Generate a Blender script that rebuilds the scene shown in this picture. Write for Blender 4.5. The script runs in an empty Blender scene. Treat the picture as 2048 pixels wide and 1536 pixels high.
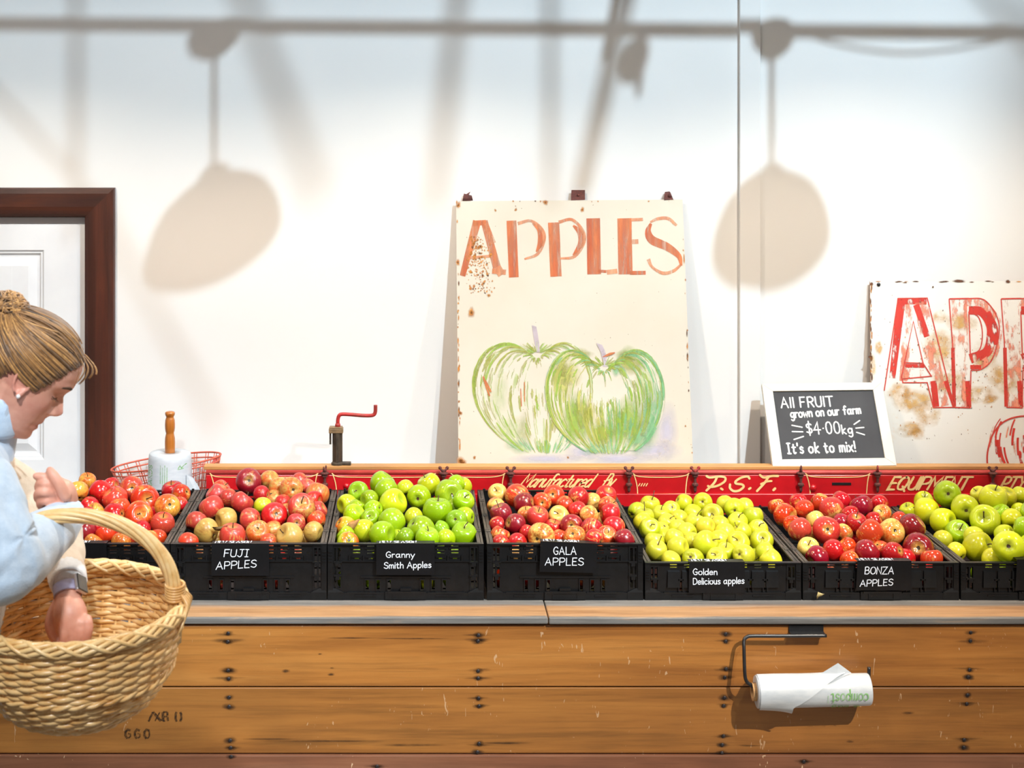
import bpy, bmesh, math, random, re
from mathutils import Vector, Matrix, noise, kdtree

# ------------------------------------------------------------------ camera, world, lights, exposure
SC = bpy.context.scene
COL = SC.collection
F, PX, PY, ZC = 3245.0, 820.0, 240.0, 1.919      # focal length and principal point for a 2048x1536 frame, eye height


def P(px, py, Y):
    """point of the place seen at picture position px, py at depth Y"""
    return Vector(((px - PX) / F * Y, Y, ZC - (py - PY) / F * Y))


cam_data = bpy.data.cameras.new('camera')
cam = bpy.data.objects.new('camera', cam_data)
COL.objects.link(cam)
cam.location = (0, 0, ZC)
cam.rotation_euler = (math.pi / 2, 0, 0)
cam_data.sensor_width = 36
cam_data.lens = F / 2048 * 36
cam_data.shift_x = (1024 - PX) / 2048
cam_data.shift_y = -(768 - PY) / 2048
cam_data.clip_end = 60
cam_data.dof.use_dof = True
cam_data.dof.focus_distance = 4.35
cam_data.dof.aperture_fstop = 6.3
SC.camera = cam

world = bpy.data.worlds.new('world')
SC.world = world
world.use_nodes = True
_bg = world.node_tree.nodes['Background']
_bg.inputs['Color'].default_value = (1.0, 0.97, 0.95, 1)
_bg.inputs['Strength'].default_value = 0.20

WALL_Y = 5.04
KEY = Vector((2.2, 0.74, 5.2))
SIDE = Vector((-0.95, 1.54, 4.4))
COUNTER_SPOT = Vector((2.45, 0.95, 3.45))


def spot(name, loc, target, power, color, radius, angle, blend=0.6):
    d = bpy.data.lights.new(name, 'SPOT')
    d.energy = power
    d.color = color
    d.shadow_soft_size = radius
    d.spot_size = math.radians(angle)
    d.spot_blend = blend
    o = bpy.data.objects.new(name, d)
    COL.objects.link(o)
    o.location = loc
    o.rotation_euler = (Vector(target) - Vector(loc)).to_track_quat('-Z', 'Y').to_euler()
    return o


spot('key_spot', KEY, (-0.25, 5.0, 2.3), 1060, (0.72, 0.92, 1.07), 0.05, 50, 0.4)
spot('side_spot', SIDE, (0.6, 5.0, 1.4), 80, (0.95, 0.98, 1.0), 0.09, 85)
spot('counter_spot', COUNTER_SPOT, (0.4, 3.98, 0.12), 880, (1.0, 0.93, 0.82), 0.03, 39, 1.0)
spot('woman_fill_spot', (-0.6, 0.1, 3.7), (-0.92, 3.1, 1.12), 520, (0.92, 0.97, 1.0), 0.12, 32, 0.9)  # unseen spot, added to brighten the woman and her sweater from the front
PENDANT_POWER = 47
PENDANT_COLOR = (1.0, 0.84, 0.68)
SC.view_settings.view_transform = 'Standard'
SC.view_settings.look = 'None'
SC.view_settings.exposure = 0.0
SC.view_settings.gamma = 1.0
SC.view_settings.use_curve_mapping = False
SC.cycles.transparent_max_bounces = 32

# ------------------------------------------------------------------ helpers
RND = random.Random(7)


def lin(c):
    """sRGB 0..255 -> linear RGBA"""
    out = []
    for v in c[:3]:
        v = v / 255.0
        out.append(v / 12.92 if v <= 0.04045 else ((v + 0.055) / 1.055) ** 2.4)
    return (out[0], out[1], out[2], 1.0)


class NT:
    def __init__(self, m):
        self.t = m.node_tree
        self.n = self.t.nodes
        self.l = self.t.links

    def add(self, typ, **kw):
        nd = self.n.new(typ)
        for k, v in kw.items():
            if k.startswith('i_'):
                nd.inputs[k[2:].replace('_', ' ')].default_value = v
            else:
                setattr(nd, k, v)
        return nd

    def link(self, a, b):
        self.l.new(a, b)

    def ramp(self, fac, stops):
        r = self.n.new('ShaderNodeValToRGB')
        el = r.color_ramp.elements
        while len(el) < len(stops):
            el.new(0.5)
        for e, (p, c) in zip(el, stops):
            e.position = p
            e.color = c
        self.link(fac, r.inputs['Fac'])
        return r.outputs['Color']

    def math(self, op, a, b=None, clamp=False):
        m = self.n.new('ShaderNodeMath')
        m.operation = op
        m.use_clamp = clamp
        for i, v in enumerate((a, b)):
            if v is None:
                continue
            if isinstance(v, (int, float)):
                m.inputs[i].default_value = v
            else:
                self.link(v, m.inputs[i])
        return m.outputs[0]

    def mix(self, fac, a, b, blend='MIX'):
        m = self.n.new('ShaderNodeMix')
        m.data_type = 'RGBA'
        m.blend_type = blend
        for idx, v in ((0, fac), (6, a), (7, b)):
            if isinstance(v, (int, float)):
                m.inputs[idx].default_value = v
            elif isinstance(v, tuple):
                m.inputs[idx].default_value = v
            else:
                self.link(v, m.inputs[idx])
        return m.outputs[2]

    def coords(self, scale=(1, 1, 1), out='Object', rot=(0, 0, 0)):
        tc = self.n.new('ShaderNodeTexCoord')
        mp = self.n.new('ShaderNodeMapping')
        mp.inputs['Scale'].default_value = scale
        mp.inputs['Rotation'].default_value = rot
        self.link(tc.outputs[out], mp.inputs['Vector'])
        return mp.outputs['Vector']

    def noise(self, vec, scale, detail=4, rough=0.55, dist=0.0):
        n = self.n.new('ShaderNodeTexNoise')
        n.inputs['Scale'].default_value = scale
        n.inputs['Detail'].default_value = detail
        n.inputs['Roughness'].default_value = rough
        n.inputs['Distortion'].default_value = dist
        self.link(vec, n.inputs['Vector'])
        return n.outputs['Fac']

    def bump(self, height, strength, dist=0.002):
        b = self.n.new('ShaderNodeBump')
        b.inputs['Strength'].default_value = strength
        b.inputs['Distance'].default_value = dist
        self.link(height, b.inputs['Height'])
        return b.outputs['Normal']


def new_mat(name):
    m = bpy.data.materials.new(name)
    m.use_nodes = True
    t = NT(m)
    b = t.n['Principled BSDF']
    return m, t, b


def pmat(name, c1, c2=None, scale=20, stretch=(1, 1, 1), rough=0.5, metal=0.0, bump=0.0, lo=0.35, hi=0.65, coat=0.0, bscale=None, spec=0.5, sheen=0.0, sss=0.0):
    """procedural two-tone material: noise in object space mixes c1 and c2 (sRGB)"""
    m, t, b = new_mat(name)
    c2 = c2 or tuple(max(0, v * 0.88) for v in c1)
    v = t.coords(stretch)
    n = t.noise(v, scale)
    col = t.ramp(n, [(lo, lin(c1)), (hi, lin(c2))])
    t.link(col, b.inputs['Base Color'])
    b.inputs['Roughness'].default_value = rough
    b.inputs['Metallic'].default_value = metal
    b.inputs['Specular IOR Level'].default_value = spec
    if coat:
        b.inputs['Coat Weight'].default_value = coat
        b.inputs['Coat Roughness'].default_value = 0.15
    if sheen:
        b.inputs['Sheen Weight'].default_value = sheen
    if sss:
        b.inputs['Subsurface Weight'].default_value = sss
        b.inputs['Subsurface Radius'].default_value = (0.01, 0.004, 0.002)
    if bump:
        bn = t.noise(v, bscale or scale * 3, 3)
        t.link(t.bump(bn, bump), b.inputs['Normal'])
    return m


def paint(name, c1, c2=None, scale=18, stretch=(1, 1, 1), cover=1.0, soft=0.15, rough=0.6, strength=1.0, vary=True):
    """paint, ink or stain lying on another surface: vertex attribute 'fade' thins it, noise wears holes in it"""
    m, t, b = new_mat(name)
    c2 = c2 or c1
    v = t.coords(stretch)
    n1 = t.noise(v, scale, 5, 0.6)
    n2 = t.noise(t.coords(stretch, rot=(0.3, 0.2, 0.7)), scale * 0.45, 4, 0.6)
    t.link(t.ramp(n2, [(0.35, lin(c1)), (0.65, lin(c2))]), b.inputs['Base Color'])
    b.inputs['Roughness'].default_value = rough
    at = t.add('ShaderNodeAttribute', attribute_name='fade')
    a = at.outputs['Fac']
    if cover < 1.0:
        th = 0.5 + (0.5 - cover) * 0.55
        mr = t.add('ShaderNodeMapRange')
        mr.inputs['From Min'].default_value = th - soft / 2
        mr.inputs['From Max'].default_value = th + soft / 2
        t.link(n1, mr.inputs['Value'])
        a = t.math('MULTIPLY', a, mr.outputs['Result'])
    a = t.math('MULTIPLY', a, strength)
    tr = t.add('ShaderNodeBsdfTransparent')
    mx = t.add('ShaderNodeMixShader')
    t.link(a, mx.inputs[0])
    t.link(tr.outputs[0], mx.inputs[1])
    t.link(b.outputs[0], mx.inputs[2])
    t.link(mx.outputs[0], t.n['Material Output'].inputs['Surface'])
    return m


def frame_of(d):
    d = d.normalized()
    up = Vector((0, 0, 1)) if abs(d.z) < 0.9 else Vector((1, 0, 0))
    a = d.cross(up).normalized()
    return a, d.cross(a).normalized()


class MB:
    def __init__(self):
        self.v, self.f, self.mi, self.fade = [], [], [], []
        self.cur = 0

    def vert(self, p, fade=1.0):
        self.v.append((p[0], p[1], p[2]))
        self.fade.append(fade)
        return len(self.v) - 1

    def face(self, ids):
        self.f.append(tuple(ids))
        self.mi.append(self.cur)

    def poly(self, pts, fade=1.0):
        self.face([self.vert(p, fade) for p in pts])

    def box(self, x0, y0, z0, x1, y1, z1, M=None):
        c = [Vector((x, y, z)) for z in (z0, z1) for y in (y0, y1) for x in (x0, x1)]
        if M:
            c = [M @ p for p in c]
        i = [self.vert(p) for p in c]
        for q in ((0, 2, 3, 1), (4, 5, 7, 6), (0, 1, 5, 4), (2, 6, 7, 3), (0, 4, 6, 2), (1, 3, 7, 5)):
            self.face([i[k] for k in q])

    def hexa(self, c8):
        """eight corners, bottom four then top four, each counter-clockwise"""
        i = [self.vert(p) for p in c8]
        for q in ((3, 2, 1, 0), (4, 5, 6, 7), (0, 1, 5, 4), (1, 2, 6, 5), (2, 3, 7, 6), (3, 0, 4, 7)):
            self.face([i[k] for k in q])

    def tube(self, pts, rad, sides=8, caps=True, closed=False, flat=1.0, ref=None):
        pts = [Vector(p) for p in pts]
        n = len(pts)
        if not hasattr(rad, '__len__'):
            rad = [rad] * n
        rings = []
        pa = None
        for k, p in enumerate(pts):
            if closed:
                d = pts[(k + 1) % n] - pts[k - 1]
            else:
                d = pts[min(k + 1, n - 1)] - pts[max(k - 1, 0)]
            if d.length < 1e-9:
                d = Vector((0, 0, 1))
            d.normalize()
            if pa is None:
                if ref is not None:
                    a = (ref - d * ref.dot(d)).normalized()
                else:
                    a, _ = frame_of(d)
            else:
                a = pa - d * pa.dot(d)
                a = a.normalized() if a.length > 1e-6 else frame_of(d)[0]
            pa = a
            b = d.cross(a)
            ring = []
            for s in range(sides):
                t = 2 * math.pi * s / sides
                ring.append(self.vert(p + a * (math.cos(t) * rad[k]) + b * (math.sin(t) * rad[k] * flat)))
            rings.append(ring)
        m = n if closed else n - 1
        for k in range(m):
            r0, r1 = rings[k], rings[(k + 1) % n]
            for s in range(sides):
                s2 = (s + 1) % sides
                self.face((r0[s], r0[s2], r1[s2], r1[s]))
        if caps and not closed:
            self.face(list(reversed(rings[0])))
            self.face(rings[-1])

    def limb(self, pts, rad, sides=20, sub=6):
        """smooth tapered limb with round ends"""
        P_, R_ = spline(pts, sub), spline1(rad, sub)
        d0 = (P_[0] - P_[1]).normalized()
        d1 = (P_[-1] - P_[-2]).normalized()
        pre, prr, post, por = [], [], [], []
        for a in (0.05, 0.35, 0.7, 1.1):
            c = math.cos(a)
            pre.append(P_[0] + d0 * R_[0] * c)
            prr.append(max(R_[0] * math.sin(a), 1e-5))
        for a in (1.1, 0.7, 0.35, 0.05):
            post.append(P_[-1] + d1 * R_[-1] * math.cos(a))
            por.append(max(R_[-1] * math.sin(a), 1e-5))
        self.tube(pre + P_ + post, prr + R_ + por, sides)

    def ellipsoid(self, c, r, M=None, nu=20, nv=14):
        c = Vector(c)
        g = []
        for j in range(nv + 1):
            ph = math.pi * j / nv
            row = []
            for i in range(nu):
                th = 2 * math.pi * i / nu
                p = Vector((r[0] * math.sin(ph) * math.cos(th), r[1] * math.sin(ph) * math.sin(th), r[2] * math.cos(ph)))
                if M:
                    p = M @ p
                row.append(self.vert(c + p))
                if j in (0, nv):
                    break
            g.append(row)
        for j in range(nv):
            for i in range(nu):
                i2 = (i + 1) % nu
                if j == 0:
                    self.face((g[0][0], g[1][i], g[1][i2]))
                elif j == nv - 1:
                    self.face((g[j][i], g[nv][0], g[j][i2]))
                else:
                    self.face((g[j][i], g[j + 1][i], g[j + 1][i2], g[j][i2]))

    def lathe(self, prof, seg=24, M=None, caps=True):
        """prof: (radius, z) list from bottom to top"""
        rings = []
        for r, z in prof:
            ring = []
            for s in range(seg):
                t = 2 * math.pi * s / seg
                p = Vector((r * math.cos(t), r * math.sin(t), z))
                if M:
                    p = M @ p
                ring.append(self.vert(p))
            rings.append(ring)
        for k in range(len(rings) - 1):
            for s in range(seg):
                s2 = (s + 1) % seg
                self.face((rings[k][s], rings[k][s2], rings[k + 1][s2], rings[k + 1][s]))
        if caps and prof[0][0] > 1e-6:
            self.face(list(reversed(rings[0])))
        if caps and prof[-1][0] > 1e-6:
            self.face(rings[-1])

    def ribbon(self, pts2, w, proj, fades=None, caps=5):
        """flat painted stroke: pts2 in a 2D frame, width w (number or list), proj maps 2D to the surface"""
        n = len(pts2)
        if n < 2:
            return
        # each stroke lies a hair above the one painted before it
        self.strokes = getattr(self, 'strokes', 0) + 1
        hair = Vector((0, -2.2e-5 * (self.strokes % 24), 0))
        proj0 = proj
        proj = lambda a, b: proj0(a, b) + hair
        if not hasattr(w, '__len__'):
            w = [w] * n
        if fades is None:
            fades = [1.0] * n
        L, R = [], []
        for k in range(n):
            a = pts2[max(k - 1, 0)]
            b = pts2[min(k + 1, n - 1)]
            p = pts2[k]
            d = Vector((b[0] - a[0], b[1] - a[1]))
            if 0 < k < n - 1:
                d1 = Vector((p[0] - a[0], p[1] - a[1]))
                d2 = Vector((b[0] - p[0], b[1] - p[1]))
                if d1.length > 1e-9 and d2.length > 1e-9:
                    d = d1.normalized() + d2.normalized()
                    if d.length < 1e-3:
                        d = d1
                    cs = max(0.5, d.normalized().dot(d1.normalized()))
                else:
                    cs = 1.0
            else:
                cs = 1.0
            if d.length < 1e-9:
                d = Vector((1, 0))
            d.normalize()
            nx, ny = -d.y, d.x
            h = w[k] / 2 / cs
            L.append(self.vert(proj(p[0] + nx * h, p[1] + ny * h), fades[k]))
            R.append(self.vert(proj(p[0] - nx * h, p[1] - ny * h), fades[k]))
        for k in range(n - 1):
            self.face((L[k], R[k], R[k + 1], L[k + 1]))
        if caps:
            for k, kk, sgn in ((0, 1, -1), (n - 1, n - 2, 1)):
                p, q = pts2[k], pts2[kk]
                d = Vector((p[0] - q[0], p[1] - q[1]))
                if d.length < 1e-9:
                    continue
                d.normalize()
                nx, ny = -d.y, d.x
                h = w[k] / 2
                arc = []
                for s in range(1, caps):
                    t = math.pi * s / caps
                    c, sn = math.cos(t), math.sin(t)
                    arc.append(self.vert(proj(p[0] + nx * h * c + d.x * h * sn, p[1] + ny * h * c + d.y * h * sn), fades[k]))
                if sgn > 0:
                    self.face([L[k]] + arc + [R[k]])
                else:
                    self.face([R[k]] + arc + [L[k]])

    def blot(self, cx, cy, rx, ry, proj, core=0.4, seg=18, wob=0.15, rnd=None, peak=1.0):
        """soft-edged stain: fade is peak at the core, 0 at the rim"""
        rnd = rnd or RND
        ph = [rnd.uniform(0, 6.28) for _ in range(3)]
        c = self.vert(proj(cx, cy), peak)
        rings = []
        for fr, fd in ((core, peak), ((1 + core) / 2, peak * 0.45), (1.0, 0.0)):
            ring = []
            for s in range(seg):
                t = 2 * math.pi * s / seg
                k = fr * (1 + wob * (0.5 * math.sin(2 * t + ph[0]) + 0.3 * math.sin(3 * t + ph[1]) + 0.3 * math.sin(5 * t + ph[2])))
                ring.append(self.vert(proj(cx + rx * k * math.cos(t), cy + ry * k * math.sin(t)), fd))
            rings.append(ring)
        for s in range(seg):
            s2 = (s + 1) % seg
            self.face((c, rings[0][s], rings[0][s2]))
            for a, b in ((0, 1), (1, 2)):
                self.face((rings[a][s], rings[b][s], rings[b][s2], rings[a][s2]))

    def build(self, name, mats, parent=None, smooth=False, bevel=0.0, local=False, recalc=False, auto=None):
        me = bpy.data.meshes.new(name)
        off = Vector((0, 0, 0))
        if parent is not None and not local:
            off = world_loc(parent)
        me.from_pydata([(x - off.x, y - off.y, z - off.z) for x, y, z in self.v], [], self.f)
        mats = mats if isinstance(mats, (list, tuple)) else [mats]
        for m in mats:
            me.materials.append(m)
        if len(mats) > 1:
            me.polygons.foreach_set('material_index', self.mi)
        if any(abs(x - 1.0) > 1e-6 for x in self.fade) or any(m.name.startswith('paint') for m in mats):
            at = me.attributes.new('fade', 'FLOAT', 'POINT')
            at.data.foreach_set('value', self.fade)
        if recalc:
            bm = bmesh.new()
            bm.from_mesh(me)
            bmesh.ops.recalc_face_normals(bm, faces=bm.faces)
            bm.to_mesh(me)
            bm.free()
        if smooth:
            me.polygons.foreach_set('use_smooth', [True] * len(me.polygons))
        me.update()
        o = bpy.data.objects.new(name, me)
        COL.objects.link(o)
        if parent is not None:
            o.parent = parent
        if bevel:
            bv = o.modifiers.new('bevel', 'BEVEL')
            bv.width = bevel
            bv.segments = 2
            bv.limit_method = 'ANGLE'
        return o


def world_loc(o):
    p = Vector((0, 0, 0))
    while o is not None:
        p += o.location
        o = o.parent
    return p


def tag(o, label=None, cat=None, group=None, kind=None):
    if label:
        o['label'] = label
    if cat:
        o['category'] = cat
    if group:
        o['group'] = group
    if kind:
        o['kind'] = kind
    return o


def thing(name, label, cat, loc=(0, 0, 0), group=None):
    o = bpy.data.objects.new(name, None)
    COL.objects.link(o)
    o.location = loc
    o.empty_display_size = 0.05
    return tag(o, label, cat, group)


def spline(pts, sub=6):
    pts = [Vector(p) for p in pts]
    n = len(pts)
    if n < 3:
        return [pts[0].lerp(pts[-1], k / sub) for k in range(sub + 1)]
    out = []
    for k in range(n - 1):
        p0 = pts[k - 1] if k > 0 else pts[k] * 2 - pts[k + 1]
        p1, p2 = pts[k], pts[k + 1]
        p3 = pts[k + 2] if k + 2 < n else pts[k + 1] * 2 - pts[k]
        for s in range(sub):
            t = s / sub
            out.append(0.5 * ((2 * p1) + (p2 - p0) * t + (2 * p0 - 5 * p1 + 4 * p2 - p3) * t * t + (3 * p1 - p0 - 3 * p2 + p3) * t ** 3))
    out.append(pts[-1])
    return out


def spline1(vals, sub=6):
    return [p[0] for p in spline([(v, 0, 0) for v in vals], sub)]


def lerp_table(tab, x):
    """tab: sorted (x, y...) rows; linear interpolation"""
    if x <= tab[0][0]:
        return tab[0][1:]
    for a, b in zip(tab, tab[1:]):
        if x <= b[0]:
            t = (x - a[0]) / (b[0] - a[0])
            t = t * t * (3 - 2 * t) * 0.4 + t * 0.6
            return tuple(p + (q - p) * t for p, q in zip(a[1:], b[1:]))
    return tab[-1][1:]


def plane_proj(p0, n, off=0.0):
    """px, py -> the point where that line of sight meets the plane through p0 with normal n (off metres toward the viewer)"""
    p0 = Vector(p0)
    n = Vector(n).normalized()
    eye = Vector((0, 0, ZC))
    if n.y > 0:
        n = -n

    def pr(px, py):
        d = Vector(((px - PX) / F, 1.0, -(py - PY) / F))
        return eye + d * ((p0 + n * off - eye).dot(n) / d.dot(n))
    return pr


def vplane(Y, off=0.0):
    return plane_proj((0, Y, 0), (0, -1, 0), off)


# ------------------------------------------------------------------ hand lettering: strokes, cap height 10
GL = {
    'A': "0 0 3.5 10 7 0|1.3 3.6 5.7 3.6", 'B': ".5 0 .5 10|~.5 10 4 10 5.5 8 4 5.6 .5 5.2|~.5 5.2 4.5 5.2 6.2 2.8 4.5 .2 .5 0",
    'C': "~6 8.6 4 10 1.5 8.5 .3 5 1.5 1.4 4 0 6 1.4", 'D': ".5 0 .5 10|~.5 10 4 9.6 6.3 7 6.3 3 4 .4 .5 0",
    'E': "5.2 10 .5 10 .5 0 5.4 0|.5 5.2 4.4 5.2", 'F': "5.5 10 .5 10 .5 0|.5 5.2 4.6 5.2",
    'G': "~6 8.4 4 10 1.5 8.6 .3 5 1.4 1.3 3.8 0 5.8 1.2 6 4.4|6.2 4.4 3.6 4.4",
    'I': "1.7 0 1.7 10|0 10 3.4 10|0 0 3.4 0", '|': ".4 0 .4 10", 'J': "~4.5 10 4.5 3 3.6 .6 2 0 .4 1.4|2 10 6.5 10",
    'L': ".5 10 .5 0 5.4 0", 'M': "0 0 .8 10 4 3.5 7.2 10 8 0", 'N': "0 0 .3 10 5.8 0 6 10", 'K': ".4 0 .4 10|5.4 10 .4 4.4 5.6 0",
    'O': "~3.4 10 1 8.6 0 5 1 1.3 3.4 0 5.8 1.3 6.8 5 5.8 8.7 3.4 10", 'P': ".5 0 .5 10|~.5 10 4 10 6 8.6 6 6 4 4.6 .5 4.6",
    'Q': "~3.4 10 1 8.6 0 5 1 1.3 3.4 0 5.8 1.3 6.8 5 5.8 8.7 3.4 10|4.2 2.4 7.2 -1.2", 'R': ".5 0 .5 10|~.5 10 4 10 6 8.6 6 6.4 4 5 .5 5|3 5 6.2 0",
    'S': "~5.8 8.6 3.6 10 1 8.8 .8 6.6 3 5.3 5.4 4 5.8 1.8 3.6 0 .3 1.3", 'T': "0 10 7 10|3.5 10 3.5 0",
    'U': "~.3 10 .3 3 1.6 .4 3.4 0 5.2 .5 6 3 6 10", 'W': "0 10 2 0 4.3 7 6.6 0 8.6 10", 'Y': "0 10 3.2 5 6.4 10|3.2 5 3.2 0",
    'X': "0 10 6 0|6 10 0 0", 'Z': "0 10 6 10 0 0 6.3 0", 'H': ".4 0 .4 10|6 0 6 10|.4 5.2 6 5.2",
    'a': "~5 5 3 6 .8 4.8 .3 2.4 1.5 .2 3.6 .8 4.8 3|~5 6 4.9 2 5.8 0", 'b': ".5 10 .5 0|~.5 4 2.4 6 4.6 5 5 2.6 3.8 .3 2 .1 .5 1.4",
    'c': "~4.6 5 2.8 6 .8 4.8 .3 2.6 1.4 .4 3 0 4.7 1", 'd': "~4.8 4.6 3 6 .9 5 .3 2.6 1.4 .3 3.2 .3 4.8 2.4|5 10 5 0",
    'e': "~.5 3.2 4.8 3.4 4.2 5.4 2.6 6 .7 4.6 .4 2 1.8 .1 4.8 .9", 'f': "~4.6 9.4 3.2 10 2 8.6 2 5 2 0|.3 5.6 4 5.6",
    'g': "~4.8 5 3 6 .8 4.8 .4 2.6 1.6 .6 3.6 1.2 4.8 3|~5 6 5 0 4.4 -2.6 2.6 -3.4 .6 -2.4", 'h': ".5 10 .5 0|~.5 4 2.4 6 4.3 5 4.6 0",
    'i': ".5 6 .5 0|.5 8.4 .5 9", 'k': ".5 10 .5 0|4.4 6 .6 2.8 4.6 0", 'l': ".5 10 .5 0",
    'm': ".3 6 .3 0|~.3 4.2 1.8 6 3.2 5 3.3 0|~3.3 4.2 4.9 6 6.3 5 6.5 0", 'n': ".4 6 .4 0|~.4 4 2.4 6 4.2 5 4.5 0",
    'o': "~2.7 6 .8 5 .2 3 1 .7 2.7 0 4.5 .8 5.2 3 4.5 5.2 2.7 6", 'p': ".5 6 .5 -3.6|~.5 4 2.4 6 4.6 5 5 2.8 3.8 .4 2 .2 .5 1.6",
    'r': ".4 6 .4 0|~.4 3.6 1.6 5.6 3.6 5.7", 's': "~4 5 2.4 6 .8 5 1.2 3.6 3.4 2.6 4 1.2 2.4 0 .3 .8", 't': "~1.8 8.8 1.8 1.2 2.8 0 4 .6|0 6 3.8 6",
    'u': "~.4 6 .4 2 1.4 .2 3 .3 4.4 2.4|4.5 6 4.6 0", 'w': "0 6 1.5 0 3.2 4.6 4.8 0 6.4 6", 'x': "0 6 4.4 0|4.4 6 0 0", 'y': "0 6 2.4 .6|5 6 1 -3.6",
    '0': "~2.8 10 .9 8.6 .2 5 .9 1.3 2.8 0 4.7 1.3 5.4 5 4.7 8.7 2.8 10", '4': "4 0 4 10 0 3.4 6 3.4",
    '6': "~5 9.4 2.4 8 .6 4.6 .8 1.4 3 0 5.2 1.4 5 4 3 5.4 1 4", '8': "~3 10 1 8.6 1.4 6 4.6 4.4 5.2 1.6 3 0 .8 1.6 1.4 4.4 4.6 6 5 8.6 3 10",
    '$': "~5.4 8 3.4 9 1 8 1 6.2 3 5.2 5.2 4.2 5.4 2 3.4 1 .6 2|3.2 11 3.2 -1", '!': ".5 10 .5 3|.5 .4 .5 0", "'": ".4 10 .4 7.6", '.': ".2 0 .7 .5",
    ',': ".9 2.6 0 0", '~': ".3 4.6 .8 4.6", '&': "~6 1 1.8 7 2 9.4 3.6 9.4 3.8 7.6 1 4.4 .4 1.6 2.4 0 4.4 .8 5.8 4",
}


def text_strokes(s, gap=2.4, space=4.2):
    out, x = [], 0.0
    for ch in s:
        if ch == ' ':
            x += space
            continue
        mx = 0
        for st in GL[ch].split('|'):
            sm = st.startswith('~')
            v = [float(q) for q in st.lstrip('~').split()]
            pts = [(v[i], v[i + 1]) for i in range(0, len(v), 2)]
            mx = max(mx, max(p[0] for p in pts))
            if sm:
                pts = [(p.x, p.y) for p in spline([(p[0], p[1], 0) for p in pts], 5)]
            out.append([(p[0] + x, p[1]) for p in pts])
        x += mx + gap
    return out, x - gap


def write(mb, s, x0, x1, ybase, cap, proj, w, slant=0.0, rise=0.0, jit=0.0, flip=False, gap=2.4, space=4.2, vwob=0.0, rnd=None):
    """letter string s between picture x0 and x1, baseline ybase, cap height cap (picture units), stroke width w"""
    rnd = rnd or RND
    st, wd = text_strokes(s, gap, space)
    kx = (x1 - x0 - slant * cap) / wd
    for pts in st:
        q = []
        for x, y in pts:
            jx, jy = rnd.uniform(-jit, jit), rnd.uniform(-jit, jit)
            X = x * kx + slant * y / 10 * cap + jx
            Yv = y / 10 * cap + rise * x * kx + jy
            if flip:
                q.append((x1 - X, ybase - cap + Yv))
            else:
                q.append((x0 + X, ybase - Yv))
        ws = [w * (1 + vwob * rnd.uniform(-1, 1)) for _ in q] if vwob else w
        mb.ribbon(q, ws, proj)
# ------------------------------------------------------------------ materials of the room
def wall_material():
    m, t, b = new_mat('white_painted_wall')
    v = t.coords()
    n = t.noise(v, 1.3, 3)
    t.link(t.ramp(n, [(0.3, lin((240, 239, 236))), (0.7, lin((234, 234, 232)))]), b.inputs['Base Color'])
    b.inputs['Roughness'].default_value = 0.7
    t.link(t.bump(t.noise(v, 160, 2), 0.05, 0.001), b.inputs['Normal'])
    return m


M_WALL = wall_material()
M_DOORW = pmat('white_door_paint', (238, 240, 242), (230, 232, 235), 6, rough=0.35)


def wood(name, c1, c2, c3, axis='x', grain=1.0, rough=0.45, scratches=0.0, coat=0.0, streak=None):
    """wood grain along an axis: stretched noise bands, fine fibre, optional pale scratches"""
    m, t, b = new_mat(name)
    st = {'x': (0.6, 9, 9), 'z': (9, 9, 0.6), 'y': (9, 0.6, 9)}[axis]
    fi = {'x': (4, 130, 130), 'z': (130, 130, 4), 'y': (130, 4, 130)}[axis]
    v = t.coords(st)
    n = t.noise(v, 1.6 * grain, 6, 0.6, 0.6)
    col = t.ramp(n, [(0.25, lin(c1)), (0.5, lin(c2)), (0.75, lin(c3))])
    f = t.noise(t.coords(fi), 1.0, 4, 0.7)
    col = t.mix(t.math('MULTIPLY', t.math('SUBTRACT', f, 0.48, True), 1.3, True), col, lin(tuple(v * 0.6 for v in c1)))
    big = t.noise(t.coords((1, 1, 1)), 2.3, 3)
    col = t.mix(t.math('MULTIPLY', t.math('SUBTRACT', big, 0.46, True), 2.2, True), col, lin(tuple(v * 0.72 for v in c2)))
    if streak:
        sn = t.noise(t.coords({'x': (0.9, 16, 16), 'z': (16, 16, 0.9), 'y': (16, 0.9, 16)}[axis], rot=(0, 0.01, 0)), 1.1, 5, 0.65)
        col = t.mix(t.math('MULTIPLY', t.math('SUBTRACT', sn, 0.56, True), 5.0, True), col, lin(streak))
    if scratches:
        sc = t.noise(t.coords((30, 30, 7), rot=(0, 0.6, 0)), 3.0, 2, 0.5, 1.5)
        sc2 = t.noise(t.coords((1, 1, 1)), 7, 2)
        k = t.math('MULTIPLY', t.math('GREATER_THAN', sc, 0.70), t.math('GREATER_THAN', sc2, 0.52))
        col = t.mix(t.math('MULTIPLY', k, scratches), col, lin((215, 185, 150)))
    t.link(col, b.inputs['Base Color'])
    b.inputs['Roughness'].default_value = rough
    if coat:
        b.inputs['Coat Weight'].default_value = coat
        b.inputs['Coat Roughness'].default_value = 0.3
    t.link(t.bump(f, 0.18, 0.001), b.inputs['Normal'])
    return m


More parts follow.
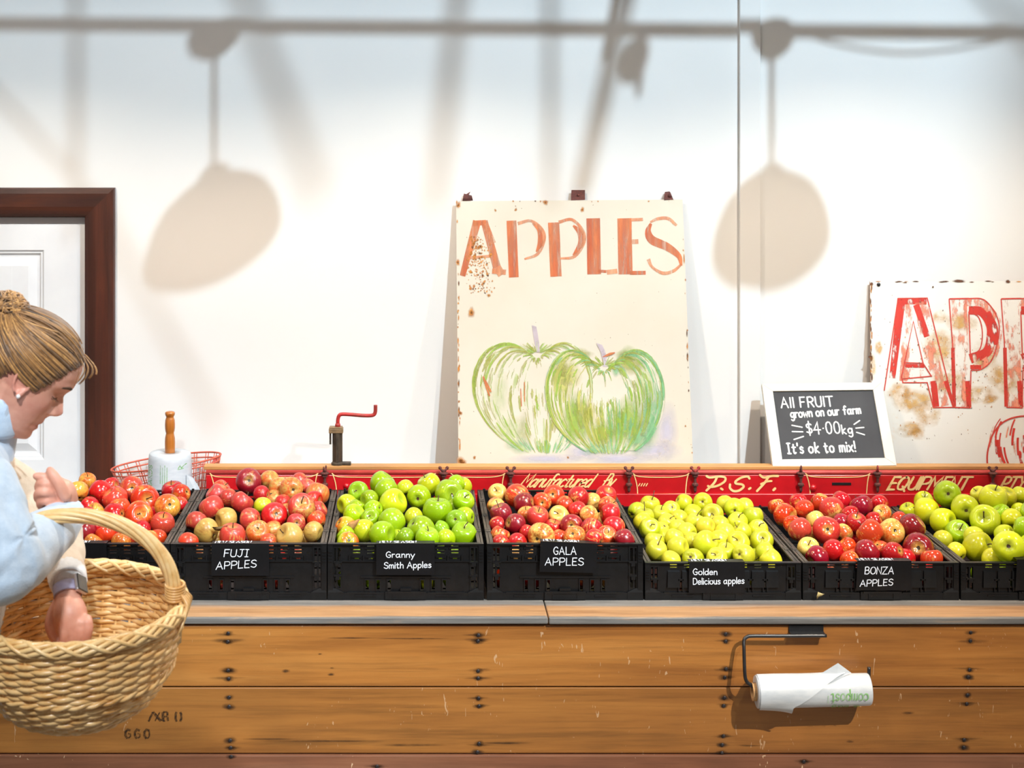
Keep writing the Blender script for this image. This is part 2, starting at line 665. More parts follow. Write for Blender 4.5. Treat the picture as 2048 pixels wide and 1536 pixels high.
M_JARRAH = wood('dark_red_brown_door_frame_wood', (34, 18, 14), (66, 32, 21), (90, 42, 24), 'z', 2.2, 0.4, coat=0.2)
M_JARRAH_H = wood('dark_brown_door_head_wood', (40, 24, 22), (60, 32, 24), (82, 40, 20), 'x', 2.0, 0.4, coat=0.2)
M_PLANK = wood('honey_brown_varnished_plank', (122, 70, 24), (170, 110, 48), (194, 134, 66), 'x', 1.0, 0.42, 0.5, 0.25)
M_PLANK2 = wood('amber_brown_varnished_plank', (112, 66, 24), (158, 102, 44), (182, 124, 58), 'x', 0.8, 0.42, 0.45, 0.25, streak=(104, 66, 26))
M_PLANK3 = wood('dull_reddish_brown_worn_plank', (98, 58, 38), (128, 80, 54), (148, 100, 72), 'x', 1.5, 0.6, 0.8)


def top_board_material():
    """grey weathered timber worn to bare pale wood along its middle"""
    m, t, b = new_mat('worn_bench_edge_timber')
    tc = t.add('ShaderNodeTexCoord')
    sx = t.add('ShaderNodeSeparateXYZ')
    t.link(tc.outputs['Object'], sx.inputs[0])
    n = t.noise(t.coords((1.2, 14, 14)), 2.2, 6, 0.65, 0.4)
    grey = t.ramp(n, [(0.3, lin((84, 84, 84))), (0.7, lin((128, 126, 122)))])
    bare = t.ramp(n, [(0.25, lin((124, 84, 50))), (0.5, lin((166, 126, 86))), (0.75, lin((184, 148, 112)))])
    # bare band between local y 0.012 and 0.10 on the top face
    edge = t.math('MULTIPLY', t.math('SUBTRACT', n, 0.5), 0.05)
    y = t.math('ADD', sx.outputs['Y'], edge)
    mr = t.add('ShaderNodeMapRange')
    mr.inputs['From Min'].default_value = 0.004
    mr.inputs['From Max'].default_value = 0.014
    t.link(y, mr.inputs['Value'])
    mr2 = t.add('ShaderNodeMapRange')
    mr2.inputs['From Min'].default_value = 0.108
    mr2.inputs['From Max'].default_value = 0.085
    t.link(y, mr2.inputs['Value'])
    k = t.math('MULTIPLY', mr.outputs['Result'], mr2.outputs['Result'])
    col = t.mix(k, grey, bare)
    f = t.noise(t.coords((4, 150, 150)), 1.0, 4, 0.7)
    col = t.mix(t.math('MULTIPLY', t.math('SUBTRACT', f, 0.45, True), 1.5, True), col, lin((80, 68, 58)))
    t.link(col, b.inputs['Base Color'])
    b.inputs['Roughness'].default_value = 0.65
    t.link(t.bump(f, 0.25, 0.001), b.inputs['Normal'])
    return m


M_TOPB = top_board_material()
M_DECK = wood('grey_brown_deck_boards', (92, 78, 66), (120, 104, 90), (140, 122, 104), 'x', 1.2, 0.7)
M_LEDGE = wood('tan_timber_ledge', (176, 122, 66), (202, 146, 84), (214, 162, 100), 'x', 1.2, 0.5)
M_BLACKM = pmat('black_powder_coated_metal', (20, 21, 24), (28, 29, 32), 60, rough=0.35, spec=0.6)
M_NAIL = pmat('dark_nail_head', (70, 66, 68), (44, 38, 38), 300, rough=0.45, metal=0.6)
M_STAIN = paint('paint_black_iron_stain', (30, 18, 12), scale=90, stretch=(0.3, 1, 1), cover=0.75, soft=0.5, strength=0.9)

# ------------------------------------------------------------------ floor, wall, door, batten
DX0, DX1 = -1.92, P(172, 433, WALL_Y).x       # door opening
DTOP = P(172, 433, WALL_Y).z
w = MB()
w.box(DX1, WALL_Y, 0, 5.0, WALL_Y + 0.12, 5.4)
w.box(-4.5, WALL_Y, 0, DX0, WALL_Y + 0.12, 5.4)
w.box(DX0, WALL_Y, DTOP, DX1, WALL_Y + 0.12, 5.4)
tag(w.build('wall_back', M_WALL), 'white painted back wall behind the fruit display', 'wall', kind='structure')
fl = MB()
fl.box(-4.5, -1.5, -0.06, 5.0, WALL_Y + 0.12, 0)
M_FLOOR = pmat('grey_concrete_floor', (150, 146, 140), (128, 124, 118), 3, rough=0.6)
tag(fl.build('floor', M_FLOOR), 'grey concrete floor of the shop', 'floor', kind='structure')

door = thing('door_1', 'white panelled door in a dark brown timber frame', 'door', ((DX0 + DX1) / 2, WALL_Y, 0))
tag(door, kind='structure')
d = MB()
yl = WALL_Y + 0.02
xm = (DX0 + DX1) / 2
px0 = P(88, 500, WALL_Y + 0.02)
ptop = px0.z
pan_r = (xm + 0.045, px0.x)
pan_l = (DX0 + (DX1 - px0.x), xm - 0.045)
zs = [(0.25, 0.72), (0.86, ptop)]
d.box(DX0 + 0.003, yl, 0.01, DX0 + (DX1 - px0.x), yl + 0.035, DTOP - 0.004)
d.box(px0.x, yl, 0.01, DX1 - 0.003, yl + 0.035, DTOP - 0.004)
d.box(xm - 0.045, yl, 0.01, xm + 0.045, yl + 0.035, DTOP - 0.004)
for (a, b_) in (pan_l, pan_r):
    for z0, z1 in ((0.01, zs[0][0]), (zs[0][1], zs[1][0]), (zs[1][1], DTOP - 0.004)):
        d.box(a, yl, z0, b_, yl + 0.035, z1)
d.build('door_leaf', M_DOORW, door)
for (a, b_) in (pan_l, pan_r):
    for z0, z1 in zs:
        p = MB()
        # moulded recess: slope in, flat, raised field
        def ring(i, y):
            return [Vector((a + i, y, z0 + i)), Vector((b_ - i, y, z0 + i)), Vector((b_ - i, y, z1 - i)), Vector((a + i, y, z1 - i))]
        lv = [ring(0, yl), ring(0.006, yl + 0.006), ring(0.010, yl + 0.006), ring(0.016, yl + 0.014), ring(0.024, yl + 0.014), ring(0.050, yl + 0.004)]
        for r0, r1 in zip(lv, lv[1:]):
            for k in range(4):
                k2 = (k + 1) % 4
                p.poly([r0[k], r0[k2], r1[k2], r1[k]])
        p.poly(lv[-1])
        for gx in (0.37, 0.63):
            gxx = a + (b_ - a) * gx
            p.box(gxx - 0.0015, yl + 0.0035, z0 + 0.05, gxx + 0.0015, yl + 0.005, z1 - 0.05)
        p.build('door_panel', M_DOORW, door)
AO = P(231, 375, WALL_Y)
aw, ah = AO.x - DX1, AO.z - DTOP
prof = [(0.0, 0.0), (0.0, 0.010), (0.10, 0.016), (0.35, 0.021), (0.80, 0.023), (0.96, 0.021), (1.0, 0.015), (1.0, 0.0)]


def architrave(side):
    m = MB()
    for (s0, y0), (s1, y1) in zip(prof, prof[1:]):
        if side == 'r':
            q = [(DX1 + aw * s0, WALL_Y - y0, 0), (DX1 + aw * s1, WALL_Y - y1, 0), (DX1 + aw * s1, WALL_Y - y1, DTOP + ah * s1), (DX1 + aw * s0, WALL_Y - y0, DTOP + ah * s0)]
        elif side == 'l':
            q = [(DX0 - aw * s0, WALL_Y - y0, 0), (DX0 - aw * s0, WALL_Y - y0, DTOP + ah * s0), (DX0 - aw * s1, WALL_Y - y1, DTOP + ah * s1), (DX0 - aw * s1, WALL_Y - y1, 0)]
        else:
            q = [(DX0 - aw * s0, WALL_Y - y0, DTOP + ah * s0), (DX1 + aw * s0, WALL_Y - y0, DTOP + ah * s0), (DX1 + aw * s1, WALL_Y - y1, DTOP + ah * s1), (DX0 - aw * s1, WALL_Y - y1, DTOP + ah * s1)]
        m.poly([Vector(p) for p in q])
    return m


for sd in 'rlt':
    architrave(sd).build('architrave', M_JARRAH_H if sd == 't' else M_JARRAH, door)
jm = MB()
jm.box(DX1 - 0.003, WALL_Y - 0.004, 0, DX1 + 0.006, WALL_Y + 0.05, DTOP + 0.003)
jm.box(DX0 - 0.006, WALL_Y - 0.004, 0, DX0 + 0.003, WALL_Y + 0.05, DTOP + 0.003)
jm.box(DX0, WALL_Y - 0.004, DTOP - 0.002, DX1, WALL_Y + 0.05, DTOP + 0.006)
jm.build('door_jamb', M_JARRAH, door)

t1 = MB()
b0, b1 = P(1480, 500, WALL_Y - 0.018).x, P(1521, 500, WALL_Y - 0.018).x
t1.box(b0, WALL_Y - 0.018, 0, b1, WALL_Y, 5.4)
tag(t1.build('trim_1', M_WALL, bevel=0.002), 'white vertical batten covering the wall joint', 'batten', kind='structure')
# ------------------------------------------------------------------ counter
TZ = 0.70
YE = 3.975
ctr = thing('display_counter', 'long timber fruit counter with plank front and worn bench edge', 'counter', (0.4, 4.3, 0))
XL, XR = -1.75, 2.75
XS = P(1097, 1240, YE).x
for (xa, xb, zoff, nm) in ((XL, XS - 0.0012, 0.0, 1), (XS + 0.0012, XR, 0.0, 2)):
    m = MB()
    ye = YE - (0.002 if nm == 2 else 0)
    m.box(xa, 0, -0.0165, xb, 0.16, 0)
    ob = m.build('bench_edge_board', M_TOPB, None, bevel=0.003)
    ob.parent = ctr
    ob.location = Vector((0, ye, TZ)) - ctr.location
dk = MB()
dk.box(XL, YE + 0.162, TZ - 0.03, XR, WALL_Y - 0.005, TZ - 0.001)
dk.build('deck', M_DECK, ctr)
FB = [(1250.5, 1373, M_PLANK), (1375.5, 1507, M_PLANK2), (1509, 1640, M_PLANK3)]
YF = YE + 0.012
for ya, yb, mt in FB:
    m = MB()
    m.box(XL, YF + (0.001 if mt is M_PLANK2 else 0.0) - (0.006 if mt is M_PLANK3 else 0), P(0, yb, YF).z, XR, YF + 0.03, P(0, ya, YF).z)
    m.build('front_board', mt, ctr, bevel=0.0025)
m = MB()
for x in (XL + 0.06, -0.6, 0.5, 1.6, XR - 0.12):
    m.box(x, YF + 0.035, 0.0, x + 0.09, YF + 0.12, TZ - 0.035)
    m.box(x, WALL_Y - 0.14, 0.0, x + 0.09, WALL_Y - 0.05, TZ - 0.035)
m.build('frame_posts', M_DECK, ctr)
NAILS = [(300 + a / 2.56, 1180 + b / 2.56) for a, b in ((400, 222), (398, 265), (400, 412), (403, 455), (405, 550), (405, 597), (410, 770), (413, 808), (415, 853),
         (1682, 232), (1680, 262), (1680, 415), (1680, 452), (1683, 555), (1685, 595), (1685, 787), (1677, 830), (1163, 903))]
NAILS += [(1420 + a / 3.26, 1200 + b / 3.26) for a, b in ((103, 222), (103, 270), (105, 450), (97, 505), (95, 638), (90, 690), (88, 887), (80, 945), (78, 998),
          (1700, 212), (1698, 267), (1693, 455), (1685, 503), (1680, 620), (1675, 677), (1658, 912), (1655, 962), (612, 1055))]
pr = vplane(YF, 0.0006)
prs = vplane(YF, 0.0004)
pr3 = vplane(YF - 0.006, 0.0006)
nr = random.Random(3)
for k, (x, y) in enumerate(NAILS):
    pj = pr3 if y > 1509 else pr
    m = MB()
    c = pj(x, y)
    Mx = Matrix.Translation(c) @ Matrix.Rotation(math.radians(90), 4, 'X')
    m.lathe([(0.0043, -0.001), (0.0043, 0.0008), (0.003, 0.0018), (0.0, 0.002)], 12, Mx)
    m.build('nail', M_NAIL, ctr, smooth=False, recalc=True)
st = MB()
for k, (x, y) in enumerate(NAILS):
    pj = vplane(YF - 0.006, 0.0004) if y > 1509 else prs
    st.blot(x, y, nr.uniform(9, 16), nr.uniform(5, 8), pj, 0.35, rnd=nr, peak=0.95)
    if nr.random() < 0.6:
        st.blot(x + nr.uniform(-6, 6), y + nr.uniform(-3, 3), nr.uniform(18, 44), nr.uniform(2.5, 4.5), pj, 0.2, rnd=nr, peak=0.6)
for x, y, rx, ry in ((662, 1349, 8, 3.5), (664, 1336, 5, 2), (640, 1308, 5, 2), (572, 1342, 9, 5), (457, 1341, 20, 9), (455, 1281, 40, 5), (955, 1280, 30, 5), (700, 1276, 60, 1.6),
                     (830, 1277, 90, 1.4), (640, 1482, 130, 3), (820, 1490, 90, 3), (540, 1478, 60, 2.4), (1010, 1486, 60, 3), (1500, 1491, 30, 2), (1816, 1426, 14, 4), (1700, 1483, 9, 3)):
    st.blot(x, y, rx, ry, prs, 0.3, rnd=nr, peak=0.7)
tag(st.build('stain', M_STAIN, ctr), kind='stuff')
# stencilled marks, half worn away and upside down
M_INK = paint('paint_black_stencil_ink', (34, 22, 12), scale=160, cover=0.62, soft=0.5, strength=0.9)
ik = MB()
pi_ = vplane(YF + 0.001, 0.0008)
for (x0, y0, x1, y1, wd) in ((297, 1443, 306, 1424, 3), (306, 1424, 322, 1442, 4), (310, 1442, 320, 1424, 2), (326, 1424, 326, 1442, 4), (326, 1424, 335, 1424, 2.5), (335, 1424, 335, 1431, 3), (328, 1433, 335, 1433, 2.5), (335, 1433, 336, 1442, 3), (326, 1442, 331, 1442, 2)):
    ik.ribbon([(x0, y0), (x1, y1)], wd * 1.35, pi_, caps=0)
for x in (352, 362):
    s = 1 if x == 352 else -1
    ik.ribbon([(x + s * 1.5, 1424), (x - s * 0.5, 1428), (x - s * 0.5, 1438), (x + s * 1.5, 1443)], 4.4, pi_, caps=0)
for x in (252, 271, 290):
    ik.ribbon([(x + 9, 1461), (x + 3, 1459), (x - 1, 1464), (x - 1, 1471), (x + 3, 1477)], 4.4, pi_, caps=0)
    ik.ribbon([(x + 5, 1476), (x + 9, 1473), (x + 9, 1468), (x + 4, 1467)] if x < 290 else [(x + 5, 1477), (x + 9, 1472), (x + 9, 1462)], 2.8, pi_, caps=0)
ik.build('stencil_marks', M_INK, ctr)
# ------------------------------------------------------------------ red seed box along the back
M_RED = pmat('glossy_red_enamel', (196, 22, 30), (176, 18, 26), 8, rough=0.32, coat=0.3)
M_REDL = pmat('worn_red_enamel_lip', (196, 70, 62), (170, 48, 46), 30, stretch=(0.4, 1, 1), rough=0.5)
M_RUST = pmat('rusty_brown_iron', (104, 48, 40), (70, 36, 34), 220, rough=0.7, bump=0.4)
M_RUSTR = pmat('rusty_iron_with_red_paint', (170, 40, 40), (92, 44, 38), 90, rough=0.6, bump=0.3)
M_CREAM = paint('paint_cream_sign_lettering', (250, 214, 150), (240, 196, 128), 60, cover=0.97, rough=0.5)
YP = 4.78
SXL = P(412, 960, YP).x
SXR = 2.78
ztop = P(0, 950, YP).z
sb = thing('seed_box', 'long red enamelled seed box lettered in cream, behind the crates', 'seed box', (1.0, 4.85, TZ))
m = MB()
m.box(SXL, YP, TZ, SXR, YP + 0.02, ztop)
m.box(SXL, YP - 0.006, TZ + 0.05, SXR, YP, P(0, 987, YP).z)
m.build('front_panel', M_RED, sb, bevel=0.002)
m = MB()
zl0, zl1 = ztop, P(0, 941.5, YP).z
# rolled lip along the top of the front panel
m.tube([(SXL, YP + 0.006, (zl0 + zl1) / 2), (SXR, YP + 0.006, (zl0 + zl1) / 2)], (zl1 - zl0) / 2 + 0.001, 10)
m.build('lip', M_REDL, sb, smooth=True)
for xa_ in (SXL, SXR - 0.012):
    m = MB()
    m.box(xa_, YP + 0.021, TZ, xa_ + 0.012, WALL_Y - 0.02, zl1 - 0.004)
    m.build('end_panel', M_RED, sb)
m = MB()
DECKZ = zl1 - 0.035
m.box(SXL + 0.013, YP + 0.066, DECKZ - 0.012, SXR - 0.013, WALL_Y - 0.002, DECKZ)
m.build('deck', M_DECK, sb)
m = MB()
YL = YP + 0.022
LZ0, LZ1 = P(0, 940, YL).z, P(0, 932.5, YL).z
m.box(SXL - 0.01, YL, LZ0, SXR, YL + 0.042, LZ1)
lg = m.build('timber_ledge', M_LEDGE, sb, bevel=0.002)
# wing-nut clamps
for cx, wing, red in ((650, 0, 0), (887, 1, 0), (1021, 1, 0), (1257, 1, 1), (1389, 1, 2), (1600, 0, 1), (1753, 0, 2), (1983, 1, 0)):
    c = P(cx, 955, YP)
    m = MB()
    mt = M_RUSTR if red == 2 else M_RUST
    zA, zB, zC = P(0, 944, YP).z, P(0, 966, YP).z, P(0, 984, YP).z
    yc = YP - 0.011
    m.lathe([(0.0125, zA - 0.003), (0.0125, zA), (0.009, zA + 0.0025), (0.0, zA + 0.003)], 14, Matrix.Translation((c.x, yc, 0)))
    m.lathe([(0.0085, zA - 0.012), (0.0085, zA - 0.003)], 6, Matrix.Translation((c.x, yc, 0)))
    m.lathe([(0.0042, zB), (0.0042, zA - 0.011)], 10, Matrix.Translation((c.x, yc, 0)))
    m.lathe([(0.009, zB - 0.006), (0.0095, zB - 0.003), (0.0095, zB), (0.006, zB + 0.003)], 12, Matrix.Translation((c.x, yc, 0)))
    m.lathe([(0.001, zC), (0.0045, zC + 0.006), (0.0055, zB - 0.005)], 10, Matrix.Translation((c.x, yc, 0)))
    m.box(c.x - 0.006, YP - 0.011, zB - 0.004, c.x + 0.006, YP + 0.001, zB - 0.001)
    cl = m.build('clamp', M_RUST, sb, smooth=False, recalc=True)
    m = MB()
    zw = zA + 0.004
    if wing:
        for s in (-1, 1):
            m.tube([(c.x, yc, zw), (c.x + s * 0.006, yc, zw + 0.004), (c.x + s * 0.0095, yc, zw + 0.009)], [0.004, 0.0035, 0.003], 8)
            m.ellipsoid((c.x + s * 0.0105, yc, zw + 0.0105), (0.0052, 0.0022, 0.0052), None, 10, 8)
    else:
        for s in (-1, 1):
            m.tube([(c.x, yc, zw), (c.x + s * 0.002, yc + s * 0.006, zw + 0.004), (c.x + s * 0.003, yc + s * 0.009, zw + 0.009)], [0.0042, 0.0038, 0.003], 8)
            m.ellipsoid((c.x + s * 0.003, yc + s * 0.009, zw + 0.011), (0.0026, 0.005, 0.0055), None, 10, 8)
    m.lathe([(0.0055, zA + 0.001), (0.0045, zA + 0.008), (0.002, zA + 0.010)], 10, Matrix.Translation((c.x, yc, 0)))
    wn = m.build('wing_nut', mt if red else M_RUST, None, smooth=True, recalc=True)
    wn.parent = cl
    wn.matrix_parent_inverse = Matrix.Translation(-world_loc(sb))
pj = vplane(YP, 0.0012)
lt = MB()
lrnd = random.Random(4)
write(lt, "Manufactured", 1038, 1196, 974, 26, pj, 3.0, slant=0.75, gap=0.7, vwob=0.25, rnd=lrnd)
write(lt, "~By", 1200, 1240, 974, 26, pj, 3.0, slant=0.7, gap=0.8, vwob=0.2, rnd=lrnd)
for k in range(4):
    lt.ribbon([(1277 + k * 5, 972), (1280 + k * 5, 967)], 1.8, pj)
# P. S. F. in script capitals
for pts, wd in (([(1413, 952), (1420, 955), (1438, 953), (1450, 955), (1449, 963), (1436, 971), (1422, 974), (1416, 972)], 4.4), ([(1434, 954), (1428, 966), (1413, 981)], 4.6), ([(1442, 977), (1445, 979)], 4.4),
                ([(1499, 957), (1495, 953), (1483, 955), (1472, 962), (1472, 967), (1484, 969), (1487, 974), (1478, 981), (1467, 982), (1460, 976), (1460, 969)], 4.6), ([(1498, 978), (1501, 976)], 4.4),
                ([(1520, 950), (1528, 955), (1544, 952), (1556, 952)], 4.6), ([(1537, 954), (1528, 967), (1514, 982)], 4.6), ([(1522, 968), (1534, 963), (1543, 962)], 4.0), ([(1547, 980), (1550, 977)], 5)):
    lt.ribbon([(p.x, p.y) for p in spline([(a, b, 0) for a, b in pts], 5)] if len(pts) > 2 else pts, wd, pj)
write(lt, "EQU|PMENT", 1774, 1946, 979, 25, pj, 4.2, slant=0.55, gap=1.2, vwob=0.25, rnd=lrnd)
write(lt, "PTY", 1998, 2058, 979, 25, pj, 4.2, slant=0.55, gap=1.0, vwob=0.25, rnd=lrnd)
lt.build('lettering', M_CREAM, sb)
ps = MB()


def bracket(x0, x1, left=True, right=True):
    top = [(x0, 947), (x0 + 8, 952), (x0 + 26, 954), ((x0 + x1) / 2, 954.5), (x1 - 26, 954), (x1 - 8, 951), (x1, 947)]
    ps.ribbon([(p.x, p.y) for p in spline([(a, b, 0) for a, b in top], 4)], 1.7, pj)
    if left:
        ps.ribbon([(p.x, p.y) for p in spline([(x0 + 1, 947, 0), (x0 + 6, 962, 0), (x0 + 9, 980, 0), (x0 + 9, 1004, 0)], 4)], 1.9, pj)
    if right:
        ps.ribbon([(p.x, p.y) for p in spline([(x1 - 1, 947, 0), (x1 - 4, 958, 0), (x1 - 6, 975, 0), (x1 - 7, 990, 0)], 4)], 1.9, pj)


bracket(420, 636)
bracket(664, 871)
bracket(902, 1010, False)
bracket(1266, 1378)
bracket(1611, 1740)
ps.ribbon([(1268, 988), (1380, 987)], 0.9, pj)
ps.build('pinstripe', M_CREAM, sb)
m = MB()
for x, y, r in ((693, 972, 6), (1626, 976, 7.5)):
    c = P(x, y, YP)
    m.lathe([(r / 680, -0.001), (r / 680 * 0.9, 0.004), (r / 680 * 0.5, 0.007), (0, 0.0078)], 14, Matrix.Translation(c) @ Matrix.Rotation(math.radians(90), 4, 'X'))
m.build('rivet', M_RED, sb, smooth=True, recalc=True)
m = MB()
a, b_ = P(1664, 965, YP), P(1702, 970, YP)
m.box(a.x, YP - 0.0015, b_.z, b_.x, YP, a.z)
np_ = m.build('nameplate', M_BLACKM, sb)
# ------------------------------------------------------------------ big painted signs leaning on the wall
def sign_material(name, base, base2, rust_amt, rust_zone=None):
    """old enamelled sheet: cream paint, fine dark specks, soft tan mottling and rust freckles"""
    m, t, b = new_mat(name)
    v = t.coords()
    n = t.noise(v, 3.0, 4)
    col = t.ramp(n, [(0.3, lin(base)), (0.7, lin(base2))])
    sp = t.noise(v, 120, 2, 0.5)
    sp2 = t.noise(v, 14, 3)
    k = t.math('MULTIPLY', t.math('GREATER_THAN', sp, 0.745), t.math('GREATER_THAN', sp2, 0.5))
    col = t.mix(t.math('MULTIPLY', k, 0.8), col, lin((120, 92, 58)))
    r1 = t.noise(v, 5.5, 6, 0.7)
    mr = t.add('ShaderNodeMapRange')
    mr.inputs['From Min'].default_value = 0.72 - rust_amt
    mr.inputs['From Max'].default_value = 0.86 - rust_amt
    t.link(r1, mr.inputs['Value'])
    col = t.mix(t.math('MULTIPLY', mr.outputs['Result'], 0.65), col, lin((222, 170, 96)))
    t.link(col, b.inputs['Base Color'])
    b.inputs['Roughness'].default_value = 0.45
    return m


M_SIGN = sign_material('cream_enamel_sign_sheet', (213, 206, 192), (207, 198, 180), 0.03)
M_SIGN2 = sign_material('white_enamel_sign_sheet', (240, 238, 232), (236, 232, 222), 0.075)
M_EDGE = pmat('rust_stained_sheet_edge', (196, 150, 96), (120, 74, 44), 60, rough=0.7)
M_OR1 = paint('paint_faded_orange_lettering', (184, 82, 38), (204, 118, 68), 14, stretch=(6, 1, 0.5), cover=0.74, soft=0.5)
M_OR2 = paint('paint_thin_orange_lettering', (204, 116, 70), (222, 162, 122), 22, stretch=(3, 1, 1), cover=0.72, soft=0.4, strength=0.85)
M_RUSTP = paint('paint_rust_bloom', (210, 140, 44), (182, 108, 34), 90, cover=0.95, soft=0.5, strength=0.9)
M_RUSTD = paint('paint_dark_rust_pit', (110, 62, 30), (80, 48, 26), 120)


def sheet(name, parent, c4, thick, mat):
    """c4: front corners BL, BR, TR, TL (world); the sheet has its thickness behind them"""
    n = (c4[1] - c4[0]).cross(c4[3] - c4[0]).normalized()
    if n.y < 0:
        n = -n
    bk = [p + n * thick for p in c4]
    m = MB()
    i = [m.vert(p) for p in c4 + bk]
    m.cur = 0
    m.face((i[0], i[1], i[2], i[3]))
    m.cur = 1
    m.face((i[7], i[6], i[5], i[4]))
    for k in range(4):
        k2 = (k + 1) % 4
        m.face((i[k], i[k + 4], i[k2 + 4], i[k2]))
    return m.build(name, [mat, M_EDGE], parent)


# sign one: tall, two green apples
SB = P(0, 928, 4.885)
ST = P(0, 400, 5.018)
n1 = Vector((0, -(ST.z - SB.z), ST.y - SB.y))
pp = lambda off=0.0: plane_proj(SB, n1, off)
f0 = pp()
s1 = thing('painted_sign', 'tall cream sign with orange lettering and two painted green apples', 'sign', tuple(f0(1150, 932)))
sheet('panel', s1, [f0(917, 946), f0(1387, 946), f0(1365, 399), f0(912, 402.5)], 0.006, M_SIGN)
for x, kind in ((936, 'torn'), (1156, 'plate'), (1337, 'bent')):
    m = MB()
    a = f0(x, 402)
    if kind == 'plate':
        q = [f0(x - 14, 401), f0(x + 14, 400), f0(x + 14, 380), f0(x - 13, 380)]
        m.hexa([q[0], q[1], q[1] + Vector((0, 0.003, 0)), q[0] + Vector((0, 0.003, 0)), q[3], q[2], q[2] + Vector((0, 0.003, 0)), q[3] + Vector((0, 0.003, 0))])
        m.ellipsoid(f0(x, 390) + Vector((0, -0.002, 0)), (0.004, 0.003, 0.004), None, 8, 6)
    elif kind == 'torn':
        m.poly([f0(x - 11, 402), f0(x + 10, 401), f0(x + 8, 393), f0(x - 2, 397), f0(x + 5, 383), f0(x - 3, 388), f0(x - 10, 396)])
        m.hexa([f0(x - 11, 402), f0(x + 9, 401), f0(x + 9, 401) + Vector((0, 0.01, 0)), f0(x - 11, 402) + Vector((0, 0.01, 0)), f0(x - 10, 396), f0(x + 8, 394), f0(x + 8, 394) + Vector((0, 0.012, 0.004)), f0(x - 8, 390) + Vector((0, 0.012, 0.004))])
    else:
        m.hexa([f0(x - 9, 401), f0(x + 10, 400), f0(x + 10, 400) + Vector((0, 0.01, 0)), f0(x - 9, 401) + Vector((0, 0.01, 0)), f0(x - 8, 387), f0(x + 4, 385), f0(x + 3, 383) + Vector((0, 0.01, 0)), f0(x - 6, 384) + Vector((0, 0.01, 0))])
        m.ellipsoid(f0(x + 2, 391) + Vector((0, -0.002, 0)), (0.006, 0.005, 0.006), None, 8, 6)
    m.build('mounting_tab', M_RUST, s1, recalc=True)
pj = pp(0.0008)
pj2 = pp(0.0014)


def z1(x, y):
    return (880 + x / 3.7926, 360 + y / 3.7926)


def st(mb, pts, wd, proj, sub=5, taper=0, fades=None):
    q = [z1(*p) for p in pts]
    if len(q) > 2:
        q = [(p.x, p.y) for p in spline([(a, b, 0) for a, b in q], sub)]
    else:
        q = [(q[0][0] + (q[1][0] - q[0][0]) * k / 6, q[0][1] + (q[1][1] - q[0][1]) * k / 6) for k in range(7)]
    n = len(q)
    if hasattr(wd, '__len__'):
        ws = spline1(wd, sub) if len(wd) == len(pts) and len(pts) > 2 else [wd[0] + (wd[1] - wd[0]) * k / (n - 1) for k in range(n)]
        ws = [max(w_, 0.3) / 3.7926 for w_ in ws]
    else:
        ws = [wd / 3.7926] * n
    mb.ribbon(q, ws, proj, fades, caps=0)


L1 = MB()
L1.cur = 0
# solid strokes
st(L1, [(282, 310), (170, 728)], (62, 44), pj)
st(L1, [(335, 310), (432, 665)], (52, 62), pj)
st(L1, [(250, 328), (350, 322)], 40, pj)
for x, wd, y0, y1 in ((548, 74, 308, 738), (868, 86, 322, 732), (1168, 104, 290, 715), (1405, 108, 290, 715)):
    st(L1, [(x - 6, y0), (x + (12 if x < 1000 else 2), y1)], wd, pj)
st(L1, [(705, 325), (760, 380), (765, 470), (730, 545)], (20, 46, 48, 10), pj)
st(L1, [(1010, 345), (1066, 400), (1070, 480), (1010, 570)], (14, 50, 48, 12), pj)
st(L1, [(1440, 705), (1560, 703)], 30, pj)
st(L1, [(1195, 690), (1262, 694)], 22, pj)
st(L1, [(1600, 330), (1578, 390), (1610, 455), (1720, 505), (1810, 575), (1830, 650)], (20, 44, 64, 60, 40, 18), pj)
L1.cur = 1
st(L1, [(230, 590), (395, 575)], 22, pj)
st(L1, [(432, 660), (470, 720)], 60, pj)
st(L1, [(395, 690), (500, 700)], 40, pj)
st(L1, [(590, 330), (690, 310), (770, 370), (790, 450), (740, 560), (640, 600)], (26, 22, 24, 26, 24, 14), pj)
st(L1, [(900, 320), (1000, 300), (1080, 380), (1092, 470), (1020, 580), (910, 595)], (26, 22, 24, 26, 24, 14), pj)
st(L1, [(1265, 700), (1345, 690)], 36, pj)
st(L1, [(1450, 302), (1540, 298)], 24, pj)
st(L1, [(1450, 468), (1505, 466)], 36, pj)
st(L1, [(1595, 320), (1650, 295), (1730, 292), (1795, 345)], (16, 24, 26, 20), pj)
st(L1, [(1580, 600), (1610, 660), (1690, 706), (1770, 690), (1830, 640)], (30, 20, 26, 24, 18), pj)
st(L1, [(345, 330), (405, 480)], 40, pj)
L1.build('lettering', [M_OR1, M_OR2], s1)
# rust freckles
rr = random.Random(11)
RS = MB()
RS.cur = 0
for k in range(260):
    t = rr.random()
    x = 295 + rr.gauss(0, 38) + (t - 0.5) * 60 + (-60 if rr.random() < 0.4 else 20) * t
    y = 420 + t * 440
    if 170 < x < 420:
        a = z1(x, y)
        RS.cur = 0 if rr.random() < 0.9 else 1
        r = rr.uniform(0.8, 2.2) if rr.random() < 0.85 else rr.uniform(2, 4.5)
        RS.blot(a[0], a[1], r, r * rr.uniform(0.8, 1.4), pj2, 0.4, 8, 0.2, rr)
for (x, y, r) in ((238, 1005, 9), (370, 875, 4), (140, 190, 6), (135, 625, 6), (575, 225, 3.5), (420, 230, 3), (1080, 225, 5), (800, 170, 6)):
    a = z1(x, y)
    RS.cur = 0
    RS.blot(a[0], a[1], r, r * 1.2, pj2, 0.3, 14, 0.3, rr)
    RS.cur = 1
    RS.blot(a[0], a[1], r * 0.35, r * 0.35, pj2, 0.5, 10, 0.2, rr)
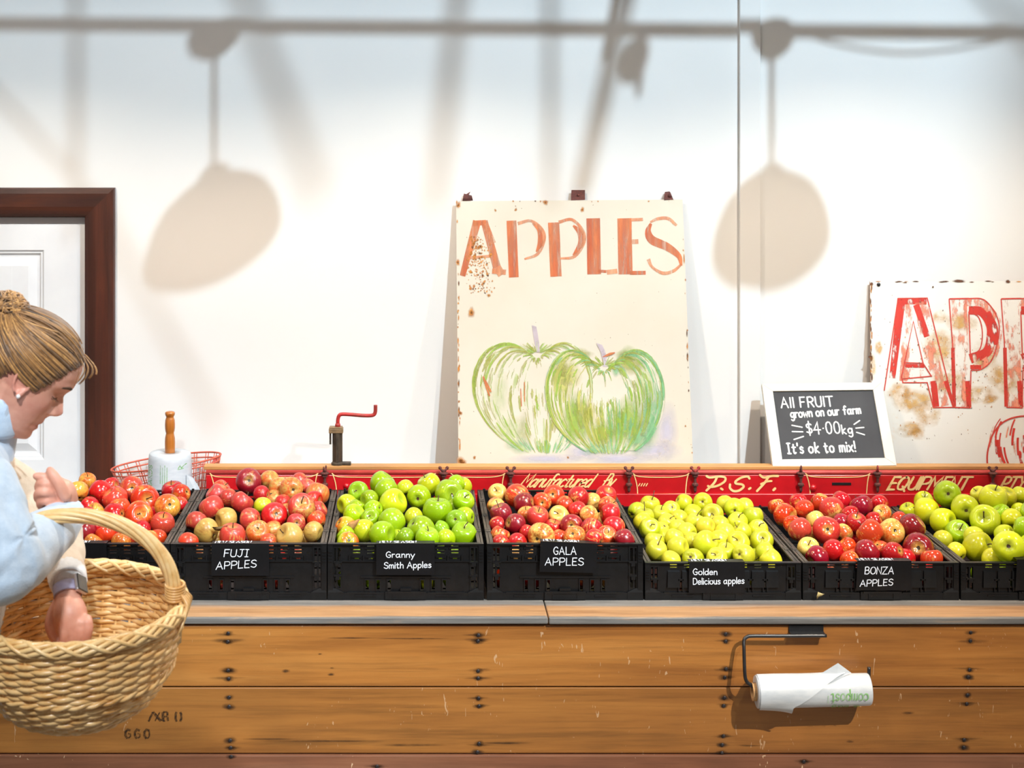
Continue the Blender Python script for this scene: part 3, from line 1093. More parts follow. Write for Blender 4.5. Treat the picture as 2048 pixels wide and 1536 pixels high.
for k in range(60):
    side = rr.choice('LLRRT')
    t = rr.random()
    if side == 'T':
        x, y = 914 + t * 450, 402 + rr.uniform(0, 2)
    elif side == 'L':
        x, y = 913.5 + t * 4.5 + rr.uniform(0, 3), 404 + t * 522
    else:
        x, y = 1365 + t * 20.5 - rr.uniform(0, 3), 402 + t * 524
    RS.cur = rr.choice((0, 0, 1))
    r = rr.uniform(0.8, 2.6)
    RS.blot(x, y, r, r * rr.uniform(1, 5 if side != 'T' else 1), pj2, 0.3, 8, 0.2, rr)
for x, y, r in ((922, 922, 11), (926, 927, 7), (949, 915, 4), (921, 826, 5), (918, 803, 3), (1136, 915, 3), (1371, 852, 2.5)):
    RS.cur = 0
    RS.blot(x, y, r, r, pj2, 0.3, 12, 0.3, rr)
    RS.cur = 1
    RS.blot(x, y, r * 0.5, r * 0.4, pj2, 0.5, 10, 0.2, rr)
tag(RS.build('rust_spots', [M_RUSTP, M_RUSTD], s1), kind='stuff')
# painted apples: brush strokes running over each fruit
GREENS = [paint('paint_%s_brush_green' % nm, c1, c2, 50, stretch=(2, 1, 0.6), cover=0.84, soft=0.4, strength=sg) for nm, c1, c2, sg in
          (('yellow', (196, 196, 92), (208, 206, 120), 0.85), ('leaf', (146, 180, 62), (164, 190, 84), 0.9), ('olive', (158, 164, 60), (176, 178, 92), 0.85),
           ('sea', (122, 184, 128), (146, 198, 148), 0.85), ('pale', (196, 212, 150), (208, 220, 168), 0.7))]
M_LAV = paint('paint_lavender_wash', (196, 194, 222), (206, 204, 228), 20, cover=0.98, soft=0.5, strength=0.8)
M_LILAC = paint('paint_lilac_stem', (200, 190, 200), (176, 160, 172), 40, cover=0.85, soft=0.4, strength=0.9)
M_RBROWN = paint('paint_red_brown_dab', (176, 92, 50), (196, 120, 72), 50, cover=0.85, soft=0.3)


def z2(x, y):
    return (880 + x / 3.7926, 630 + y / 3.7926)


wsh = MB()
for (x, y, rx, ry) in ((1720, 880, 90, 200), (1620, 1030, 200, 80), (1350, 1090, 260, 46), (1080, 1040, 130, 70), (820, 1090, 260, 40)):
    a = z2(x, y)
    wsh.blot(a[0], a[1], rx / 3.3, ry / 3.3, pj, 0.12, 24, 0.1, rr, peak=0.75)
wsh.build('painted_wash', M_LAV, s1)


def brush(mb, q, wd, mi, proj, f=1.0):
    mb.cur = mi
    n = len(q)
    ws = [wd * (0.25 + 0.75 * math.sin(math.pi * (0.08 + 0.84 * k / (n - 1)))) for k in range(n)]
    mb.ribbon(q, ws, proj, [f] * n, caps=0)


def painted_apple(dim, foot, L_, R__, topc, cols, ns, seed, lit, wash, hide=None):
    """dim: the stem hollow, foot: the base; L_, R__: reach of the side control points; strokes follow meridians that rise out of the hollow"""
    r_ = random.Random(seed)
    mb = MB()

    def mer(s, t):
        s = max(-1.0, min(1.0, s))
        t = max(0.0, min(1.0, t))
        a_ = abs(s)
        reach = L_ if s < 0 else R__
        p0 = (dim[0] + s * 62, dim[1] + 24 * (1 - a_) - 12 * a_)
        c1 = (dim[0] + s * (150 + 0.30 * reach), dim[1] + 110 * (1 - a_) ** 0.8 - topc * a_ ** 1.15)
        c2 = (dim[0] + s * reach, (dim[1] + foot[1]) * 0.5 + (30 if hide is None else -10))
        p3 = (foot[0] + s * foot[2], foot[1] - 26 * a_ * a_)
        u = 1 - t
        x = u ** 3 * p0[0] + 3 * u * u * t * c1[0] + 3 * u * t * t * c2[0] + t ** 3 * p3[0]
        y = u ** 3 * p0[1] + 3 * u * u * t * c1[1] + 3 * u * t * t * c2[1] + t ** 3 * p3[1]
        return z2(x, y)
    for (x, y, rx, ry, mi, pk_) in wash:
        mb.cur = mi
        a = z2(x, y)
        mb.blot(a[0], a[1], rx / 3.79, ry / 3.79, pj, 0.35, 24, 0.22, r_, peak=pk_)
    for k in range(ns):
        s = math.sin(r_.uniform(-1.5, 1.5)) * 0.985
        if lit(s) and r_.random() < 0.85:
            t0 = r_.uniform(0.46, 0.80)
        else:
            t0 = r_.uniform(0.02, 0.84)
        t1 = min(0.99, t0 + r_.uniform(0.05, 0.26))
        mi = cols(s, (t0 + t1) / 2, r_)
        q = [mer(s + (r_.random() - 0.5) * 0.012, t0 + (t1 - t0) * j / 8) for j in range(9)]
        brush(mb, q, r_.choice((1.2, 1.8, 2.4, 3.5, 5.0)), mi, pj, r_.uniform(0.45, 1.0))
    for sgn in (-1, 1):
        for k in range(5):
            t0, t1 = r_.uniform(0.10, 0.3), r_.uniform(0.6, 0.97)
            q = [mer(sgn * (1.0 - 0.012 * k + r_.uniform(-0.006, 0.006)), t0 + (t1 - t0) * j / 22) for j in range(23)]
            brush(mb, q, r_.uniform(1.0, 3.0), cols(sgn * 0.97, 0.5, r_), pj2, r_.uniform(0.6, 1.0))
    # strokes running out of the stem hollow over the shoulders
    for k in range(64):
        s = r_.uniform(-1, 1)
        t0 = r_.uniform(0.0, 0.08)
        t1 = t0 + r_.uniform(0.06, 0.20) * (0.5 + abs(s))
        q = [mer(s, t0 + (t1 - t0) * j / 7) for j in range(8)]
        brush(mb, q, r_.uniform(1.2, 4.2), r_.choice((1, 2, 2, 3) if hide is None else (2, 2, 1, 4)), pj2, r_.uniform(0.6, 1.0))
    for k in range(40):
        an = r_.uniform(math.pi, 2 * math.pi)
        ln = r_.uniform(20, 120)
        q = [z2(dim[0] + math.cos(an) * (24 + ln * j / 5) * 1.15, dim[1] - 10 + math.sin(an) * (14 + ln * j / 5) * 0.72) for j in range(6)]
        brush(mb, q, r_.uniform(1.2, 3.6), r_.choice((1, 2, 2, 4)), pj2, r_.uniform(0.5, 0.95))
    for k in range(60):
        s = r_.gauss(0, 0.5)
        if abs(s) < 1:
            t1 = r_.uniform(0.97, 1.0)
            q = [mer(s, t1 - r_.uniform(0.02, 0.1) * j / 5) for j in range(6)]
            brush(mb, q, r_.uniform(1, 3.0), r_.choice((3, 3, 1, 4)), pj2, 0.9)
    return mb, mer


back, bmer = painted_apple((735, 300), (780, 1058, 170), 800, 640, 330, lambda s, t, r: r.choice((2, 2, 1, 4)) if s < 0.4 else r.choice((2, 4, 3)), 200, 5, lambda s: s > -0.15,
                           [(450, 620, 90, 200, 4, 0.5), (560, 880, 160, 130, 4, 0.6), (600, 1000, 120, 60, 3, 0.5), (640, 860, 60, 150, 2, 0.3)], hide=True)
back.cur = 5
for pts in ([(330, 470), (350, 540), (375, 610)], [(345, 500), (385, 580)], [(640, 510), (642, 655)], [(612, 560), (618, 690)]):
    q = [z2(*p) for p in pts]
    q = [(p.x, p.y) for p in spline([(a, b, 0) for a, b in q], 4)]
    back.ribbon(q, [3.4 if pts[0][0] < 400 else 1.8] * len(q), pj2, caps=3)
back.cur = 6
for o in range(5):
    q = [(p.x, p.y) for p in spline([(*z2(700 + o * 7, 80 + o * 2), 0), (*z2(716 + o * 7, 180), 0), (*z2(735 + o * 5, 280), 0)], 5)]
    back.ribbon(q, 1.6, pj2, caps=2)
back.build('painted_apple', GREENS + [M_RBROWN, M_LILAC], s1)
FARG = dict(dim=(1245, 400), foot=(1290, 1062, 180), L_=715, R__=700, topc=450)
pj15 = pp(0.0017)
pj, pj2 = pp(0.0021), pp(0.0026)
front, fmer = painted_apple(FARG['dim'], FARG['foot'], FARG['L_'], FARG['R__'], FARG['topc'],
                            lambda s, t, r: r.choice((3, 3, 1)) if s > 0.8 else (r.choice((3, 1, 0)) if s < -0.9 else (r.choice((0, 0, 2, 1)) if s < 0 else r.choice((1, 1, 2, 3)))), 380, 9,
                            lambda s: -0.42 < s < 0.40, [(950, 480, 120, 170, 0, 0.9), (930, 430, 90, 110, 2, 0.7), (1030, 800, 130, 200, 1, 0.9), (1420, 820, 170, 200, 1, 0.9), (1590, 760, 100, 260, 3, 0.8), (1440, 360, 110, 110, 2, 0.95), (1420, 300, 90, 70, 1, 0.6),
                                                         (1560, 520, 100, 170, 4, 0.8), (1100, 740, 90, 130, 0, 0.9), (1500, 920, 130, 130, 3, 0.8), (1240, 900, 130, 130, 1, 0.8), (1340, 410, 50, 60, 3, 0.8), (1060, 290, 120, 40, 2, 0.7), (1200, 1010, 150, 60, 3, 0.6)])
cover = MB()
ring_ = [fmer(-1, 0.06 + 0.93 * j / 30) for j in range(31)] + [fmer(1, 0.99 - 0.93 * j / 30) for j in range(31)]
cc = cover.vert(pj15(*z2(1250, 640)))
ids = [cover.vert(pj15(*p)) for p in ring_]
for k in range(len(ids)):
    cover.face((cc, ids[k], ids[(k + 1) % len(ids)]))
M_CREAMW = paint('paint_cream_ground', (213, 206, 192), (208, 199, 181), 10)
front.cur = 6
for o in range(5):
    q = [(p.x, p.y) for p in spline([(*z2(1190 + o * 9, 215 + o * 3), 0), (*z2(1225 + o * 7, 290), 0), (*z2(1240 + o * 6, 390), 0)], 5)]
    front.ribbon(q, 1.8, pj2, caps=2)
front.cur = 5
q = [(p.x, p.y) for p in spline([(*z2(1235, 318), 0), (*z2(1280, 300), 0), (*z2(1325, 285), 0)], 5)]
front.ribbon(q, [1.5, 2, 3, 4, 4.5, 5, 5.5, 5, 4, 3, 2][:len(q)], pj2, caps=2)
fa = front.build('painted_apple', GREENS + [M_RBROWN, M_LILAC], s1)
cv = cover.build('paint_ground', M_CREAMW, None)
cv.parent = fa
cv.matrix_parent_inverse = Matrix.Translation(-world_loc(s1))

# sign two: wide, red lettering, runs out of the picture on the right
SB2 = P(0, 930, 4.95)
ST2 = P(0, 562, 5.022)
n2 = Vector((0, -(ST2.z - SB2.z), ST2.y - SB2.y))
pp2 = lambda off=0.0: plane_proj(SB2, n2, off)
f2 = pp2()
s2 = thing('painted_sign', 'wide rust-stained white sign with red outlined lettering, behind the chalkboard', 'sign', tuple(f2(2100, 938)))
sheet('panel', s2, [f2(1743, 938), f2(2560, 938), f2(2550, 560), f2(1740, 563)], 0.006, M_SIGN2)
M_RD1 = paint('paint_worn_red_lettering', (206, 56, 42), (198, 46, 36), 26, stretch=(2.2, 1, 0.9), cover=0.66, soft=0.12)
M_RD2 = paint('paint_red_letter_outline', (204, 66, 52), (194, 54, 44), 40, cover=0.9, soft=0.2)
M_RD3 = paint('paint_thin_red_wash', (232, 130, 104), (238, 160, 130), 20, stretch=(2, 1, 0.8), cover=0.42, soft=0.15)
M_RUSTY = paint('paint_ochre_rust_wash', (214, 160, 74), (226, 184, 112), 30, cover=0.5, soft=0.35, strength=0.8)
qa, qb, qc = pp2(0.0008), pp2(0.0013), pp2(0.0018)


def z3(x, y):
    return (1480 + x / 3.6056, 540 + y / 3.6056)


RU = MB()
rr = random.Random(21)
RU.cur = 0
for x, y, rx, ry in ((1450, 560, 110, 160), (1260, 940, 170, 90), (1350, 1040, 120, 90), (1500, 800, 120, 130), (1230, 1150, 120, 60), (1760, 620, 90, 130), (1900, 780, 120, 120), (1440, 340, 70, 50), (1700, 900, 160, 70), (1150, 880, 90, 80), (1600, 380, 120, 80), (1800, 930, 70, 40), (960, 700, 22, 120), (1000, 560, 30, 60), (1280, 1180, 60, 50)):
    a = z3(x, y)
    RU.blot(a[0], a[1], rx / 3.6, ry / 3.6, qa, 0.5, 20, 0.2, rr)
for k in range(240):
    x, y = rr.gauss(1480, 330), rr.gauss(760, 250)
    if 960 < x < 2400 and 180 < y < 1250:
        a = z3(x, y)
        RU.cur = rr.choice((1, 1, 2))
        r = rr.uniform(0.6, 1.6)
        RU.blot(a[0], a[1], r, r * rr.uniform(0.8, 2), qc, 0.4, 7, 0.2, rr)
for k in range(46):
    t = rr.random()
    x, y = (1741 + rr.uniform(0, 3), 566 + 200 * t) if rr.random() < 0.55 else (1745 + 300 * t, 562 + rr.uniform(0, 3))
    RU.cur = rr.choice((1, 2, 2))
    r = rr.uniform(0.8, 2.2)
    v_ = x < 1746
    RU.blot(x, y, r * (1 if v_ else 4), r * (4 if v_ else 0.8), qc, 0.4, 8, 0.2, rr)
for x, y, r in ((1743, 568, 5), (1741, 714, 5), (1918, 562, 14), (1866, 574, 2.4), (2016, 563, 6)):
    RU.cur = 2
    RU.blot(x, y, r, min(r, 4), qc, 0.5, 10, 0.2, rr)
tag(RU.build('rust_spots', [M_RUSTY, M_RUSTP, M_RUSTD], s2), kind='stuff')
L2 = MB()


def st3(pts, wd, mi, proj, smooth=False):
    q = [z3(*p) for p in pts]
    if smooth:
        q = [(p.x, p.y) for p in spline([(a, b, 0) for a, b in q], 6)]
    elif len(q) == 2:
        q = [(q[0][0] + (q[1][0] - q[0][0]) * k / 6, q[0][1] + (q[1][1] - q[0][1]) * k / 6) for k in range(7)]
    L2.cur = mi
    n = len(q)
    if hasattr(wd, '__len__'):
        ws = [(wd[0] + (wd[1] - wd[0]) * k / (n - 1)) / 3.6 for k in range(n)]
    else:
        ws = [wd / 3.6] * n
    L2.ribbon(q, ws, proj, caps=0)


def block_letter(kind, ox):
    o = lambda pts: [(x + ox, y) for x, y in pts]
    if kind == 'A':
        st3(o([(1165, 205), (1098, 780)]), (60, 44), 0, qa)
        st3(o([(1215, 215), (1180, 800)]), (70, 60), 2, qa)
        st3(o([(1150, 225), (1345, 225)]), 46, 0, qa)
        st3(o([(1300, 230), (1455, 985)]), (96, 110), 2, qa)
        st3(o([(1270, 250), (1350, 480)]), 44, 0, qa)
        st3(o([(1395, 800), (1415, 985)]), 44, 0, qa)
        st3(o([(1480, 800), (1545, 985)]), 26, 0, qa)
        st3(o([(1190, 690), (1330, 692)]), 26, 0, qa)
        st3(o([(1180, 740), (1370, 760)]), 70, 2, qa)
        for pts in ([(1140, 205), (1350, 202), (1545, 990), (1395, 992), (1350, 812), (1175, 812), (1165, 770), (1250, 370), (1320, 670)], [(1140, 205), (1040, 870)], [(1180, 668), (1320, 672), (1380, 765), (1175, 785)]):
            st3(o(pts), 8, 1, qb)
    elif kind == 'P':
        st3(o([(1580, 215), (1605, 990)]), 110, 2, qa)
        st3(o([(1535, 560), (1545, 985)]), 26, 0, qa)
        st3(o([(1640, 800), (1652, 990)]), 34, 0, qa)
        st3(o([(1650, 290), (1740, 300), (1800, 380), (1812, 470), (1780, 590), (1660, 640)]), (60, 70), 0, qa, True)
        st3(o([(1560, 240), (1740, 240), (1850, 360), (1862, 460), (1820, 620), (1690, 710)]), (50, 60), 2, qa, True)
        st3(o([(1790, 300), (1845, 420), (1840, 540)]), 30, 0, qa, True)
        st3(o([(1660, 700), (1740, 700)]), 30, 0, qa)
        st3(o([(1508, 208), (1650, 205)]), 10, 1, qb)
        st3(o([(1640, 205), (1760, 215), (1850, 330), (1868, 460), (1820, 640), (1740, 715), (1665, 722)]), 8, 1, qb, True)
        for pts in ([(1508, 208), (1530, 500), (1550, 990), (1660, 994), (1665, 722)], [(1650, 300), (1662, 640)]):
            st3(o(pts), 8, 1, qb)
        st3(o([(1652, 305), (1720, 340), (1748, 450), (1730, 570), (1665, 610)]), 8, 1, qb, True)
    elif kind == 'L':
        st3(o([(60, 215), (60, 990)]), 110, 2, qa)
        st3(o([(80, 215), (80, 990)]), 60, 0, qa)
        st3(o([(60, 940), (250, 950)]), 90, 0, qa)
        st3(o([(0, 208), (118, 208), (118, 900), (262, 900), (262, 994), (0, 994), (0, 208)]), 8, 1, qb)
    elif kind == 'E':
        block_letter('L', ox)
        st3(o([(60, 250), (250, 250)]), 80, 0, qa)
        st3(o([(60, 590), (220, 590)]), 80, 0, qa)
    elif kind == 'S':
        st3(o([(260, 290), (140, 230), (40, 330), (90, 520), (230, 650), (250, 830), (130, 960), (10, 880)]), (90, 90), 0, qa, True)
        st3(o([(300, 290), (140, 190), (0, 330), (60, 540)]), 8, 1, qb, True)


block_letter('A', 0)
block_letter('P', 0)
block_letter('P', 375)
block_letter('L', 2330)
block_letter('E', 2680)
block_letter('S', 3020)
L2.build('lettering', [M_RD1, M_RD2, M_RD3], s2)
ap = MB()
rr = random.Random(33)
ap.cur = 0
cx, cy = z3(2180, 1330)
for k in range(150):
    s = math.sin(rr.uniform(-1.5, 1.5))
    t0 = rr.uniform(-1.2, 0.9)
    q = []
    for j in range(8):
        t = t0 + j * 0.06
        q.append((cx + s * 108 * math.cos(t * 0.95), cy - 22 + 84 * math.sin(t)))
    if min(p[1] for p in q) < 834 or max(p[1] for p in q) > 942:
        continue
    ap.cur = rr.choice((0, 0, 2, 2, 1))
    ap.ribbon(q, rr.uniform(1.5, 6), qa, caps=0)
ap.cur = 1
ap.ribbon([(p.x, p.y) for p in spline([(1975, 938, 0), (1975, 905, 0), (1986, 868, 0), (2010, 842, 0), (2048, 832, 0), (2084, 840, 0), (2118, 832, 0), (2160, 850, 0), (2182, 890, 0), (2184, 938, 0)], 6)], 3.2, qb, caps=0)
ap.build('painted_apple', [M_RD1, M_RD2, M_RD3], s2)
m = MB()
m.ellipsoid(f2(1757, 569) + Vector((0, -0.002, 0)), (0.006, 0.004, 0.006), None, 12, 8)
m.build('bolt', M_BLACKM, s2, smooth=True)

# ------------------------------------------------------------------ chalkboard with the price
cbb = P(0, 936, 4.807)
C4 = [P(1545.5, 935.5, 4.807), P(1793, 932, 4.807)]
DY = 0.150
C4 += [P(1768, 765.5, 4.807 + DY), P(1518.5, 768.5, 4.807 + DY)]
# square it up: keep the bottom edge, give the top edge the same X span
wv = C4[1] - C4[0]
upv = ((C4[2] + C4[3]) / 2 - (C4[0] + C4[1]) / 2)
C4[3] = C4[0] + upv
C4[2] = C4[1] + upv
cb = thing('chalkboard', 'small white framed chalkboard with the price, leaning on the wide sign', 'chalkboard', tuple((C4[0] + C4[1]) / 2))
nb = wv.cross(upv).normalized()
if nb.y > 0:
    nb = -nb


def cbp(u, v, off=0.0):
    return C4[0] + wv * u + upv * v + nb * off


M_WFRAME = pmat('white_painted_frame_wood', (226, 222, 210), (218, 212, 198), 12, stretch=(1, 1, 1), rough=0.5)
M_SLATE = pmat('charcoal_chalkboard_slate', (48, 50, 54), (60, 62, 66), 5, rough=0.75)
M_CHALK = paint('paint_white_chalk_marker', (246, 244, 238), (238, 236, 230), 90, cover=0.97, rough=0.8)
fw, fh = 0.084, 0.092
U = [0, fw, 1 - fw, 1]
for (ua, va), (ub, vb), (uc, vc), (ud, vd) in (((0, 0), (1, 0), (1 - fw, fh), (fw, fh)), ((1, 0), (1, 1), (1 - fw, 1 - fh), (1 - fw, fh)), ((1, 1), (0, 1), (fw, 1 - fh), (1 - fw, 1 - fh)), ((0, 1), (0, 0), (fw, fh), (fw, 1 - fh))):
    q = [(ua, va), (ub, vb), (uc, vc), (ud, vd)]
    m = MB()
    m.hexa([cbp(*p, -0.012) for p in q] + [cbp(*p, 0.004) for p in q])
    m.build('frame_rail', M_WFRAME, cb, bevel=0.0012, recalc=True)
m = MB()
q = [(fw, fh), (1 - fw, fh), (1 - fw, 1 - fh), (fw, 1 - fh)]
m.hexa([cbp(*p, -0.010) for p in q] + [cbp(*p, -0.002) for p in q])
m.build('slate', M_SLATE, cb, recalc=True)
# writing laid out on the board in its own u, v
ch = MB()
pc = lambda u, v: cbp(u, v, -0.0014)
asp = wv.length / upv.length


def wr(s, u0, u1, v, cap, w_, rise=0.0, gap=2.4, space=4.4):
    # isotropic in board millimetres: scale v by the board's aspect
    prj = lambda x, y: pc(x, -y * asp)
    write(ch, s, u0, u1, -v / asp, cap / asp, prj, w_, rise=rise, gap=gap, space=space, jit=0.0012, rnd=lrnd)


wr("All FRU|T", 0.140, 0.570, 0.712, 0.120, 0.0125, 0.02)
wr("grown on our farm", 0.205, 0.785, 0.590, 0.100, 0.0125, 0.05, gap=1.7)
wr("$4~00", 0.315, 0.590, 0.390, 0.140, 0.0115, 0.02)
wr("kg", 0.605, 0.690, 0.390, 0.105, 0.0115, 0.0)
wr("It's ok to mix!", 0.140, 0.690, 0.165, 0.120, 0.0135, 0.02)
for (a, b_) in (((0.205, 0.50), (0.285, 0.475)), ((0.200, 0.425), (0.285, 0.420)), ((0.205, 0.330), (0.285, 0.365)), ((0.715, 0.500), (0.765, 0.545)), ((0.725, 0.455), (0.790, 0.462)), ((0.725, 0.405), (0.785, 0.375))):
    ch.ribbon([(a[0], -a[1] / asp), (b_[0], -b_[1] / asp)], 0.011, lambda x, y: pc(x, -y * asp))
ch.build('lettering', M_CHALK, cb)

# ------------------------------------------------------------------ screw jack with a red crank handle, on the ledge
M_IRON = pmat('dark_weathered_iron', (84, 72, 58), (58, 50, 42), 70, stretch=(1, 1, 0.4), rough=0.55, metal=0.4, bump=0.3)
M_BRASSY = pmat('worn_tan_iron_cap', (160, 132, 96), (120, 100, 74), 90, rough=0.5, metal=0.4)
M_CRANK = pmat('chipped_red_handle_paint', (178, 42, 40), (140, 46, 40), 50, rough=0.45)
YJ = YL + 0.022
js = lambda x, y: P(x, y, YJ)
jk = thing('crank_jack', 'old iron jack with a red crank handle standing on the timber ledge', 'jack', (js(675, 928).x, YJ, LZ1))
x0, x1 = js(664, 900).x, js(686, 900).x
xc = (x0 + x1) / 2
r = (x1 - x0) / 2
m = MB()
m.lathe([(r * 1.15, LZ1), (r * 1.15, LZ1 + 0.006), (r * 0.92, LZ1 + 0.010), (r * 0.92, js(0, 865).z)], 18, Matrix.Translation((xc, YJ, 0)))
m.box(xc - r * 0.25, YJ - r * 1.06, LZ1 + 0.01, xc + r * 0.25, YJ - r * 0.7, js(0, 866).z)
m.build('post', M_IRON, jk, smooth=False, recalc=True)
m = MB()
m.box(xc - r * 0.9, YJ - 0.012, LZ1, js(702, 0).x, YJ + 0.012, LZ1 + 0.008)
m.build('foot_plate', M_IRON, jk, bevel=0.002)
m = MB()
za, zb = js(0, 865).z, js(0, 853).z
m.box(js(658, 0).x, YJ - 0.016, za, js(686.5, 0).x, YJ + 0.016, zb - 0.004)
m.box(js(659, 0).x, YJ - 0.014, zb - 0.004, js(685, 0).x, YJ + 0.014, zb)
m.build('cap', M_BRASSY, jk, bevel=0.0015)
m = MB()
m.box(js(659, 0).x, YJ - 0.006, js(0, 888).z, js(662.5, 0).x, YJ + 0.006, za)
m.build('latch_tongue', M_IRON, jk)
m = MB()
pts = [js(675.5, 856), js(675.5, 846), js(676, 838), js(678.5, 831), js(684, 828.5), js(700, 829), js(725, 831), js(742, 831), js(748, 829), js(750.5, 824), js(751, 816), js(751, 810)]
m.tube(spline(pts, 4), 0.0056, 12)
m.lathe([(0.008, zb - 0.002), (0.008, zb + 0.006), (0.0062, zb + 0.010)], 12, Matrix.Translation((js(675.5, 0).x, YJ, 0)))
m.build('crank_handle', M_CRANK, jk, smooth=True, recalc=True)

# ------------------------------------------------------------------ bag roll on a turned wooden post, far left
M_TURNED = wood('varnished_turned_pine', (150, 84, 26), (184, 110, 40), (206, 136, 60), 'z', 2.0, 0.25, coat=0.6)
M_FILM = pmat('white_plastic_film', (204, 210, 216), (192, 200, 208), 40, stretch=(1, 1, 3), rough=0.35, spec=0.4, sss=0.0)
M_GREENP = paint('paint_green_bag_print', (112, 184, 92), (140, 200, 110), 60, cover=0.75, soft=0.4, strength=0.85)
YB = 4.795
bc = P(340, 905, YB)
ph = thing('roll_post', 'turned wooden post holding a white bag roll behind the leftmost crate', 'roll stand', (bc.x, YB, TZ))
m = MB()
m.lathe([(0.075, TZ), (0.075, TZ + 0.012), (0.07, TZ + 0.018)], 28, Matrix.Translation((bc.x, YB, 0)))
m.build('base', M_TURNED, ph, smooth=False, recalc=True)
m = MB()
zz = lambda y: P(0, y, YB).z
prof_ = [(0.012, TZ + 0.018)] + [(rp / 677, zz(y)) for rp, y in ((10.2, 900), (10.4, 884), (10.0, 876), (8.4, 868), (8.0, 866), (9.2, 862), (10.0, 856), (10.2, 848), (9.6, 840), (8.2, 836), (7.6, 834), (8.4, 832), (9.8, 829), (10.0, 826), (8.6, 823.5), (5, 822.4), (0, 822.2))]
m.lathe(prof_, 24, Matrix.Translation((bc.x, YB, 0)))
m.build('turned_handle', M_TURNED, ph, smooth=True, recalc=True)
br = thing('bag_roll', 'white plastic bag roll standing upright on the turned wooden post', 'bag roll', (bc.x, YB, TZ + 0.02))
m = MB()
rt, rb = 41.5 / 677, 46 / 677
zt = zz(904)
m.lathe([(0.02, TZ + 0.02), (rb, TZ + 0.02), (rb, TZ + 0.1), (rt * 1.03, zt - 0.02), (rt, zt - 0.005), (rt * 0.93, zt), (0.019, zt), (0.019, TZ + 0.02), (0.02, TZ + 0.02)], 40, Matrix.Translation((bc.x, YB, 0)), caps=False)
m.build('film', M_FILM, br, smooth=True, recalc=True)
# green print wrapped on the cylinder: text runs up the left side, faint bars in the middle
def cyl(px, py):
    z = P(0, py, YB).z
    fr = min(1, max(0, (zt - z) / 0.13))
    R_ = (rt + (rb - rt) * fr) + 0.0008
    dx = max(-0.99, min(0.99, (px - 340) / 677 / R_))
    return Vector((bc.x + R_ * dx, YB - R_ * math.sqrt(1 - dx * dx), z))


gp = MB()
# letters turned on their side, reading upward
def side(s, x, y0, y1, cap, wd):
    stx, wdt = text_strokes(s, 2.0)
    for pts in stx:
        gp.ribbon([(x - q[1] / 10 * cap, y0 + (y1 - y0) * q[0] / wdt) for q in pts], wd, cyl, caps=3)


side("HANDS", 309, 971, 925, 8, 1.3)
for k in range(4):
    gp.ribbon([(327 + k * 4.5, 922 + (k % 2) * 4 + j * 6) for j in range(7)], 1.5, cyl, [0.7] * 7, caps=0)
gp.ribbon([(362, 929), (365, 924), (368, 929), (371, 925), (376, 922)], 1.8, cyl)
gp.ribbon([(361, 931), (366, 931), (372, 930)], 1.2, cyl)
gp.build('print', M_GREENP, br)
m = MB()
q0 = [Vector((bc.x + rb * 0.80, YB - rb * 0.62, zz(942))), Vector((bc.x + rb * 1.06, YB - rb * 0.40, zz(952))), Vector((bc.x + rb * 1.32, YB - rb * 0.35, zz(972))), Vector((bc.x + rb * 1.36, YB - rb * 0.35, zz(1000))), Vector((bc.x + rb * 0.8, YB - rb * 0.61, zz(1000)))]
m.poly(q0)
m.poly([p + Vector((0.0004, 0.0008, 0)) for p in reversed(q0)])
m.build('loose_end', M_FILM, br)

# ------------------------------------------------------------------ orange wire basket
M_WIRE = pmat('coral_orange_coated_wire', (206, 96, 70), (186, 78, 56), 90, rough=0.45)
YW = 4.935
wb = thing('wire_basket', 'coral orange wire basket tilted behind the upright bag roll', 'wire basket', (P(330, 0, YW).x, YW, TZ + 0.02))
rim_c = P(332, 924, YW)
ra, rb_ = 0.168, 0.090
tilt = math.atan2(30, 222)
ex = Vector((math.cos(tilt), 0.0, math.sin(tilt)))
ey = Vector((0, 1, 0.02)).normalized()
dn = -Vector((-math.sin(tilt), 0, math.cos(tilt)))


def wbp(a, s, k=1.0):
    """s 0 at the rim, 1 at the floor of the basket"""
    f = 1 - 0.30 * s
    return rim_c + ex * (ra * f * math.cos(a)) + ey * (rb_ * f * math.sin(a)) + dn * (0.15 * s)


m = MB()
for s, rd in ((0.0, 0.0028), (0.10, 0.0022)):
    m.tube([wbp(2 * math.pi * k / 60, s) for k in range(60)], rd, 7, closed=True)
m.build('rim', M_WIRE, wb, smooth=True)
m = MB()
for s in (0.25, 0.4, 0.55, 0.7, 0.85, 1.0):
    m.tube([wbp(2 * math.pi * k / 60, s) + Vector((0, 0, 0.002 * math.sin(5 * k))) for k in range(60)], 0.0014, 5, closed=True)
for k in range(44):
    a = 2 * math.pi * k / 44
    m.tube([wbp(a + 0.05 * math.sin(3 * k), s) for s in (0, 0.3, 0.6, 1.0)] + [rim_c + dn * 0.15 + ex * ra * 0.3 * math.cos(a)], 0.0014, 5)
m.build('wire_mesh', M_WIRE, wb, smooth=True)

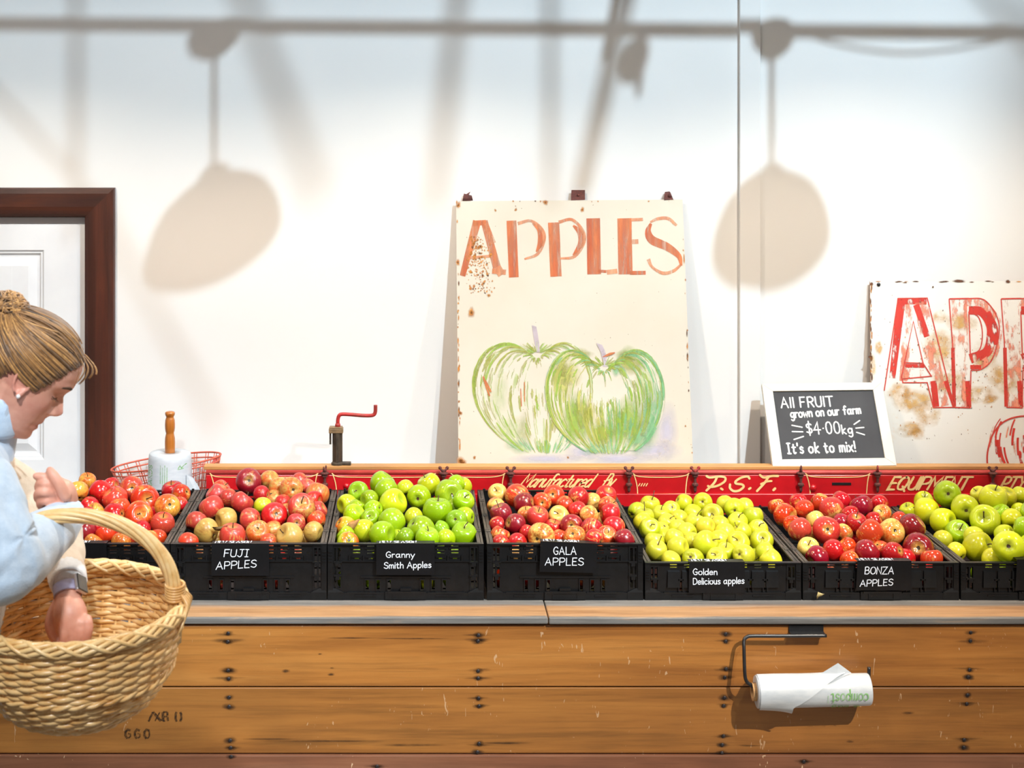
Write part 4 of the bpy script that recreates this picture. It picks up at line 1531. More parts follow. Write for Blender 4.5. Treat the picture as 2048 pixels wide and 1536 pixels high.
# ------------------------------------------------------------------ wire bracket and bag roll on the plank front
M_CORE = pmat('brown_cardboard_core', (192, 152, 104), (170, 130, 86), 60, rough=0.8)
YR = YF - 0.052
bk = thing('roll_bracket', 'black wire roll holder screwed under the bench edge', 'roll holder', tuple(P(1612, 1250, YF)))
m = MB()
p0, p1 = P(1578, 1252, YF - 0.004), P(1647, 1266, YF - 0.004)
m.box(p0.x, YF - 0.004, p1.z, p1.x, YF, P(0, 1249.5, YF).z)
m.hexa([Vector((p0.x, YF - 0.022, P(0, 1270, YF - 0.02).z)), Vector((p1.x, YF - 0.022, P(0, 1270, YF - 0.02).z)), Vector((p1.x, YF, p1.z)), Vector((p0.x, YF, p1.z)),
        Vector((p0.x, YF - 0.022, P(0, 1267, YF - 0.02).z)), Vector((p1.x, YF - 0.022, P(0, 1267, YF - 0.02).z)), Vector((p1.x, YF, p1.z + 0.004)), Vector((p0.x, YF, p1.z + 0.004))])
m.build('mounting_plate', M_BLACKM, bk, recalc=True)
m = MB()
W_ = lambda x, y, o: P(x, y, YF - o)
pts = [W_(1653, 1271.5, 0.028), W_(1620, 1271.5, 0.028), W_(1560, 1272, 0.028), W_(1505, 1272, 0.028), W_(1494, 1274, 0.029), W_(1488, 1281, 0.032), W_(1488, 1300, 0.040), W_(1489.5, 1345, 0.052), W_(1492, 1360, 0.053), W_(1499, 1368, 0.053), W_(1520, 1376, 0.052), W_(1620, 1378, 0.052), W_(1716, 1373, 0.052), W_(1731, 1368, 0.048), W_(1737, 1358, 0.040), W_(1738, 1334, 0.034)]
m.tube(spline(pts, 5), 0.0043, 10)
m.build('wire_arm', M_BLACKM, bk, smooth=True)
rl = thing('bag_roll', 'white plastic bag roll hanging sideways on the black wire holder', 'bag roll', tuple(P(1622, 1378, YR)))
a0, a1 = P(1512, 1383.5, YR), P(1738, 1378.5, YR)
ax = (a1 - a0).normalized()
ay = Vector((0, -1, 0))
az = ax.cross(ay) * -1
if az.z < 0:
    az = -az
LEN = (a1 - a0).length
RR = 32.0 / F * YR


def rp(u, ang, r_):
    """u along the axis 0..1, ang 0 facing the viewer, +90 deg up"""
    return a0 + ax * (LEN * u) + ay * (r_ * math.cos(ang)) + az * (r_ * math.sin(ang))


m = MB()
N = 48
ringsU = [(0.0, 0.0), (0.0, RR * 0.97), (0.006, RR), (0.5, RR * 0.995), (0.99, RR * 0.97), (1.0, RR * 0.93), (1.0, 0.0)]
rg = [[m.vert(rp(u, 2 * math.pi * k / N, max(r_, 0.006))) for k in range(N)] for u, r_ in ringsU]
for a, b_ in zip(rg, rg[1:]):
    for k in range(N):
        k2 = (k + 1) % N
        m.face((a[k], a[k2], b_[k2], b_[k]))
m.build('film', M_FILM, rl, smooth=False, recalc=True, bevel=0.0)
for p in bpy.data.objects['film.001'].data.polygons if 'film.001' in bpy.data.objects else []:
    p.use_smooth = True
m = MB()
for u0, u1, r0, r1 in ((-0.035, 0.004, 0.0215, 0.0165),):
    cr = [[m.vert(rp(u, 2 * math.pi * k / 32, r_)) for k in range(32)] for u, r_ in ((u0, r1), (u0, r0), (u1, r0), (u1, r1))]
    for a, b_ in zip(cr, cr[1:] + cr[:1]):
        for k in range(32):
            k2 = (k + 1) % 32
            m.face((a[k], a[k2], b_[k2], b_[k]))
m.build('core', M_CORE, rl, recalc=True)
m = MB()
# torn outer wrap: covers the left part, ends in a diagonal edge and a peak that stands up at the back
na, nu = 26, 14
grid = []
for i in range(na):
    ang = math.radians(115 - i * 7.6)
    f = i / (na - 1)
    ur = 0.80 - 0.05 * f if f < 0.18 else 0.80 - 0.62 * ((f - 0.18) / 0.82) ** 0.9
    ur = max(ur, 0.30)
    row = []
    for j in range(nu):
        t = j / (nu - 1)
        u = 0.012 + (ur - 0.012) * t
        lift = 0.0016 + 0.004 * (t ** 4) + (0.006 * max(0, f - 0.8) / 0.2) * (0.3 + t)
        row.append(m.vert(rp(u, ang, RR + lift + 0.0006 * math.sin(9 * u + 3 * f))))
    grid.append(row)
for i in range(na - 1):
    for j in range(nu - 1):
        m.face((grid[i][j], grid[i][j + 1], grid[i + 1][j + 1], grid[i + 1][j]))
pk = P(1676, 1326, YR - 0.004)
l0, r0 = rp(0.58, math.radians(88), RR + 0.003), rp(0.845, math.radians(86), RR + 0.003)
md = (l0 + r0) / 2 + Vector((0, -0.008, -0.004))
lo = rp(0.60, math.radians(38), RR + 0.006)
m.poly([l0, md, pk])
m.poly([md, r0, pk])
m.poly([l0, lo, md])
m.poly([lo, r0, md])
m.build('loose_sheet', M_FILM, rl, smooth=True)
gp = MB()


def rpx(px, py):
    u = (px - 1512) / 226.0
    s = max(-0.99, min(0.99, (1383.5 - 5.0 * u - py) / 33.0))
    return rp(u, math.asin(s), RR + 0.0012)


write(gp, "compost", 1655, 1728, 1398, 22, rpx, 2.4, flip=True, gap=1.6)
write(gp, "& bag", 1658, 1712, 1412, 9, rpx, 1.3, flip=True, gap=1.4)
gp.ribbon([(1648, 1396 - k) for k in range(0, 20, 4)], 1.5, rpx, [0.6] * 5)
gp.build('print', M_GREENP, rl)
# ------------------------------------------------------------------ black plastic crates
YC = 4.12
CW, CD = 0.396, 0.60
M_CRATE = pmat('black_crate_plastic', (11, 12, 14), (17, 18, 20), 40, rough=0.42, spec=0.32)
M_CRIM = pmat('dusty_grey_brown_crate_rim', (74, 66, 58), (48, 44, 40), 35, stretch=(1, 0.4, 1), rough=0.6)  # lighter grey-brown stands in for light reflected by the black plastic


def slotted(mb, xa, xb, z0, z1, y0, y1, bands):
    """bands: (za, zb, [(x0, x1) openings]); everything between is solid"""
    zc = z0
    for za, zb, op in sorted(bands, key=lambda b: b[0]):
        if za > zc + 1e-6:
            mb.box(xa, y0, zc, xb, y1, za)
        x = xa
        for o0, o1 in sorted(op):
            if o0 > x:
                mb.box(x, y0, za, o0, y1, zb)
            x = o1
        if x < xb:
            mb.box(x, y0, za, xb, y1, zb)
        zc = zb
    if zc < z1:
        mb.box(xa, y0, zc, xb, y1, z1)


def front_mb(h, tall):
    """front wall in local coordinates: x centred, y 0 is its outer face, z 0 its foot"""
    m = MB()
    hw = CW / 2
    T = 0.010
    iw = hw - 0.036
    cols = [(-0.125 + 0.0357 * k - 0.009, -0.125 + 0.0357 * k + 0.009) for k in range(8)]
    if tall:
        bands = [(h - 0.0085, h - 0.0048, cols), (h - 0.0185, h - 0.0152, cols), (h - 0.0265, h - 0.0230, cols), (h - 0.0410, h - 0.0375, [(a + 0.004, b - 0.003) for a, b in cols])]
        vs = [(x - 0.0038, x + 0.0038) for x in (-0.098, -0.070, -0.042, 0.042, 0.070, 0.098)]
        bands.append((0.022, 0.050, vs))
        slotted(m, -iw, iw, 0.018, h - 0.003, 0.004, 0.004 + T * 0.5, bands)
        corner = [(0.030, 0.058), (0.064, 0.092), (0.096, h - 0.012)]
    else:
        bands = [(h - 0.0085, h - 0.0050, cols), (h - 0.0150, h - 0.0120, cols)]
        vs = [(x - 0.0038, x + 0.0038) for x in (-0.070, -0.107, 0.070, 0.107)]
        bands.append((0.024, 0.052, vs))
        slotted(m, -iw, iw, 0.018, h - 0.003, 0.004, 0.004 + T * 0.5, bands)
        corner = [(0.026, 0.050), (0.055, h - 0.012)]
    # corner columns with tall openings
    for s in (-1, 1):
        xs = sorted((s * iw, s * hw))
        ops = [(s * (hw - 0.032), s * (hw - 0.025)), (s * (hw - 0.021), s * (hw - 0.016))]
        ops = [tuple(sorted(o)) for o in ops]
        slotted(m, xs[0], xs[1], 0.018, h - 0.003, 0.002, 0.012, [(a, b, ops) for a, b in corner])
        px_ = sorted((s * (hw - 0.013), s * hw))
        m.box(px_[0], -0.001, 0.0, px_[1], 0.012, h - 0.003)
        for k in range(4):
            zr = h - (0.022 + 0.008 * k) if tall else h - (0.024 + 0.007 * k)
            q = sorted((s * (hw - 0.011), s * (hw - 0.002)))
            m.box(q[0], -0.003, zr, q[1], 0.0, zr + 0.0022)
        for zr in ((0.060, 0.094) if tall else (0.052,)):
            q = sorted((s * (hw - 0.036), s * (hw - 0.015)))
            m.box(q[0], -0.002, zr, q[1], 0.004, zr + 0.004)
            q = sorted((s * (hw - 0.030), s * (hw - 0.020)))
            m.box(q[0], -0.003, zr - 0.008, q[1], 0.002, zr)
        q = sorted((s * (hw - 0.040), s * hw))
        m.box(q[0], -0.002, 0.0, q[1], 0.010, 0.020)
        m.hexa([Vector((q[0], -0.002, 0.02)), Vector((q[1], -0.002, 0.02)), Vector((q[1], 0.01, 0.02)), Vector((q[0], 0.01, 0.02)),
                Vector((s * (hw - 0.013) - 0.006, 0.0, 0.030)), Vector((s * (hw - 0.013) + 0.006, 0.0, 0.030)), Vector((s * (hw - 0.013) + 0.006, 0.01, 0.030)), Vector((s * (hw - 0.013) - 0.006, 0.01, 0.030))])
    # foot rail with steps
    m.box(-iw, -0.001, 0.0, iw, 0.010, 0.018)
    for x0, x1 in ((-0.13, -0.075), (0.075, 0.13)):
        m.box(x0, -0.004, 0.010, x1, 0.0, 0.013)
        m.box(x0 - 0.02, -0.002, 0.016, x1 + 0.02, 0.004, 0.020)
    # raised frames and ribs
    if tall:
        m.box(-iw, 0.0, h - 0.047, iw, 0.004, h - 0.044)
        for k in range(9):
            x = -0.143 + 0.0357 * k
            m.box(x - 0.0016, 0.0, h - 0.044, x + 0.0016, 0.004, h - 0.030)
        for k in range(8):
            m.box(cols[k][0] - 0.004, 0.001, h - 0.0365, cols[k][1] + 0.004, 0.004, h - 0.0330)
            m.box(cols[k][0] - 0.006, 0.001, h - 0.0140, cols[k][1] + 0.006, 0.004, h - 0.0105)
        m.box(-0.115, 0.0015, 0.055, 0.115, 0.004, 0.060)
        for a, b in vs:
            m.box(a - 0.003, 0.001, 0.022, a, 0.004, 0.053)
            m.box(b, 0.001, 0.022, b + 0.003, 0.004, 0.053)
            m.box(a - 0.003, 0.001, 0.050, b + 0.003, 0.004, 0.0535)
    else:
        for x in (-0.125, -0.0885, -0.052, 0.052, 0.0885, 0.125):
            m.hexa([Vector((x - 0.016, -0.003, 0.032)), Vector((x + 0.016, -0.003, 0.032)), Vector((x + 0.016, 0.005, 0.030)), Vector((x - 0.016, 0.005, 0.030)),
                    Vector((x - 0.015, 0.0, h - 0.024)), Vector((x + 0.015, 0.0, h - 0.024)), Vector((x + 0.015, 0.005, h - 0.020)), Vector((x - 0.015, 0.005, h - 0.020))])
        for a, b in vs:
            m.box(a - 0.003, -0.002, 0.022, a, 0.004, 0.053)
            m.box(b, -0.002, 0.022, b + 0.003, 0.004, 0.053)
            m.box(a - 0.003, -0.002, 0.050, b + 0.003, 0.004, 0.054)
    # lip
    m.box(-hw, -0.003, h - 0.0035, hw, 0.011, h)
    return m


def latch_mb(tall):
    m = MB()
    m.box(-0.052, -0.006, 0.003, 0.052, 0.0, 0.022)
    m.box(-0.046, -0.008, 0.018, 0.046, -0.004, 0.0235)
    for s in (-1, 1):
        q = sorted((s * 0.030, s * 0.033))
        m.box(q[0], -0.0078, 0.004, q[1], -0.005, 0.018)
    m.box(-0.033, -0.0078, 0.003, 0.033, -0.005, 0.0055)
    m.box(-0.014, -0.004, 0.024, 0.014, 0.003, 0.030)
    return m


def back_mb(h):
    m = MB()
    hw = CW / 2
    cols = [(-0.125 + 0.0357 * k - 0.009, -0.125 + 0.0357 * k + 0.009) for k in range(8)]
    slotted(m, -hw, hw, 0.0, h - 0.003, CD - 0.010, CD - 0.003, [(h - 0.0095, h - 0.0045, cols), (h - 0.0225, h - 0.0165, cols), (h - 0.034, h - 0.030, cols)])
    m.box(-hw, CD - 0.012, h - 0.0035, hw, CD, h)
    for s in (-1, 1):
        m.lathe([(0.004, h - 0.001), (0.0035, h + 0.004), (0, h + 0.005)], 8, Matrix.Translation((s * (hw - 0.02), CD - 0.006, 0)))
    return m


def side_mb(h, s):
    m = MB()
    hw = CW / 2
    q = sorted((s * (hw - 0.010), s * (hw - 0.002)))
    ops = [(0.06 + 0.06 * k, 0.09 + 0.06 * k) for k in range(8)]
    # same slotting, run along y
    t = MB()
    slotted(t, 0.012, CD - 0.012, 0.0, h - 0.004, q[0], q[1], [(h - 0.012, h - 0.008, ops), (h - 0.025, h - 0.020, ops), (h - 0.045, h - 0.036, ops)])
    for x, y, z in t.v:
        m.v.append((y, x, z))
        m.fade.append(1.0)
    for f in t.f:
        m.face(list(reversed(f)))
    return m


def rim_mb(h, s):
    """wide grey-brown top flange of a side wall, grooved along its length"""
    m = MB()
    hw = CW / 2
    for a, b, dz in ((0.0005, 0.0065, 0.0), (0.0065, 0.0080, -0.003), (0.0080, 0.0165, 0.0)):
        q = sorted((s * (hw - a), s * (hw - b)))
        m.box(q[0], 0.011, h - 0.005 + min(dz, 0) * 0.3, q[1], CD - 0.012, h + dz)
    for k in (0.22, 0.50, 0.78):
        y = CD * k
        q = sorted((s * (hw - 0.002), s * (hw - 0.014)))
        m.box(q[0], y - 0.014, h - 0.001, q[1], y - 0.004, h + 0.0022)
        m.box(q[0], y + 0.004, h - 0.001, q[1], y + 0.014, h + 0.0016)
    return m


CENT = [(27 + 340) / 2, 497.5, 811.5, 1130, 1446, 1761.5, 2077.5]
HT, HS = 0.1435, 0.0955
CR_H = [HT, HT, HT, HT, HS, HS, HS]
CR_LAB = ['black plastic crate of glossy red apples beside the wicker basket, leftmost', 'black plastic crate of mottled pinkish apples, right of the leftmost crate', 'black plastic crate of bright green apples, in front of the painted sign',
          'black plastic crate of small orange-red apples, last of the tall crates', 'shallow black crate of pale yellow-green apples with thin stems', 'shallow black crate of dark red apples below the chalkboard', 'shallow black crate of large green apples at the right edge']
crate_meshes = {}
CRATES = []
crate_proto = {}
for ci in range(7):
    h = CR_H[ci]
    cx = P(CENT[ci], 1200, YC).x
    root = thing('produce_crate', CR_LAB[ci], 'crate', (cx, YC, TZ), 'black produce crates on the counter')
    CRATES.append(root)
    if h in crate_proto:
        src = crate_proto[h]
        for ch_ in list(src.children):
            c = ch_.copy()
            COL.objects.link(c)
            c.parent = root
            for g in ch_.children:
                e = g.copy()
                COL.objects.link(e)
                e.parent = c
        continue
    crate_proto[h] = root
    tall = h == HT
    fp = front_mb(h, tall).build('front_panel', M_CRATE, root, local=True)
    latch_mb(tall).build('latch', M_CRATE, fp, local=True)
    back_mb(h).build('back_panel', M_CRATE, root, local=True)
    for s in (-1, 1):
        sp = side_mb(h, s).build('side_panel', M_CRATE, root, local=True)
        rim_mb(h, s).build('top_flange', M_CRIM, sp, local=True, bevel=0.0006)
    b = MB()
    for k in range(9):
        b.box(-CW / 2 + 0.012, 0.012 + k * 0.0645, 0.004, CW / 2 - 0.012, 0.012 + k * 0.0645 + 0.05, 0.009)
    b.box(-CW / 2 + 0.012, 0.012, 0.001, -CW / 2 + 0.05, CD - 0.012, 0.004)
    b.box(CW / 2 - 0.05, 0.012, 0.001, CW / 2 - 0.012, CD - 0.012, 0.004)
    b.build('base', M_CRATE, root, local=True)

# ------------------------------------------------------------------ black price cards folded over the crate fronts
M_CARD = pmat('black_card', (9, 10, 13), (13, 14, 18), 30, rough=0.45, spec=0.3)
M_WINK = paint('paint_white_marker', (236, 242, 250), (222, 230, 244), 120, cover=0.98, rough=0.7)
CARDS = [
    (0, (98, 1086.5), (213, 1086.5), (213, 1164), (98, 1164), 'black price card on the leftmost crate, half hidden by the basket', [("APPLES", 118, 192, 1140, 12, 2.2, 0, 0)]),
    (1, (423, 1089), (538, 1089), (538.5, 1151.5), (423, 1151.5), 'black card handwritten FUJI APPLES on the mottled pinkish apple crate', [("FUJI", 447, 498, 1113.5, 14.5, 2.3, 0.15, 0), ("APPLES", 432, 513, 1139, 14.5, 2.2, 0.08, 0.06)]),
    (2, (752.5, 1087.5), (869.5, 1087), (869, 1150), (752.5, 1150), 'black card handwritten Granny Smith Apples on the bright green apple crate', [("Granny", 772, 829, 1115, 11.5, 2.1, 0, 0.0), ("Smith Apples", 768, 862, 1137, 12, 2.1, 0, 0.02)]),
    (3, (1081, 1083), (1195, 1088), (1192.5, 1146), (1079, 1143.5), 'black card handwritten GALA APPLES, tilted on the orange-red apple crate', [("GALA", 1107, 1152, 1109, 15, 2.2, 0, 0), ("APPLES", 1090, 1167, 1130.5, 14.5, 2.1, 0.05, 0)]),
    (4, (1378.5, 1124), (1489.5, 1124), (1489.5, 1186), (1377.5, 1186), 'black card handwritten Golden Delicious apples on the yellow-green apple crate', [("Golden", 1386, 1434, 1149.5, 12, 2.1, 0, 0), ("Delicious apples", 1386, 1488, 1169, 12.5, 2.1, 0.0, 0.02)]),
    (5, (1715, 1122), (1823, 1122), (1824, 1181), (1712, 1181), 'black card handwritten BONZA APPLES on the dark red apple crate', [("BONZA", 1729, 1788, 1148, 14, 2.2, 0.1, 0), ("APPLES", 1720, 1786, 1173, 12.5, 2.1, 0.08, 0.04)]),
    (6, (2034, 1119), (2148, 1119), (2148, 1181), (2031, 1181), 'black card on the large green apple crate, cut off by the right edge', []),
]
for ci, tl, tr, br_, bl, lab, lines in CARDS:
    yf = YC - 0.0092
    pjc = vplane(yf)
    root = thing('price_card', lab, 'price card', tuple(pjc((bl[0] + br_[0]) / 2, bl[1])), 'black price cards on the crates')
    a, b, c, d_ = pjc(*tl), pjc(*tr), pjc(*br_), pjc(*bl)
    ztop_ = TZ + CR_H[ci] + 0.002
    m = MB()
    th = Vector((0, 0.0012, 0))
    a.z, b.z = max(a.z, ztop_), max(b.z, ztop_)
    m.hexa([d_, c, c + th, d_ + th, a, b, b + th, a + th])
    bk_ = Vector((0, 0.030, -0.0005))
    up_ = Vector((0, 0, -0.0010))
    m.hexa([a + up_, b + up_, b + up_ + bk_, a + up_ + bk_, a, b, b + bk_, a + bk_])
    m.build('card', M_CARD, root, recalc=True)
    t = MB()
    pl = vplane(yf, 0.0005)
    for s, x0, x1, yb, cap, wd, sl, rise in lines:
        write(t, s, x0, x1, yb, cap, pl, wd * 0.78, slant=sl, rise=-rise if ci == 3 else rise, gap=1.7, vwob=0.12, jit=0.12, rnd=lrnd)
    # NEW SEASON along the folded-over top
    sc_ = (b - a).length
    tp = lambda x, y: a + (b - a) * x + Vector((0, 0.006 + 0.020 * (-y), 0.0007))
    if lines:
        write(t, "NEW SEASON", 0.06, 0.68, 0.0, 1.0, tp, 0.022, gap=2.6, rnd=lrnd)
    if lines:
        t.build('lettering', M_WINK, root)
# ------------------------------------------------------------------ apples
def apple_mesh(name, lobes, squash, taper, seed, segs=28, rows=20):
    """unit apple: stem hollow at +z, blossom end at -z"""
    r_ = random.Random(seed)
    ph = r_.uniform(0, 6.28)
    off = Vector((r_.uniform(0, 50), r_.uniform(0, 50), 0))
    mb = MB()
    g = []
    for j in range(rows + 1):
        t = math.pi * j / rows
        row = []
        for i in range(segs):
            a = 2 * math.pi * i / segs
            # profile with hollows at both ends
            st_, ct = math.sin(t), math.cos(t)
            R_ = st_ * (1 + 0.05 * math.cos(2 * t))
            z = ct * squash
            top = math.exp(-((t) / 0.42) ** 2)
            bot = math.exp(-((math.pi - t) / 0.36) ** 2)
            z += -0.34 * top + 0.24 * bot
            if ct < 0:
                R_ *= 1 - taper * ct * ct
            lob = 1 + lobes * math.cos(5 * a + ph) * (0.25 + 0.75 * (ct < 0) * ct * ct) * min(1, st_ * 2)
            z += lobes * 1.1 * math.cos(5 * a + ph) * math.exp(-((t - 2.72) / 0.25) ** 2)
            p = Vector((R_ * lob * math.cos(a), R_ * lob * math.sin(a), z))
            p *= 1 + 0.07 * (noise.noise(p * 0.9 + off))
            row.append(mb.vert(p))
            if j in (0, rows):
                break
        g.append(row)
    for j in range(rows):
        for i in range(segs):
            i2 = (i + 1) % segs
            if j == 0:
                mb.face((g[0][0], g[1][i], g[1][i2]))
            elif j == rows - 1:
                mb.face((g[j][i], g[rows][0], g[j][i2]))
            else:
                mb.face((g[j][i], g[j + 1][i], g[j + 1][i2], g[j][i2]))
    me = bpy.data.meshes.new(name)
    me.from_pydata(mb.v, [], mb.f)
    me.polygons.foreach_set('use_smooth', [True] * len(me.polygons))
    return me


def apple_material(name, ground, streaky, specks, rough=0.28, speck_col=(240, 220, 170), stripe=0.5, cavity=(150, 140, 60)):
    """main skin colour comes from the object, ground colour shows through in a blush patch and in streaks"""
    m, t, b = new_mat(name)
    oi = t.add('ShaderNodeObjectInfo')
    tc = t.add('ShaderNodeTexCoord')
    o = tc.outputs['Object']
    off = t.add('ShaderNodeVectorMath', operation='ADD')
    cmb = t.add('ShaderNodeCombineXYZ')
    rs = t.math('MULTIPLY', oi.outputs['Random'], 40.0)
    t.link(rs, cmb.inputs[0])
    t.link(rs, cmb.inputs[1])
    t.link(o, off.inputs[0])
    t.link(cmb.outputs[0], off.inputs[1])
    v = off.outputs[0]
    sep = t.add('ShaderNodeSeparateXYZ')
    t.link(o, sep.inputs[0])
    # large blush patch
    big = t.noise(v, 0.75, 2, 0.5)
    # meridian streaks: noise over the direction round the core
    nrm = t.add('ShaderNodeVectorMath', operation='MULTIPLY')
    nrm.inputs[1].default_value = (1, 1, 0.12)
    t.link(v, nrm.inputs[0])
    stk = t.noise(nrm.outputs[0], 7.0, 5, 0.65)
    fine = t.noise(v, 9.0, 4, 0.6)
    k = t.math('ADD', t.math('MULTIPLY', big, 1.0), t.math('MULTIPLY', t.math('SUBTRACT', stk, 0.5), streaky))
    k = t.math('ADD', k, t.math('MULTIPLY', t.math('SUBTRACT', fine, 0.5), 0.25))
    # cover (alpha of the object colour) shifts the threshold
    th = t.math('SUBTRACT', 0.80, t.math('MULTIPLY', oi.outputs['Alpha'], 0.62))
    mr = t.add('ShaderNodeMapRange')
    mr.inputs['From Min'].default_value = -0.10
    mr.inputs['From Max'].default_value = 0.14
    t.link(t.math('SUBTRACT', k, th), mr.inputs['Value'])
    col = t.mix(mr.outputs['Result'], lin(ground), oi.outputs['Color'])
    dark = t.mix(t.math('MULTIPLY', t.math('SUBTRACT', stk, 0.52, True), stripe * 3.5, True), col, t.mix(1.0, oi.outputs['Color'], (0.45, 0.30, 0.34, 1), 'MULTIPLY'))
    col = dark
    if specks:
        vo = t.add('ShaderNodeTexVoronoi')
        vo.inputs['Scale'].default_value = 9.0
        t.link(v, vo.inputs['Vector'])
        kk = t.math('MULTIPLY', t.math('LESS_THAN', vo.outputs['Distance'], 0.075), specks)
        col = t.mix(kk, col, lin(speck_col))
    # russet and green-yellow in the two hollows
    rad = t.add('ShaderNodeVectorMath', operation='MULTIPLY')
    rad.inputs[1].default_value = (1, 1, 0)
    t.link(o, rad.inputs[0])
    ln = t.add('ShaderNodeVectorMath', operation='LENGTH')
    t.link(rad.outputs[0], ln.inputs[0])
    hol = t.add('ShaderNodeMapRange')
    hol.inputs['From Min'].default_value = 0.46
    hol.inputs['From Max'].default_value = 0.10
    t.link(t.math('ADD', ln.outputs['Value'], t.math('MULTIPLY', t.math('SUBTRACT', stk, 0.5), 0.35)), hol.inputs['Value'])
    col = t.mix(t.math('MULTIPLY', hol.outputs['Result'], 0.75), col, lin(cavity))
    cal = t.math('MULTIPLY', t.math('LESS_THAN', t.math('ADD', ln.outputs['Value'], t.math('MULTIPLY', t.math('SUBTRACT', fine, 0.5), 0.15)), 0.115), t.math('LESS_THAN', sep.outputs['Z'], 0.0))
    col = t.mix(cal, col, lin((64, 48, 30)))
    t.link(col, b.inputs['Base Color'])
    b.inputs['Roughness'].default_value = rough
    b.inputs['Specular IOR Level'].default_value = 0.5
    b.inputs['Coat Weight'].default_value = 0.15
    b.inputs['Coat Roughness'].default_value = 0.12
    b.inputs['Subsurface Weight'].default_value = 0.0
    return m


VAR = [
    # ground, streaky, specks, rough, cavity, lobes, squash, taper
    ('red_apple_skin', (222, 158, 62), 0.55, 0.35, 0.22, (196, 150, 70), 0.018, 0.93, 0.10),
    ('mottled_apple_skin', (186, 152, 76), 0.9, 0.5, 0.34, (168, 140, 70), 0.015, 0.92, 0.08),
    ('green_apple_skin', (180, 194, 36), 0.15, 0.45, 0.22, (128, 150, 40), 0.012, 0.95, 0.12),
    ('orange_red_apple_skin', (226, 178, 92), 1.0, 0.4, 0.28, (186, 150, 70), 0.016, 0.92, 0.08),
    ('yellow_green_apple_skin', (206, 200, 66), 0.15, 0.35, 0.34, (160, 150, 50), 0.022, 1.0, 0.16),
    ('dark_red_apple_skin', (226, 188, 96), 0.5, 0.3, 0.18, (206, 170, 80), 0.022, 0.93, 0.12),
    ('large_green_apple_skin', (204, 212, 66), 0.15, 0.4, 0.24, (136, 146, 50), 0.014, 0.96, 0.10),
]
AMAT, AMESH = [], []
for i, (nm, ground, stk, spk, rg, cav, lob, sq, tp_) in enumerate(VAR):
    mt = apple_material(nm, ground, stk, spk, rg, stripe=(0.5 if i in (0, 1, 3, 5) else 0.12), cavity=cav, speck_col=(240, 224, 176) if i not in (2, 4, 6) else (240, 244, 190))
    AMAT.append(mt)
    ms = []
    for k in range(3):
        me = apple_mesh('apple', lob, sq, tp_ + 0.03 * k, 100 + i * 7 + k)
        me.materials.append(mt)
        ms.append(me)
    AMESH.append(ms)
M_STEM = pmat('brown_apple_stem', (92, 66, 34), (64, 48, 28), 30, rough=0.7)
STEMS = []
for k, (ln_, bend) in enumerate(((0.42, 0.1), (0.62, 0.22), (0.9, 0.3))):
    mb = MB()
    mb.tube(spline([(0, 0, 0.56), (bend * 0.2, 0, 0.56 + ln_ * 0.5), (bend, bend * 0.3, 0.56 + ln_)], 4), [0.045] * 4 + [0.04, 0.036, 0.034, 0.04, 0.055], 7)
    me = bpy.data.meshes.new('stem')
    me.from_pydata(mb.v, [], mb.f)
    me.materials.append(M_STEM)
    me.polygons.foreach_set('use_smooth', [True] * len(me.polygons))
    STEMS.append(me)
HUE = {'r': (192, 22, 26), 'd': (142, 16, 32), 'o': (214, 60, 24), 'y': (216, 96, 38), 'p': (196, 58, 48), 'k': (172, 126, 58), 'g': (146, 178, 10), 'G': (122, 162, 14), 'l': (186, 192, 26), 'L': (204, 196, 40), 'c': (222, 164, 84)}
COVER = {'r': .92, 'd': 1.0, 'o': .82, 'y': .5, 'p': .85, 'k': .35, 'g': .9, 'G': .95, 'l': .8, 'L': .8, 'c': .3}
WORD = {'r': 'red', 'd': 'dark red', 'o': 'orange-red', 'y': 'red and yellow', 'p': 'pinkish red', 'k': 'khaki', 'g': 'green', 'G': 'deep green', 'l': 'yellow-green', 'L': 'yellow', 'c': 'pale cream'}
POSE = {'s': 'stem toward the viewer', 'c': 'blossom end outward', 'u': 'stem up'}
